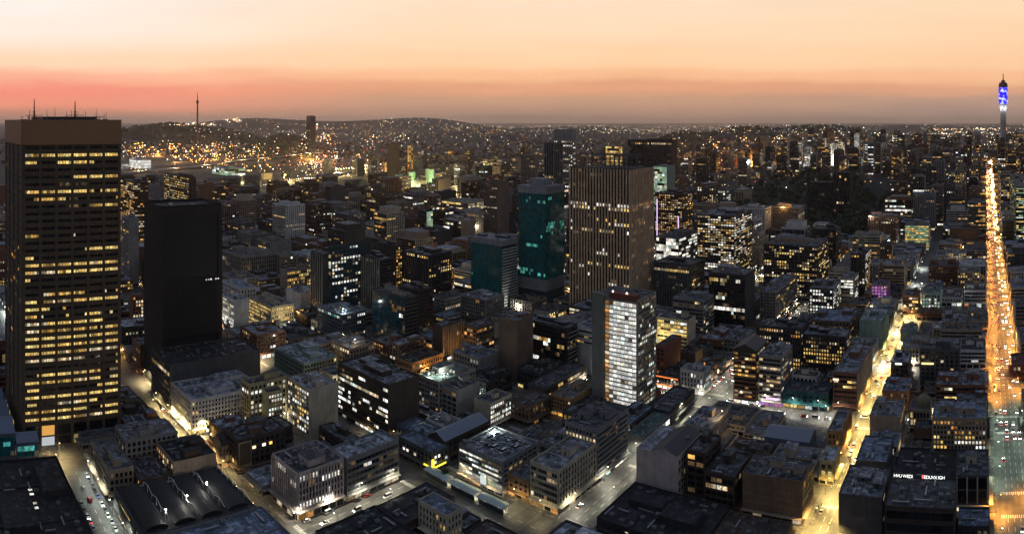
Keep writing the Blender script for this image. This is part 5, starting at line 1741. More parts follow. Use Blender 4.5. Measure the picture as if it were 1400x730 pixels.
hand('office_building', 'mint lit block with a pale glowing side left of the slim brown tower', 'office building', 571, 583, 592, 289, 322, col='charcoal', S='grid', E='glass', lit=.1, litE=.9, colsE='GcG', fh=4, bw=4.5, roof='dark', det=1, shop=0, sn='mint glowing block')

# ---------------------------------------------------------------- the other buildings of the city blocks
NUM = {1: 'one', 2: 'two', 3: 'three', 4: 'four', 5: 'five', 6: 'six', 7: 'seven', 8: 'eight', 9: 'nine', 10: 'ten', 11: 'eleven', 12: 'twelve', 13: 'thirteen', 14: 'fourteen', 15: 'fifteen', 16: 'sixteen',
       17: 'seventeen', 18: 'eighteen', 19: 'nineteen', 20: 'twenty'}
MARKS = [b for b in BUILT if b[0]]
USED = set()
rnd = random.Random(21)


def relation(px_, py_, d, k=0):
    c = sorted(MARKS, key=lambda m_: (m_[1] - px_) ** 2 + 1.4 * (m_[2] - py_) ** 2)
    m_ = c[k]
    dx, dy = px_ - m_[1], py_ - m_[2]
    if abs(dx) > 1.2 * abs(dy):
        return ('left of' if dx < 0 else 'right of') + ' the ' + m_[0]
    return ('behind' if d > m_[3] else 'in front of') + ' the ' + m_[0]


COLN = {'concrete': 'concrete', 'grey': 'grey', 'darkgrey': 'dark grey', 'charcoal': 'black', 'tan': 'tan', 'brown': 'brown', 'darkbrown': 'dark brown', 'brick': 'brick', 'cream': 'cream', 'white': 'pale'}
STY = {'grid': '', 'rib': 'ribbon windowed', 'fins': 'finned', 'balc': 'balconied', 'pil': 'pilastered', 'blank': 'blank fronted', 'glass': 'glazed'}
FAR = []
n_fill = 0


def fill(x0, y0, x1, y1, d, zone):
    global n_fill
    r = far_side_trim(x0, y0, x1, y1, 1.0, 8)
    if r is None:
        return
    x0, y0, x1, y1 = r
    if x1 - x0 < 8 or y1 - y0 < 8:
        return
    for a0, b0, a1, b1 in FOOT:
        if x0 < a1 and x1 > a0 and y0 < b1 and y1 > b0:
            return
    nx = x1 if x1 < 0 else x0
    ps = [project(X, Y, 0) for X, Y in ((x0, y0), (x1, y0), (x1, y1), (x0, y1))]
    pl, pr = min(q[0] for q in ps), max(q[0] for q in ps)
    if pr < -5 or pl > 1405:
        return
    zg = ground((x0 + x1) / 2, (y0 + y1) / 2) if d > 1000 else 0
    lo, hi = zone
    clamped = False
    h = lo + (hi - lo) * rnd.random() ** (1.7 if d < 1250 else 1.15)
    dn = math.hypot(nx, y0)
    # keep what the survey shows clear
    for a, b_, yv, dh in PIX:
        if dh > dn and pl < b_ and pr > a:
            need = HC - dn * (yv - HY) / R - zg
            if need < h + 9:
                clamped = True
            h = min(h, max(4.2, need))
    if project(nx, y0, zg + h)[1] > 735:
        return
    nst = max(1, round((h - 1) / 3.3))
    py_ = project(nx, y0, zg + h)[1]
    pxm = (pl + pr) / 2
    high = h > 24
    big = d < 760
    for tryn in range(60):
        if nst <= 2:
            nm, cat = rnd.choice((('shop_building', 'shop building'), ('workshop', 'workshop'), ('warehouse', 'warehouse')))
            st = rnd.choice(('grid', 'grid', 'blank'))
        elif rnd.random() < (.7 if pxm > 1040 and d > 1200 else .4):
            nm, cat = 'apartment_building', 'apartment block'
            st = rnd.choice(('grid', 'grid', 'balc', 'rib'))
        else:
            nm, cat = 'office_building', 'office building'
            st = rnd.choice(('grid', 'grid', 'rib', 'rib', 'fins', 'pil', 'glass'))
        colr = rnd.choice(list(COLN)) if d < 1300 else rnd.choice(('concrete', 'grey', 'darkgrey', 'tan', 'brown', 'darkbrown', 'brick', 'charcoal'))
        lit = rnd.choice((.02, .04, .08, .15, .3)) if d < 900 else rnd.choice((.02, .05, .10, .18, .32)) * (.6 if pxm < 640 else 1)
        cols = rnd.choice(('yy', 'wW', 'yw', 'oy', 'cW', 'yyw'))
        lw = 'dark windows' if lit < .1 else ('a few ' if lit < .25 else 'many ') + {'yy': 'yellow', 'wW': 'white', 'yw': 'warm', 'oy': 'orange', 'cW': 'cool white', 'yyw': 'yellow'}[cols] + ' lit windows'
        rel = relation(pxm, py_, d, min(4, tryn // 12))
        lb = ' '.join(f"{NUM.get(nst, 'very tall')}{'-storey' if nst in NUM else ''} {STY[st]} {COLN[colr]} {cat} with {lw} {rel}".split())
        if nst <= 2:
            lb = ' '.join(f"low {COLN[colr]} {STY[st]} {cat} with {rnd.choice(('a dark roof', 'a grey roof', 'a blue roof', 'a brown roof', 'a silver roof'))} {rel}".split())
        if lb not in USED and len(lb.split()) <= 16:
            break
    USED.add(lb)
    rf = 'grey'
    for k in ('dark', 'blue', 'brown', 'silver'):
        if f'a {k} roof' in lb:
            rf = k
    if nst > 2:
        rf = rnd.choice(('grey', 'dark', 'patched', 'silver', 'blue', 'worn', 'tar', 'tar'))
    o = dict(col=colr, S=st, E=rnd.choice((st, st, 'grid', 'blank')), lit=lit, cols=cols, roof=rf, det=(2 if d < 560 else 1 if big else 0), fh=3.3 if d < 1300 else 4.2, bw=3.0 if d < 900 else 4.0 if d < 1400 else 5.5,
             gw=rnd.uniform(.45, .75), shop=rnd.choice((.1, .3, .6)) if d < 1500 else 0, shopcols=rnd.choice(('wwy', 'Wc', 'Yo')), ac=rnd.randint(2, 6) if big else 0, fin=rnd.choice((None, None, 'concrete', 'tan')), rowp=.05, seed=n_fill, fill=True,
             canopy=d < 560, setback=d > 500 and h > 16 and not clamped and rnd.random() < .38, plant=True)
    if d > 1850 and high:
        nm = nm.replace('building', 'tower')
    ro_, (ax0, ay0, ax1, ay1) = building(nm, lb, cat, x0, y0, x1, y1, h, o, zg=zg)
    if 430 < d < 1150 and rnd.random() < .28:      # accent lamp made up for local glow, on the front or roof
        rgb = rnd.choice(((1, .93, .75), (.86, 1, .9), (1, .78, .35), (1, .5, .14), (.9, .97, 1)))
        wall_or_added_lamp(ro_, rnd.uniform(ax0 + 1, ax1 - 1), ay0 - 1.3, rnd.choice((4.5, 5.5, h + 1.6, h * .6)), rgb, 7000 if d < 700 else 15000)
    n_fill += 1


def in_park(px_, y_):
    return 1022 < px_ < 1225 and 266 < y_ < 332


cand = []
for x0, y0, x1, y1 in BLOCKS:
    cx, cy = (x0 + x1) / 2, (y0 + y1) / 2
    d = math.hypot(cx, cy)
    p_, q_ = project(cx, cy, ground(cx, cy))
    if in_park(p_, q_) or d > 2080 or (p_ < 600 and d > 1900):
        continue
    cand.append((d, x0, y0, x1, y1, p_))
cand.sort()
for d, x0, y0, x1, y1, p_ in cand:
    if d < 420:
        nx_, ny_ = 3, 3
    elif d < 800:
        nx_, ny_ = 3, 2
    elif d < 1400:
        nx_, ny_ = 2, 2
    else:
        nx_, ny_ = 2, (2 if p_ > 1040 else 1)
    x0, y0, x1, y1 = x0 + 1.5, y0 + 1.5, x1 - 1.5, y1 - 1.5
    fx = [x0] + sorted(x0 + (x1 - x0) * (k + rnd.uniform(-.15, .15)) / nx_ for k in range(1, nx_)) + [x1]
    for a, b_ in zip(fx[:-1], fx[1:]):
        fy = [y0] + sorted(y0 + (y1 - y0) * (k + rnd.uniform(-.15, .15)) / ny_ for k in range(1, ny_)) + [y1]
        for c, e in zip(fy[:-1], fy[1:]):
            dd = math.hypot((a + b_) / 2, (c + e) / 2)
            pz, qz = project((a + b_) / 2, (c + e) / 2, 0)
            if in_park(pz, qz):
                continue
            if dd < 520: zone = (5, 15)
            elif dd < 800: zone = (7, 26)
            elif dd < 1250: zone = (10, 62)
            elif pz > 1030: zone = (30, 92)
            elif pz > 640: zone = (16, 72)
            else: zone = (10, 62)
            if rnd.random() < (.06 if dd < 1300 else .12):
                continue
            if dd > 1300:
                s_ = rnd.uniform(.55, .85)
                fill(a + 3, c + 3, a + 3 + (b_ - a - 6) * s_, c + 3 + (e - c - 6) * s_, dd, zone)
            else:
                fill(a + .3, c + .3, b_ - rnd.uniform(.3, 3), e - rnd.uniform(.3, 4), dd, zone)


def scatter_towers(n, xr, dr, hr, wr, ok):
    k = 0
    for _ in range(n * 12):
        if k >= n:
            break
        px_, d = rnd.uniform(*xr), rnd.uniform(*dr)
        X, Y = polar(px_, d)
        w_, l_ = rnd.uniform(*wr), rnd.uniform(*wr)
        if not ok(px_, d) or abs(X - 17) < 13 + w_ or in_park(*project(X, Y, 0)):
            continue
        if any(X - w_ / 2 < a1 + 5 and X + w_ / 2 > a0 - 5 and Y - l_ / 2 < b1 + 5 and Y + l_ / 2 > b0 - 5 for a0, b0, a1, b1 in FOOT):
            continue
        m0 = n_fill
        fill(X - w_ / 2, Y - l_ / 2, X + w_ / 2, Y + l_ / 2, d, hr)
        k += n_fill > m0


scatter_towers(190, (1035, 1405), (1900, 2950), (35, 105), (15, 28), lambda p, d: True)
scatter_towers(70, (1225, 1340), (1250, 2000), (40, 95), (16, 28), lambda p, d: True)
scatter_towers(40, (1362, 1405), (1150, 2000), (35, 90), (15, 26), lambda p, d: True)
scatter_towers(130, (560, 1035), (1900, 3100), (22, 90), (18, 34), lambda p, d: True)
scatter_towers(40, (440, 720), (2300, 3300), (18, 60), (18, 36), lambda p, d: True)
print('fills', n_fill)

# what other buildings hide completely is left out again
import numpy as np
GW, GH = 700, 365
mask = np.zeros((GH, GW), bool)
hidden = []
for x0, y0, x1, y1, z0, z1, root, isfill in sorted(SOLID, key=lambda q: math.hypot((q[0] + q[2]) / 2, (q[1] + q[3]) / 2)):
    pr_ = [project(X, Y, z) for X in (x0, x1) for Y in (y0, y1) for z in (z0, z1)]
    xs_ = sorted((p[0] / 2, p[1] / 2) for p in pr_)

    def half(pts):
        hl_ = []
        for p in pts:
            while len(hl_) > 1 and (hl_[-1][0] - hl_[-2][0]) * (p[1] - hl_[-2][1]) - (hl_[-1][1] - hl_[-2][1]) * (p[0] - hl_[-2][0]) <= 0:
                hl_.pop()
            hl_.append(p)
        return hl_
    lo_, up_ = half(xs_), half(xs_[::-1])[::-1]
    a, b_ = max(0, math.ceil(xs_[0][0])), min(GW - 1, math.floor(xs_[-1][0]))
    new = 0
    if b_ >= a:
        cx = np.arange(a, b_ + 1)
        ya = np.interp(cx, [p[0] for p in lo_], [p[1] for p in lo_])
        yb_ = np.interp(cx, [p[0] for p in up_], [p[1] for p in up_])
        for c, u, v in zip(cx, np.minimum(ya, yb_), np.maximum(ya, yb_)):
            u, v = max(0, int(math.ceil(u))), min(GH, int(v) + 1)
            if v > u:
                new += int((~mask[u:v, c]).sum())
                mask[u:v, c] = True
    if isfill and new < 5:
        hidden.append(root)
for r in hidden:
    for ch in list(r.children_recursive):
        bpy.data.objects.remove(ch)
    bpy.data.objects.remove(r)
print('left out as hidden', len(hidden))
# ---------------------------------------------------------------- distant city: masses nobody could count
rnd = random.Random(5)
mb = MB()
wm = [wall_mat(C[k]) for k in ('darkgrey', 'brown', 'grey', 'charcoal', 'tan')]
cnt = 0
while cnt < 2200:
    p_ = rnd.uniform(-20, 1420)
    d = 2000 * (3.2 ** rnd.random())
    X, Y = polar(p_, d)
    y_ = project(X, Y, 0)[1]
    if p_ < 560 and d < 3900 and rnd.random() < .93:
        continue
    if any(((p_ - h_[0]) / h_[1]) ** 2 + ((d - h_[2]) / h_[3]) ** 2 < 1.2 for h_ in HILLS[5:12]) and rnd.random() < .85:
        continue
    zg = ground(X, Y)
    tall = False
    h = rnd.uniform(10, 62 if tall and rnd.random() < .5 else 22)
    w_, l_ = rnd.uniform(12, 30), rnd.uniform(12, 34)
    m_ = rnd.choice(wm)
    mb.box(X - w_ / 2, Y - l_ / 2, zg - 12, X + w_ / 2, Y + l_ / 2, zg + h, m_, rnd.choice((ROOFS['dark'], ROOFS['grey'], ROOFS['black'])))
    if h > 18:
        nf_, nb_ = int(h / 6), max(2, int(w_ / 6))
        lt = rnd.choice((.15, .3, .5))
        for i in range(nf_):
            for j in range(nb_):
                if rnd.random() < lt:
                    u0 = X - w_ / 2 + (j + .2) * w_ / nb_
                    z0 = zg + 3 + i * 6
                    mb.poly([(u0, Y - l_ / 2 - .2, z0), (u0 + w_ / nb_ * .6, Y - l_ / 2 - .2, z0), (u0 + w_ / nb_ * .6, Y - l_ / 2 - .2, z0 + 3), (u0, Y - l_ / 2 - .2, z0 + 3)], LIT[rnd.choice('ywwoW')])
    cnt += 1
tag(link('distant_suburbs', mb.mesh('distant_suburbs')), kind='stuff')

# far-off lights
mb = MB()
LC = {'w': emit_mat('far_light_white', (1, .84, .58), 3), 'y': emit_mat('far_light_yellow', (1, .62, .24), 3), 'o': emit_mat('far_light_orange', (1, .36, .06), 3.4), 'c': emit_mat('far_light_cool', (.9, 1, .96), 3),
      'W': emit_mat('far_light_bright', (1, .88, .66), 8), 'O': emit_mat('far_light_amber', (1, .40, .08), 14), 'r': emit_mat('far_light_red', (1, .05, .03), 5), 'g': emit_mat('far_light_green', (.2, 1, .5), 4), 'b': emit_mat('far_light_blue', (.3, .3, 1), 4)}


def dot(x, y, size, c, up=6.0):
    q = hit(x, y)
    if q is None:
        return
    X, Y, d = q
    r = size * d / R * .42
    Z = ground(X, Y) + up + r
    n = len(mb.v)
    mb.v.extend([(X + r, Y, Z), (X, Y + r, Z), (X - r, Y, Z), (X, Y - r, Z), (X, Y, Z + r), (X, Y, Z - r)])
    i = mb.mi(LC[c])
    for a, b_, e in ((0, 1, 4), (1, 2, 4), (2, 3, 4), (3, 0, 4), (1, 0, 5), (2, 1, 5), (3, 2, 5), (0, 3, 5)):
        mb.f.append((n + a, n + b_, n + e))
        mb.m.append(i)


def scatter(x0, x1, y0, y1, n, cols, s0=.7, s1=1.5, clump=0):
    cs = [(rnd.uniform(x0, x1), rnd.uniform(y0, y1)) for _ in range(max(1, clump))]
    for _ in range(n):
        if clump:
            c = rnd.choice(cs)
            x, y = rnd.gauss(c[0], (x1 - x0) * .05), rnd.gauss(c[1], (y1 - y0) * .09)
            if not (x0 <= x <= x1 and y0 <= y <= y1):
                continue
        else:
            x, y = rnd.uniform(x0, x1), rnd.uniform(y0, y1)
        dot(x, y, s0 + (s1 - s0) * rnd.random() ** 2.5, rnd.choice(cols))


scatter(0, 700, 150, 178, 520, 'wwyyo', .5, 1.1)
scatter(0, 700, 150, 178, 620, 'wyyoW', .5, 1.3, 46)
scatter(560, 700, 153, 176, 150, 'wwc', .5, 1.0)
scatter(680, 1400, 167.5, 186, 420, 'wwwyc', .45, 1.0)
scatter(680, 1400, 167.5, 186, 520, 'wwyycW', .5, 1.2, 44)
scatter(690, 1060, 169, 186, 420, 'wyywc', .5, 1.1, 30)
scatter(430, 700, 172, 190, 260, 'wyyow', .5, 1.2, 24)
scatter(165, 440, 200, 238, 330, 'oOyWO', .8, 2.0, 22)
scatter(680, 780, 166.5, 172, 90, 'yywo', .6, 1.2, 3)
scatter(165, 330, 160, 174, 190, 'yoWw', .8, 1.8, 6)
scatter(165, 420, 198, 217, 260, 'wwoyOWc', .8, 1.8)
scatter(165, 330, 198, 226, 150, 'oOyO', .9, 2.0, 7)
scatter(262, 420, 178, 192, 90, 'wwyWc', .7, 1.4)
scatter(410, 560, 186, 245, 420, 'wyyoWWO', .8, 1.8, 16)
scatter(410, 470, 170, 200, 90, 'yoYw'.replace('Y', 'W'), .8, 2.0, 5)
scatter(480, 720, 186, 270, 420, 'wwyoWcyr', .7, 1.6)
scatter(560, 700, 250, 275, 160, 'yWWw', .9, 2.0, 6)
scatter(300, 460, 244, 258, 170, 'yyoWw', .9, 1.9, 8)
scatter(700, 1040, 186, 262, 300, 'wwyoWcr', .7, 1.6)
scatter(900, 1060, 190, 235, 240, 'yyWoO', .9, 2.0, 10)
scatter(940, 1000, 205, 235, 60, 'oOr', 1.0, 2.0, 3)
scatter(1060, 1400, 182, 200, 420, 'wwyyWo', .7, 1.7)
scatter(1040, 1340, 198, 262, 150, 'wwyycWor', .7, 1.7)
scatter(1260, 1400, 176, 186, 150, 'yWwo', .8, 1.8, 8)
scatter(1110, 1160, 226, 234, 26, 'cW', 1.2, 2.6)
for k in range(26):      # lamps along the viaduct
    dot(452 + k * 3.6, 238 - k * .42 + rnd.uniform(-.3, .3), 2.0, 'W' if k % 3 else 'O', 12)
for k in range(20):
    dot(372 + k * 3.0, 254 - 6.5 * math.sin(k / 19 * 1.5), 1.7, rnd.choice('yWo'), 8)
for k in range(24):
    dot(600 + k * 3.8, 276 - k * .62, 1.6, rnd.choice('yWy'), 8)
tag(link('distant_city_lights', mb.mesh('distant_city_lights')), kind='stuff')
# a handful of strong lamps out there
for px_, y_, c_, e_ in ((433, 222, (1, .35, .2), 2.4e5), (445, 221, (1, .2, .12), 3e5), (424, 218, (1, .5, .1), 2e5), (283, 207, (1, .45, .1), 2.4e5), (293, 218, (1, .45, .1), 2.4e5), (216, 214, (1, .45, .12), 2.4e5), (240, 222, (1, .5, .15), 2e5),
                        (182, 226, (1, 1, .85), 2.5e5), (931, 231, (1, .42, .05), 4e5), (1028, 232, (1, .42, .08), 3e5), (958, 216, (1, .3, .1), 2e5), (600, 265, (1, .9, .5), 3e5), (640, 268, (1, .9, .5), 2.4e5), (560, 256, (1, .8, .3), 2e5),
                        (500, 235, (1, .7, .25), 2.4e5), (460, 240, (1, .75, .3), 2.4e5), (330, 250, (1, .8, .3), 2e5), (390, 250, (1, .75, .25), 2.4e5), (1120, 232, (.95, 1, .95), 2.5e5), (1145, 231, (.95, 1, .95), 2.5e5)):
    q = hit(px_, y_)
    X, Y, d = q
    ltw = tag(link('floodlight_mast', None, None, (X, Y, ground(X, Y))), None, 'floodlight mast')
    nmc = 'amber' if c_[1] < .6 and c_[1] > .38 else 'red orange' if c_[1] <= .38 else 'yellow' if c_[2] < .6 else 'white'
    MARKS2 = MARKS + [('lit viaduct', 500, 235, 2600), ('park', 1120, 300, 1400), ('radio mast', 270, 160, 4750), ('rail yards', 330, 230, 2800), ('far lone tower', 422, 182, 4500), ('market hall', 632, 284, 1600)]
    c = sorted(MARKS2, key=lambda m_: (m_[1] - px_) ** 2 + (m_[2] - y_) ** 2)
    for k in range(6):
        dx = px_ - c[k][1]
        lb = f"{nmc} floodlight mast glowing {'left of' if dx < -6 else 'right of' if dx > 6 else 'beyond'} the {c[k][0]}"
        if lb not in USED:
            break
    USED.add(lb)
    ltw['label'] = lb
    mb2 = MB()
    mb2.tube((0, 0, -1), (0, 0, 22), .5, DARKM, 6, .25)
    part('mast', mb2, ltw)
    mb2 = MB()
    r = 1.15 * d / R
    mb2.lathe([(r * .2, 22), (r, 22 + r * .8), (r * .6, 22 + r * 1.7)], emit_mat('flood_lamp', c_, 12), 10)
    part('lamp_head', mb2, ltw)
    ld = bpy.data.lights.new('floodlight', 'POINT')
    ld.energy, ld.color, ld.shadow_soft_size = e_ * 7.0, c_, .5
    link('floodlight', ld, ltw, (0, 0, 20))

# highway and viaduct across the rail yards


def ribbon(name, pts, width, z, mat, up=None):
    mbr = MB()
    P = []
    for px_, y_ in pts:
        q = hit(px_, y_)
        P.append((q[0], q[1], ground(q[0], q[1]) + z))
    for (xa, ya, za), (xb, yb_, zb) in zip(P[:-1], P[1:]):
        dx, dy = xb - xa, yb_ - ya
        l_ = math.hypot(dx, dy)
        nx_, ny_ = -dy / l_ * width / 2, dx / l_ * width / 2
        mbr.poly([(xa - nx_, ya - ny_, za), (xb - nx_, yb_ - ny_, zb), (xb + nx_, yb_ + ny_, zb), (xa + nx_, ya + ny_, za)], mat)
        mbr.poly([(xa + nx_, ya + ny_, za - 1.5), (xb + nx_, yb_ + ny_, zb - 1.5), (xb - nx_, yb_ - ny_, zb - 1.5), (xa - nx_, ya - ny_, za - 1.5)], mat)
        mbr.poly([(xa - nx_, ya - ny_, za - 1.5), (xb - nx_, yb_ - ny_, zb - 1.5), (xb - nx_, yb_ - ny_, zb), (xa - nx_, ya - ny_, za)], mat)
        mbr.poly([(xb + nx_, yb_ + ny_, zb - 1.5), (xa + nx_, ya + ny_, za - 1.5), (xa + nx_, ya + ny_, za), (xb + nx_, yb_ + ny_, zb)], mat)
    o = structure(name, mbr)
    return P


PALE = roof_mat((.20, .19, .17), (.34, .32, .29))
hw1 = ribbon('highway', [(165, 239), (215, 235), (262, 231), (300, 226), (340, 220), (380, 217), (425, 213), (445, 212)], 34, 9, PALE)
hw2 = ribbon('viaduct', [(448, 242), (480, 237), (515, 233), (545, 230)], 30, 10, PALE)
hw3 = ribbon('road', [(360, 257), (378, 252), (398, 248), (416, 247), (432, 244)], 26, 1.5, PALE)
hw4 = ribbon('road', [(588, 280), (620, 274), (655, 268), (692, 262)], 24, 1.5, PALE)
hw5 = ribbon('road', [(555, 262), (580, 267), (600, 272)], 16, 1.5, PALE)
for k in range(7):
    ribbon('railway_track', [(205 + k * 6, 229 - k * 1.2), (260 + k * 4, 230 - k * 1.3), (330, 233 - k * 1.6), (440, 236 - k * 1.9)], 5, 1.6, roof_mat((.12, .10, .09), (.26, .23, .20)))
for P, c_, e_ in ((hw1, (1, .66, .34), 4.5e5), (hw2, (1, .68, .26), 4.2e5), (hw3, (1, .74, .26), 2.6e5), (hw4, (1, .82, .36), 1.8e5)):
    for (xa, ya, za), (xb, yb_, zb) in zip(P[:-1], P[1:]):
        n = max(1, int(math.hypot(xb - xa, yb_ - ya) / 140))
        for k in range(n):
            t_ = (k + .5) / n
            lm = tag(link('street_lamp', None, None, (xa + (xb - xa) * t_, ya + (yb_ - ya) * t_, za + (zb - za) * t_)),
                     {0: 'tall lamp along the far highway across the rail yards', 1: 'tall lamp along the lit viaduct', 2: 'tall lamp along the curving road at the yard edge', 3: 'tall lamp along the lit road by the market hall'}[[hw1, hw2, hw3, hw4].index(P)],
                     'street lamp', {0: 'lamps along the far highway', 1: 'lamps along the viaduct', 2: 'lamps along the curving road', 3: 'lamps by the market hall'}[[hw1, hw2, hw3, hw4].index(P)])
            mb2 = MB()
            mb2.tube((0, 0, 0), (0, 0, 14), .35, DARKM, 5)
            mb2.lathe([(.6, 14), (1.3, 14.6), (.6, 15.4)], emit_mat('far_lamp', c_, 8), 8)
            part('lamp_post', mb2, lm)
            ld = bpy.data.lights.new('lamp_light', 'POINT')
            ld.energy, ld.color, ld.shadow_soft_size = e_, c_, .5
            link('lamp_light', ld, lm, (0, 0, 13))

# ---------------------------------------------------------------- street lamps
POLE = plain('lamp_pole', (.16, .17, .17), .5, .4)
LAMP_PROTO = {}


def lamp_proto(kind, col_, energy, group, label, hgt=9.0, glow=18):
    r = link('street_lamp', None, None, (0, 0, 0))
    tag(r, label, 'street lamp', group)
    mb2 = MB()
    mb2.tube((0, 0, 0), (0, 0, hgt), .11, POLE, 6, .07)
    mb2.lathe([(.2, 0), (.2, .9), (.11, 1.0)], POLE, 8)
    part('pole', mb2, r)
    mb2 = MB()
    mb2.tube((0, 0, hgt - .1), (2.2, 0, hgt + .35), .06, POLE, 5)
    part('arm', mb2, r)
    mb2 = MB()
    mb2.box(1.8, -.2, hgt + .28, 2.8, .2, hgt + .5, POLE)
    hd = part('lamp_head', mb2, r)
    mb2 = MB()
    mb2.lathe([(.1, hgt - .02), (.3, hgt + .1), (.34, hgt + .27)], emit_mat('lamp_glass_' + kind, col_, glow), 8, 2.3, 0)
    part('lamp_glass', mb2, hd)
    ld = bpy.data.lights.new('lamp_light', 'SPOT')
    ld.energy, ld.color, ld.shadow_soft_size = energy, col_, .3
    ld.spot_size, ld.spot_blend = rad(160), .8
    link('lamp_light', ld, hd, (2.3, 0, hgt - .2))
    LAMP_PROTO[kind] = [r, False]


def lamp(kind, x, y, rz, z=0):
    r, used = LAMP_PROTO[kind]
    if used:
        r = copy_tree(r)
    else:
        LAMP_PROTO[kind][1] = True
    r.location = (x, y, z)
    r.rotation_euler = (0, 0, rz)


GOLD, WHT, AMB, MINT = (1, .70, .22), (1, .93, .74), (1, .42, .07), (.74, 1, .72)
lamp_proto('gold', GOLD, 36000, 'lamps along the yellow lit street', 'golden street lamp along the yellow lit street')
lamp_proto('amber', AMB, 38000, 'lamps along the main avenue', 'amber street lamp along the orange main avenue')
lamp_proto('mint', MINT, 6500, 'white lamps along the near end of the main avenue', 'cool white street lamp on the near end of the main avenue')
lamp_proto('pale', (1, .95, .72), 10000, 'lamps along the green lit street', 'pale street lamp along the green lit street')
lamp_proto('van', (1, .92, .68), 9000, 'lamps along the white van street', 'pale street lamp along the white van street')
lamp_proto('park', (.92, 1, .86), 9000, 'lamps along the parking street', 'white street lamp along the parking street')
lamp_proto('tower', (1, .74, .32), 17000, 'lamps on the street behind the bronze tower', 'golden street lamp on the street beside the white floodlit block')
lamp_proto('cross', (1, .95, .78), 9000, 'lamps along the white lit cross street', 'white street lamp along the white lit cross street')
lamp_proto('bus', (1, .80, .40), 4200, 'lamps along the bus station street', 'dim golden lamp along the bus station street')
lamp_proto('side', (1, .76, .38), 28000, 'lamps on the side streets', 'street lamp at a side street crossing between dark blocks')
lamp_proto('white', (.9, 1, .9), 26000, 'white lamps on the side streets', 'cool white street lamp at a side street crossing between dark blocks')
lamp_proto('far', AMB, 130000, 'lamps along the far main avenue', 'amber lamp on the far stretch of the main avenue', 11, 16)
y = 300
i = 0
while y < 760:
    lamp('gold', -83.9, y, 0)
    lamp('gold', -70.2, y + 18, math.pi)
    y += 29
y = 322
while y < 1150:
    kd = 'mint' if y < 470 and not (345 < y < 372) else 'amber'
    lamp(kd, 6.4, y, 0)
    lamp(kd, 27.6, y + 14, math.pi)
    y += 29 if y < 700 else 36
y = 1180
while y < 2600:
    z_ = max(ground(17, y), ground(5, y), ground(29, y)) + .7 if y > 1240 else 0
    lamp('far', 7.0 if i % 2 else 27.0, y, 0 if i % 2 else math.pi, z_)
    i += 1
    y += 46
y = 292
while y < 800:
    lamp('pale', -199.5, y, 0)
    lamp('pale', -181.5, y + 16, math.pi)
    y += 32
for y in (184, 204, 224, 246):
    lamp('van', -287.2, y, 0)
for y in (196, 232):
    lamp('van', -268.6, y, math.pi)
for x in (-372, -352, -331, -310):
    lamp('park', x, 104.4, -math.pi / 2)
for x in (-450, -428, -410, -384, -364, -345):
    lamp('tower', x, 175.2, -math.pi / 2)
for x in (-440, -400, -350, -318, -300):
    lamp('tower', x, 164.6, math.pi / 2)
for y in (185, 205, 225):
    lamp('tower', -399.8, y, 0)
for x in (-240, -222, -168, -150, -130, -112, -98, -60, -30):
    lamp('cross', x, 457.6, -math.pi / 2)
for x in (-230, -176, -140, -105, -40):
    lamp('cross', x, 446, math.pi / 2)
for x in (-262, -245, -225, -208, -320, -345):
    lamp('bus', x, 278.6, -math.pi / 2)
for x in (-420, -399, -386, -372):
    lamp('tower', x, 100 - (x + 420) * .4, 0)
for c, hw in AVS:
    for r_, hw2 in ROWS:
        d = math.hypot(c, r_)
        p_, q_ = project(c, r_, 0)
        if 430 < d < 1000 and 0 < p_ < 1400 and c not in (17, -80, -190.5) and r_ != 452:
            lamp('white' if (int(c) + int(r_)) % 3 == 0 else 'side', c - hw + .5, r_ + hw2 + 1, 0)
            if d < 820:
                lamp('side', c + hw - .5, r_ + 45, math.pi)

# ---------------------------------------------------------------- cars
PAINTS = {'white': (.75, .75, .73), 'silver': (.42, .43, .45), 'black': (.015, .015, .018), 'red': (.35, .02, .02), 'blue': (.03, .07, .22), 'grey': (.12, .12, .13)}
HEAD = emit_mat('headlight', (1, .95, .82), 30)
TAIL = emit_mat('tail_light', (1, .04, .02), 5)
HEADF = emit_mat('headlight_far', (1, .78, .46), 22)
TYRE = plain('tyre_rubber', (.02, .02, .02), .9)


def car_paint(n):
    key = ('paint', n)
    if key not in MATS:
        m, t, b = new_mat('car_paint')
        b.inputs['Base Color'].default_value = (*PAINTS[n], 1)
        b.inputs['Roughness'].default_value = .3
        b.inputs['Coat Weight'].default_value = .6
        MATS[key] = m
    return MATS[key]


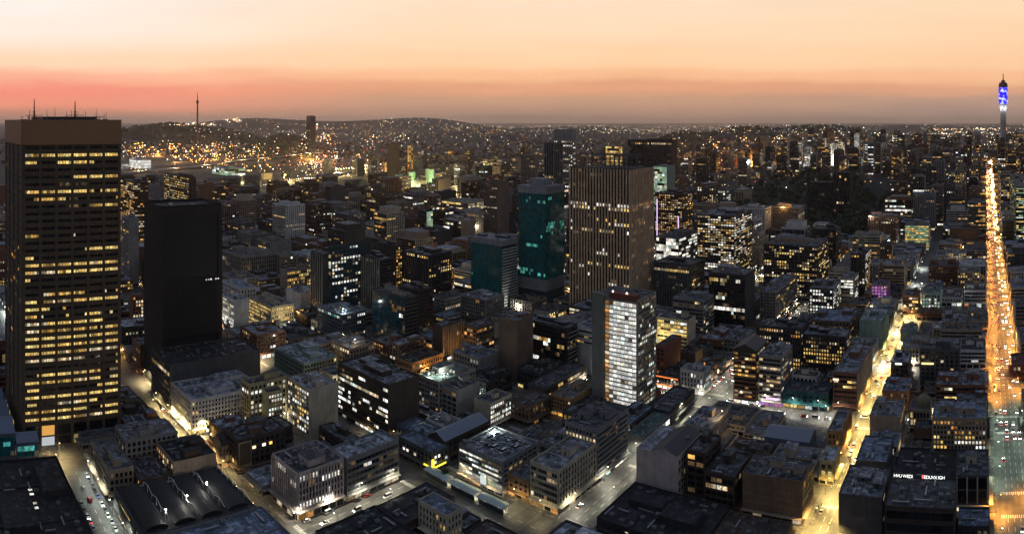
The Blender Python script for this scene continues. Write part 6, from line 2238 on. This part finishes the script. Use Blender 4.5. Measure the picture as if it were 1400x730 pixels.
def car_mesh(kind, paint, lights_on):
    pt = car_paint(paint)
    body, cab = MB(), MB()
    L_, Wd, Hb, Hc = {'sedan': (4.5, 1.75, .85, 1.42), 'hatch': (3.9, 1.7, .88, 1.5), 'van': (4.9, 1.8, 1.0, 2.1)}[kind]
    hl, hw = L_ / 2, Wd / 2
    # car faces +Y; side profile extruded across
    prof = [(-hl, .35), (-hl + .1, Hb - .05), (-hl * .55, Hb), (hl * .45, Hb), (hl - .25, Hb - .18), (hl, .55), (hl - .05, .3)]
    n = len(body.v)
    for s in (-hw, hw):
        body.v.extend([(s, p[0], p[1]) for p in prof])
    k = len(prof)
    bi = body.mi(pt)
    body.f.append(tuple(n + a for a in range(k)))
    body.f.append(tuple(n + k + a for a in reversed(range(k))))
    body.m += [bi, bi]
    for a in range(k):
        b_ = (a + 1) % k
        body.f.append((n + a, n + k + a, n + k + b_, n + b_))
        body.m.append(bi)
    ra, rb = {'sedan': (-hl * .78, hl * .42), 'hatch': (-hl * .93, hl * .42), 'van': (-hl * .97, hl * .72)}[kind]
    ta, tb = {'sedan': (-hl * .42, hl * .08), 'hatch': (-hl * .7, hl * .08), 'van': (-hl * .92, hl * .42)}[kind]
    q = hw - .06
    u = hw - .24
    lo = [(-q, ra, Hb), (q, ra, Hb), (q, rb, Hb), (-q, rb, Hb)]
    up = [(-u, ta, Hc), (u, ta, Hc), (u, tb, Hc), (-u, tb, Hc)]
    for a in range(4):
        b_ = (a + 1) % 4
        cab.poly([lo[a], lo[b_], up[b_], up[a]], GLASS)
    cab.poly(up, pt)
    wheel = MB()
    for i in range(10):
        pass
    ang = [2 * math.pi * i / 10 for i in range(10)]
    n = len(wheel.v)
    for s in (-.1, .1):
        wheel.v.extend([(s, .32 * math.cos(a), .32 * math.sin(a)) for a in ang])
    wi = wheel.mi(TYRE)
    for a in range(10):
        b_ = (a + 1) % 10
        wheel.f.append((n + a, n + b_, n + 10 + b_, n + 10 + a))
        wheel.m.append(wi)
    wheel.f.append(tuple(n + a for a in reversed(range(10))))
    wheel.f.append(tuple(n + 10 + a for a in range(10)))
    wheel.m += [wheel.mi(METAL)] * 2
    hd = MB()
    hd.box(-.2, -.06, -.1, .2, .08, .1, HEAD if lights_on else METAL)
    tl = MB()
    tl.box(-.18, -.06, -.1, .18, .06, .1, TAIL if lights_on else plain('tail_lens', (.25, .02, .02), .3))
    return body, cab, wheel, hd, tl, (hl, hw, Hb)


CARP = {}


def car(kind, paint, on, x, y, rz, label, group, z=0.0):
    key = (kind, paint, on)
    if key not in CARP:
        body, cab, wheel, hd, tl, (hl, hw, Hb) = car_mesh(*key)
        r = link('minibus' if kind == 'van' else 'car', None)
        bo = part('body', body, r)
        part('cabin', cab, r)
        wm_ = wheel.mesh('wheel')
        for sx_ in (-1, 1):
            for sy_ in (-1, 1):
                link('wheel', wm_, r, (sx_ * (hw - .08), sy_ * hl * .6, .32))
        hm, tm = hd.mesh('headlight'), tl.mesh('tail_light')
        for sx_ in (-1, 1):
            link('headlight', hm, r, (sx_ * (hw - .3), hl - .02, .62))
            link('tail_light', tm, r, (sx_ * (hw - .25), -hl - .0, .7))
        CARP[key] = r
    else:
        r = copy_tree(CARP[key])
    r.location = (x, y, z)
    r.rotation_euler = (0, 0, rz)
    tag(r, label, 'minibus' if kind == 'van' else 'car', group)
    return r


rnd = random.Random(11)
PW = ['white', 'white', 'silver', 'silver', 'grey', 'black', 'red', 'blue']
# parking street
for x, y, p_, on in ((-373, 101.8, 'silver', 1), (-368, 101.6, 'black', 0), (-362, 101.9, 'grey', 0), (-357, 101.7, 'black', 0), (-351, 101.8, 'blue', 0), (-361, 96.5, 'silver', 0), (-349, 96.8, 'red', 0), (-343, 101.7, 'white', 1), (-337.5, 101.8, 'grey', 0),
                     (-332, 101.6, 'white', 0), (-326.5, 101.9, 'silver', 0), (-347, 91.6, 'silver', 0), (-341, 91.5, 'grey', 0), (-335.5, 91.6, 'silver', 0), (-330, 91.7, 'white', 1), (-324.5, 91.5, 'white', 0), (-320, 101.7, 'white', 0)):
    nm = {'silver': 'silver', 'black': 'black', 'grey': 'dark grey', 'blue': 'blue', 'red': 'red', 'white': 'white'}[p_]
    side = 'along the old tan office wing' if y > 99 else 'along the skylight warehouse' if y < 93 else 'in the middle of the parking street'
    car(rnd.choice(('sedan', 'hatch')), p_, bool(on), x, y, math.pi / 2 if y < 99 else -math.pi / 2, f"{nm} car {'with headlights on ' if on else ''}parked {side}" if 'middle' not in side else f'{nm} car driving {side}', 'cars on the parking street')
# white van street
for x, y, k, p_, on in ((-285.5, 190, 'hatch', 'white', 0), (-279, 196, 'sedan', 'white', 1), (-285.5, 203, 'van', 'silver', 0), (-278.5, 216, 'van', 'white', 1), (-285.6, 222, 'sedan', 'black', 0), (-285.6, 228.5, 'hatch', 'red', 0), (-278.5, 236, 'van', 'white', 0), (-272, 210, 'sedan', 'grey', 0)):
    car(k, p_, bool(on), x, y, 0 if x < -280 else math.pi, f"{p_} {'minibus' if k == 'van' else 'car'} {'with headlights on' if on else 'without lights'} {'parked along' if x < -280 or x > -275 else 'driving on'} the white van street", 'cars on the white van street')
# roof car park
fx0, fy0, fx1, fy1 = RPK[3]
hz = RPK[2] + .13
k = 0
for rw in range(3):
    for c in range(7):
        x, y = fx0 + 8 + c * 3.2, fy0 + 10 + rw * 7
        if x < fx1 - 3 and y < fy1 - 3 and rnd.random() < .88:
            car(rnd.choice(('sedan', 'hatch', 'van')), rnd.choice(('white', 'silver', 'white', 'grey', 'black')), False, x, y, rnd.choice((0, math.pi)), 'one of the cars parked in rows on the roof of the roof parking office', 'cars parked on the office roof', hz)
# traffic on the avenues
for y in [300 + 8.2 * k for k in range(86)]:
    for lane, (x, rz) in enumerate(((-82.4, 0), (-79.2, 0), (-75.6, math.pi), (-72.2, math.pi))):
        pr = (.18 if y < 400 else .42 if 470 < y < 640 else .34) * (1.15 if lane in (0, 3) else .55)
        if any(abs(y - r_) < h_ + 3 for r_, h_ in ROWS) or rnd.random() > pr:
            continue
        if math.hypot(x, y) > 850:
            continue
        p_ = rnd.choice(PW)
        k_ = rnd.choice(('sedan', 'hatch', 'van', 'sedan'))
        car(k_, p_, lane in (1, 2), x + rnd.uniform(-.3, .3), y + rnd.uniform(-1.5, 1.5), rz, f"{p_} {'minibus' if k_ == 'van' else 'car'} {'in traffic' if lane in (1, 2) else 'parked at the kerb'} on the yellow lit street", 'cars on the yellow lit street')
for y in [318 + 9.5 * k for k in range(47)]:
    for lane, (x, rz) in enumerate(((8.0, 0), (11.4, 0), (14.8, 0), (19.2, math.pi), (22.6, math.pi), (26, math.pi))):
        pr = (.10 if y < 430 else .40)
        if rnd.random() > pr:
            continue
        p_ = rnd.choice(PW)
        k_ = rnd.choice(('sedan', 'hatch', 'van', 'sedan'))
        car(k_, p_, lane not in (0,), x + rnd.uniform(-.3, .3), y + rnd.uniform(-2, 2), rz, f"{p_} {'minibus' if k_ == 'van' else 'car'} {'driving away' if rz == 0 else 'coming closer'} on the orange main avenue", 'cars on the main avenue')
for y in [296 + 9 * k for k in range(50)]:
    for x, rz in ((-197.5, 0), (-193, 0), (-188, math.pi), (-184, math.pi)):
        if rnd.random() < (.06 if y < 440 else .22) and not any(abs(y - r_) < h_ + 2 for r_, h_ in ROWS):
            p_ = rnd.choice(PW)
            car('sedan', p_, True, x, y, rz, f'{p_} car on the green lit street leading to the white lit junction', 'cars on the green lit street')
for x in [-240 + 8 * k for k in range(28)]:
    for y, rz in ((455.8, math.pi / 2), (448.4, -math.pi / 2)):
        if rnd.random() < .4 and not (-203 < x < -178):
            p_ = rnd.choice(PW)
            car(rnd.choice(('sedan', 'van')), p_, True, x, y, rz, f'{p_} vehicle on the white lit cross street', 'vehicles on the white lit cross street')
for x, y, p_ in ((-425, 168, 'red'), (-440, 175, 'white')):
    car('sedan', p_, True, x, y, -math.pi / 2 if y < 172 else math.pi / 2, f'{p_} car crossing between the bronze tower and the white floodlit block', 'cars by the bronze tower')
# far traffic on the climbing avenue, too many to count
mb2 = MB()
SILV = car_paint('silver')
y = 772
while y < 2560:
    for x, rz in ((8.2, 1), (11.6, 1), (15, 1), (19, -1), (22.4, -1), (25.8, -1)):
        if rnd.random() < .34:
            z_ = max(ground(17, y), ground(5, y), ground(29, y)) + .75 if y > 1240 else 0.02
            yy = y + rnd.uniform(-3, 3)
            mb2.box(x - .85, yy - 2.2, z_ + .3, x + .85, yy + 2.2, z_ + .9, SILV)
            mb2.box(x - .7, yy - 1.7, z_ + .9, x + .7, yy + 1.0, z_ + 1.45, GLASS, SILV)
            g_ = .25 + max(0, y - 900) / 3200
            for sx_ in (-1, 1):
                mb2.box(x + sx_ * .6 - g_, yy + rz * 2.2, z_ + .45, x + sx_ * .6 + g_, yy + rz * 2.4, z_ + .45 + g_ * 1.5, HEADF)
                mb2.box(x + sx_ * .6 - g_, yy - rz * 2.4, z_ + .5, x + sx_ * .6 + g_, yy - rz * 2.2, z_ + .5 + g_ * 1.2, TAIL)
    y += 11
tag(link('distant_traffic', mb2.mesh('distant_traffic')), kind='stuff')
# ---------------------------------------------------------------- bus station, kiosk, park
rnd = random.Random(31)
bs = tag(link('bus_station', None, None, (-252, 268, 0)), 'long mint lit bus station canopy in the street before the roof parking office', 'bus station')
gr = plain('mint_glass_roof', (.38, .48, .45), .25)
for k in range(3):
    xa, xb = -29 + k * 20, -11 + k * 20
    mb = MB()
    mb.poly([(xa, -3.2, 4.2), (xb, -3.2, 4.2), (xb, 0, 5.0), (xa, 0, 5.0)], gr)
    mb.poly([(xa, 0, 5.0), (xb, 0, 5.0), (xb, 3.2, 4.2), (xa, 3.2, 4.2)], gr)
    for q in range(10):
        x_ = xa + q * (xb - xa) / 9
        mb.box(x_ - .1, -3.3, 4.08, x_ + .1, 3.3, 4.2, METAL)
    mb.box(xa, -3.35, 4.0, xb, -3.2, 4.3, METAL)
    part('canopy', mb, bs)
    for q in range(4):
        mb = MB()
        x_ = xa + 1 + q * 5.3
        mb.tube((x_, 0, 0), (x_ - .8, -2.4, 4.1), .16, wall_mat(C['white']), 6)
        mb.tube((x_, 0, 0), (x_ + .8, 2.4, 4.1), .16, wall_mat(C['white']), 6)
        part('column', mb, bs)
    mb = MB()
    mb.box(xa + .5, -1.9, .3, xb - .5, -1.8, 2.9, glass_mat('clear_screen', (.05, .07, .07), .1))
    mb.box(xa + .5, -2.1, 0, xb - .5, 2.1, .3, CONC)
    part('glass_screen', mb, bs)
    mb = MB()
    mb.box(xa + 1, -.12, 3.9, xb - 1, .12, 4.05, emit_mat('canopy_tube', (1, .92, .62) if k else (1, .72, .3), 3.0))
    part('strip_light', mb, bs)
    for q in (4, 13):
        ld = bpy.data.lights.new('canopy_light', 'POINT')
        ld.energy, ld.color, ld.shadow_soft_size = 2200, (1, .93, .72), .4
        link('canopy_light', ld, bs, (xa + q, -.6, 3.4))
bbx = tag(link('billboard', None, None, (-247.0, 277.0, 0)), 'white backlit billboard cube on a post beside the bus station', 'billboard')
mb = MB()
mb.tube((0, 0, 0), (0, 0, 4), .25, DARKM, 8)
part('post', mb, bbx)
mb = MB()
mb.box(-1.9, -.4, 4, 1.9, .4, 8, emit_mat('billboard_face', (.9, 1, .97), .75))
mb.box(-2.0, -.3, 3.85, 2.0, .3, 4, DARKM)
part('panel', mb, bbx)
ysn = tag(link('corner_sign', None, None, (-283, 276, 0)), 'bright yellow lit corner sign and awning on the corner store by the bus station', 'shop sign')
b_ = [o for o in bpy.data.objects if o.get('label', '').startswith('low corner store with a bright yellow')][0]
i = [q for q in FOOT if abs((q[0] + q[2]) / 2 - b_.location.x) < .1 and abs((q[1] + q[3]) / 2 - b_.location.y) < .1][0]
ysn.location = (i[2], i[1], 0)
YE = emit_mat('yellow_sign', (1, .80, .05), 2.2)
mb = MB()
mb.box(-6, -1.6, 3.6, 1.6, -1.4, 4.5, YE)
mb.box(1.4, -1.4, 3.6, 1.6, 9, 4.5, YE)
mb.box(-6, -1.4, 3.5, 1.4, -.05, 3.65, DARKM)
part('awning', mb, ysn)
mb = MB()
mb.box(.1, -1.2, 4.6, 1.2, -.1, 8.4, YE)
part('upright_sign', mb, ysn)
ld = bpy.data.lights.new('sign_light', 'POINT')
ld.energy, ld.color, ld.shadow_soft_size = 2600, (1, .8, .12), .6
link('sign_light', ld, ysn, (3, -3, 3.5))

# trees: tapered trunk with limbs, crown of leaf clumps
LEAF = []
for c_ in ((.020, .040, .022), (.030, .052, .028), (.014, .030, .018), (.040, .058, .028)):
    m, t, b = new_mat('leaf')
    g = t.nodes.new('ShaderNodeNewGeometry')
    t.links.new(mix_rgb(t, g.outputs['Random Per Island'], tuple(v * .55 for v in c_), tuple(v * 1.5 for v in c_)), b.inputs['Base Color'])
    b.inputs['Roughness'].default_value = .8
    LEAF.append(m)
BARK = plain('bark', (.06, .045, .03), .9)
TREES = []
for v in range(4):
    rr = random.Random(100 + v)
    r = link('tree', None)
    mb = MB()
    mb.tube((0, 0, -.5), (.2, .1, 4.5), .5, BARK, 7, .3)
    lobes = []
    for k in range(9):
        a = rr.uniform(0, 6.28)
        rad_ = rr.uniform(1.5, 4.6)
        z_ = rr.uniform(5.5, 11)
        tip = (math.cos(a) * rad_, math.sin(a) * rad_, z_)
        mb.tube((.2, .1, 3.4 + rr.random()), tip, .2, BARK, 5, .06)
        lobes.append((tip, rr.uniform(1.7, 3.0)))
    lobes.append(((0, 0, 11), 2.4))
    part('trunk', mb, r)
    mb = MB()
    for (lx, ly, lz), lr in lobes:
        for _ in range(46):
            while True:
                q = Vector((rr.uniform(-1, 1), rr.uniform(-1, 1), rr.uniform(-1, 1)))
                if .25 < q.length < 1:
                    break
            p_ = Vector((lx, ly, lz)) + Vector((q.x * lr, q.y * lr, q.z * lr * .75))
            n_ = (q.normalized() + Vector((rr.uniform(-.6, .6), rr.uniform(-.6, .6), rr.uniform(-.2, .8)))).normalized()
            s_ = n_.orthogonal().normalized()
            t_ = n_.cross(s_)
            sz = rr.uniform(.45, .95)
            pts = []
            for e in range(5):
                g_ = e * 2 * math.pi / 5 + rr.random()
                pts.append(tuple(p_ + s_ * (math.cos(g_) * sz) + t_ * (math.sin(g_) * sz * .8)))
            mb.poly(pts, LEAF[(v + rr.randint(0, 1)) % 4])
    part('crown', mb, r)
    TREES.append([r, False])


def tree(x, y, z, s, label, group, v=None):
    q = TREES[rnd.randrange(4) if v is None else v]
    if q[1]:
        r = copy_tree(q[0])
    else:
        r, q[1] = q[0], True
    r.location = (x, y, z)
    r.scale = (s, s, s * rnd.uniform(.85, 1.15))
    r.rotation_euler = (0, 0, rnd.uniform(0, 6.28))
    tag(r, label, 'tree', group)


lawn = MB()
LAWN = plain('park_grass', (.012, .022, .013), .95)
ring = [at(1114 + 124 * math.cos(a * math.pi / 24), 297 + 39 * math.sin(a * math.pi / 24)) for a in range(48)]
lawn.poly([(x_, y_, ground(x_, y_) + .25) for x_, y_ in reversed(ring)], LAWN)
tag(link('park_lawn', lawn.mesh('park_lawn')), kind='structure')
n = 0
for _ in range(6000):
    if n >= 274:
        break
    px_, y_ = rnd.uniform(996, 1226), rnd.uniform(259, 334)
    X, Y = at(px_, y_)
    if rnd.random() > (math.hypot(X, Y) / 1800) ** -2 * .45:
        continue
    if ((px_ - 1112) / 116) ** 2 + ((y_ - 297) / 38) ** 2 > 1:
        continue
    if any(a0 - 4 < X < a1 + 4 and b0 - 4 < Y < b1 + 4 for a0, b0, a1, b1 in FOOT):
        continue
    tree(X, Y, ground(X, Y) - .3, rnd.uniform(1.5, 2.6), 'one of the dark leafy trees crowding the unlit park', 'trees of the park')
    n += 1
for px_, y_ in ((1178, 342), (1184, 334), (1190, 327), (1196, 322), (1202, 316), (1210, 310), (1033, 312), (1030, 318)):
    X, Y = at(px_, y_)
    if not any(a0 - 2 < X < a1 + 2 and b0 - 2 < Y < b1 + 2 for a0, b0, a1, b1 in FOOT):
        tree(X, Y, ground(X, Y) - .2, 1.1, 'pale lit street tree at the edge of the park', 'lit trees at the park edge')
for x, y in ((-395, 190), (-395, 200), (-395, 212), (-407, 158), (-412, 60), (-270, 270), (-180, 366), (-150, 371), (3.5, 480), (3.5, 520), (31, 505), (31, 540), (31, 590)):
    if not any(a0 - 1 < x < a1 + 1 and b0 - 1 < y < b1 + 1 for a0, b0, a1, b1 in FOOT):
        tree(x, y, 0.1, .55, 'small leafy street tree on a pavement between the blocks', 'street trees')
# pedestrians on the yellow lit street
SKIN = plain('skin', (.16, .09, .06), .6)
CLOTH = {k: plain('cloth_' + k, v, .9) for k, v in {'white': (.6, .6, .58), 'dark': (.02, .02, .025), 'red': (.3, .03, .03), 'blue': (.04, .08, .2)}.items()}


def person_mesh(step, cloth):
    me = bpy.data.meshes.new('person')
    J = {'pel': (0, 0, .95, .15), 'chest': (0, .02, 1.28, .17), 'neck': (0, .03, 1.5, .06), 'hd': (0, .05, 1.66, .105)}
    for s_, n_ in ((-1, 'l'), (1, 'r')):
        f = step * s_
        J.update({'hip' + n_: (s_ * .09, 0, .9, .1), 'kn' + n_: (s_ * .1, f * .16 + .02, .5, .07), 'an' + n_: (s_ * .1, f * .27 - .03, .08, .045), 'toe' + n_: (s_ * .11, f * .27 + .13, .04, .04),
                  'sh' + n_: (s_ * .19, .02, 1.42, .07), 'el' + n_: (s_ * .25, -f * .1, 1.13, .05), 'wr' + n_: (s_ * .24, -f * .2 + .08, .9, .035), 'ha' + n_: (s_ * .24, -f * .22 + .1, .8, .03)})
    ks = list(J)
    ed = [('pel', 'chest'), ('chest', 'neck'), ('neck', 'hd')]
    for n_ in 'lr':
        ed += [('pel', 'hip' + n_), ('hip' + n_, 'kn' + n_), ('kn' + n_, 'an' + n_), ('an' + n_, 'toe' + n_), ('chest', 'sh' + n_), ('sh' + n_, 'el' + n_), ('el' + n_, 'wr' + n_), ('wr' + n_, 'ha' + n_)]
    me.from_pydata([J[k][:3] for k in ks], [(ks.index(a), ks.index(b_)) for a, b_ in ed], [])
    o = bpy.data.objects.new('person', me)
    COL.objects.link(o)
    o.modifiers.new('Skin', 'SKIN')
    if not me.skin_vertices:
        me.attributes  # layer comes with the modifier's first evaluation
    return o, J, ks


def finish_person(o, J, ks, cloth, trousers):
    me = o.data
    if len(me.skin_vertices):
        for i_, k in enumerate(ks):
            me.skin_vertices[0].data[i_].radius = (J[k][3], J[k][3])
        me.skin_vertices[0].data[0].use_root = True
    sd = o.modifiers.new('Subdivision', 'SUBSURF')
    sd.levels = sd.render_levels = 1
    dg = bpy.context.evaluated_depsgraph_get()
    nm = bpy.data.meshes.new_from_object(o.evaluated_get(dg))
    for m_ in (SKIN, cloth, trousers):
        nm.materials.append(m_)
    for p_ in nm.polygons:
        z_ = p_.center.z
        p_.material_index = 0 if z_ > 1.5 or (z_ < .92 and abs(p_.center.x) > .2) else 1 if z_ > .95 else 2
    bpy.data.objects.remove(o)
    return nm


PM = []
for st, c_ in ((1, 'white'), (-1, 'dark'), (1, 'red'), (-1, 'blue')):
    o, J, ks = person_mesh(st, c_)
    try:
        if not len(o.data.skin_vertices):
            with bpy.context.temp_override(object=o, active_object=o):
                bpy.ops.mesh.customdata_skin_add()
    except Exception as e_:
        print('skin layer', e_)
    PM.append((c_, finish_person(o, J, ks, CLOTH[c_], CLOTH['dark'])))
for x, y, z_ in [(-84.5, 345, 0), (-83.6, 347.5, 0), (-82.8, 344, 0), (-84.8, 340, 0), (-83, 336, 0), (-84.2, 333, 0), (-79, 352, 0), (-76, 357, 0), (-73, 361, 0), (-71, 362, 0), (-82, 364, 0), (-80, 366.5, 0), (-84.9, 329, 0), (-70.8, 345, 0),
               (-340, 103.4, 0), (-352, 103.3, 0), (-286.9, 231, 0), (-286.8, 233, 0)]:
    c_, nm = rnd.choice(PM)
    o = link('person', nm, None, (x, y, .012), rnd.uniform(0, 6.28))
    wh_ = 'yellow lit street' if x > -100 else 'parking street' if y < 120 else 'white van street'
    tag(o, f"pedestrian in {c_} top and dark trousers walking on the {wh_}", 'person', 'pedestrians on the ' + wh_)
# wooded ridges far off
mb = MB()
rr = random.Random(77)
cnt = 0
while cnt < 3000:
    h_ = rr.choice([HILLS[5], HILLS[6], HILLS[5], HILLS[8], HILLS[8], HILLS[9], HILLS[10], HILLS[11], (380, 90, 5200, 700, 0), (1000, 200, 5600, 700, 0), (800, 150, 5500, 800, 0)])
    p_, d = rr.gauss(h_[0], h_[1] * .65), rr.gauss(h_[2], h_[3] * .7)
    if d < 3000:
        continue
    X, Y = polar(p_, d)
    z_ = ground(X, Y)
    r = rr.uniform(8, 20)
    n = len(mb.v)
    i_ = mb.mi(rr.choice(LEAF))
    for a in range(6):
        g_ = a * math.pi / 3 + rr.random()
        mb.v.append((X + math.cos(g_) * r * rr.uniform(.7, 1.2), Y + math.sin(g_) * r, z_ - 2))
    for a in range(6):
        g_ = a * math.pi / 3 + rr.random()
        mb.v.append((X + math.cos(g_) * r * .7, Y + math.sin(g_) * r * .7, z_ + r * rr.uniform(.5, .8)))
    mb.v.append((X, Y, z_ + r * rr.uniform(.8, 1.1)))
    for a in range(6):
        b_ = (a + 1) % 6
        mb.f.append((n + a, n + b_, n + 6 + b_, n + 6 + a))
        mb.f.append((n + 6 + a, n + 6 + b_, n + 12))
        mb.m += [i_, i_]
    cnt += 1
tag(link('distant_woods', mb.mesh('distant_woods')), kind='stuff')

# ---------------------------------------------------------------- haze
HAZE = True
if HAZE:
    mb = MB()
    m = bpy.data.materials.new('haze_air')
    m.use_nodes = True
    t = m.node_tree
    t.nodes.clear()
    pv = t.nodes.new('ShaderNodeVolumePrincipled')
    pv.inputs['Color'].default_value = (.95, .88, .84, 1)
    pv.inputs['Density'].default_value = 2.3e-5
    pv.inputs['Anisotropy'].default_value = 0.78
    o_ = t.nodes.new('ShaderNodeOutputMaterial')
    t.links.new(pv.outputs[0], o_.inputs['Volume'])
    mb.box(-58000, -58000, -70, 58000, 58000, 430, m)
    tag(link('haze', mb.mesh('haze')), kind='stuff')
for o in list(bpy.data.objects):          # a template that was never placed
    pass
for kd, (r, used) in LAMP_PROTO.items():
    if not used:
        print('unused lamp', kd)
print('objects', len(bpy.data.objects), 'lights', len([o for o in bpy.data.objects if o.type == 'LIGHT']))
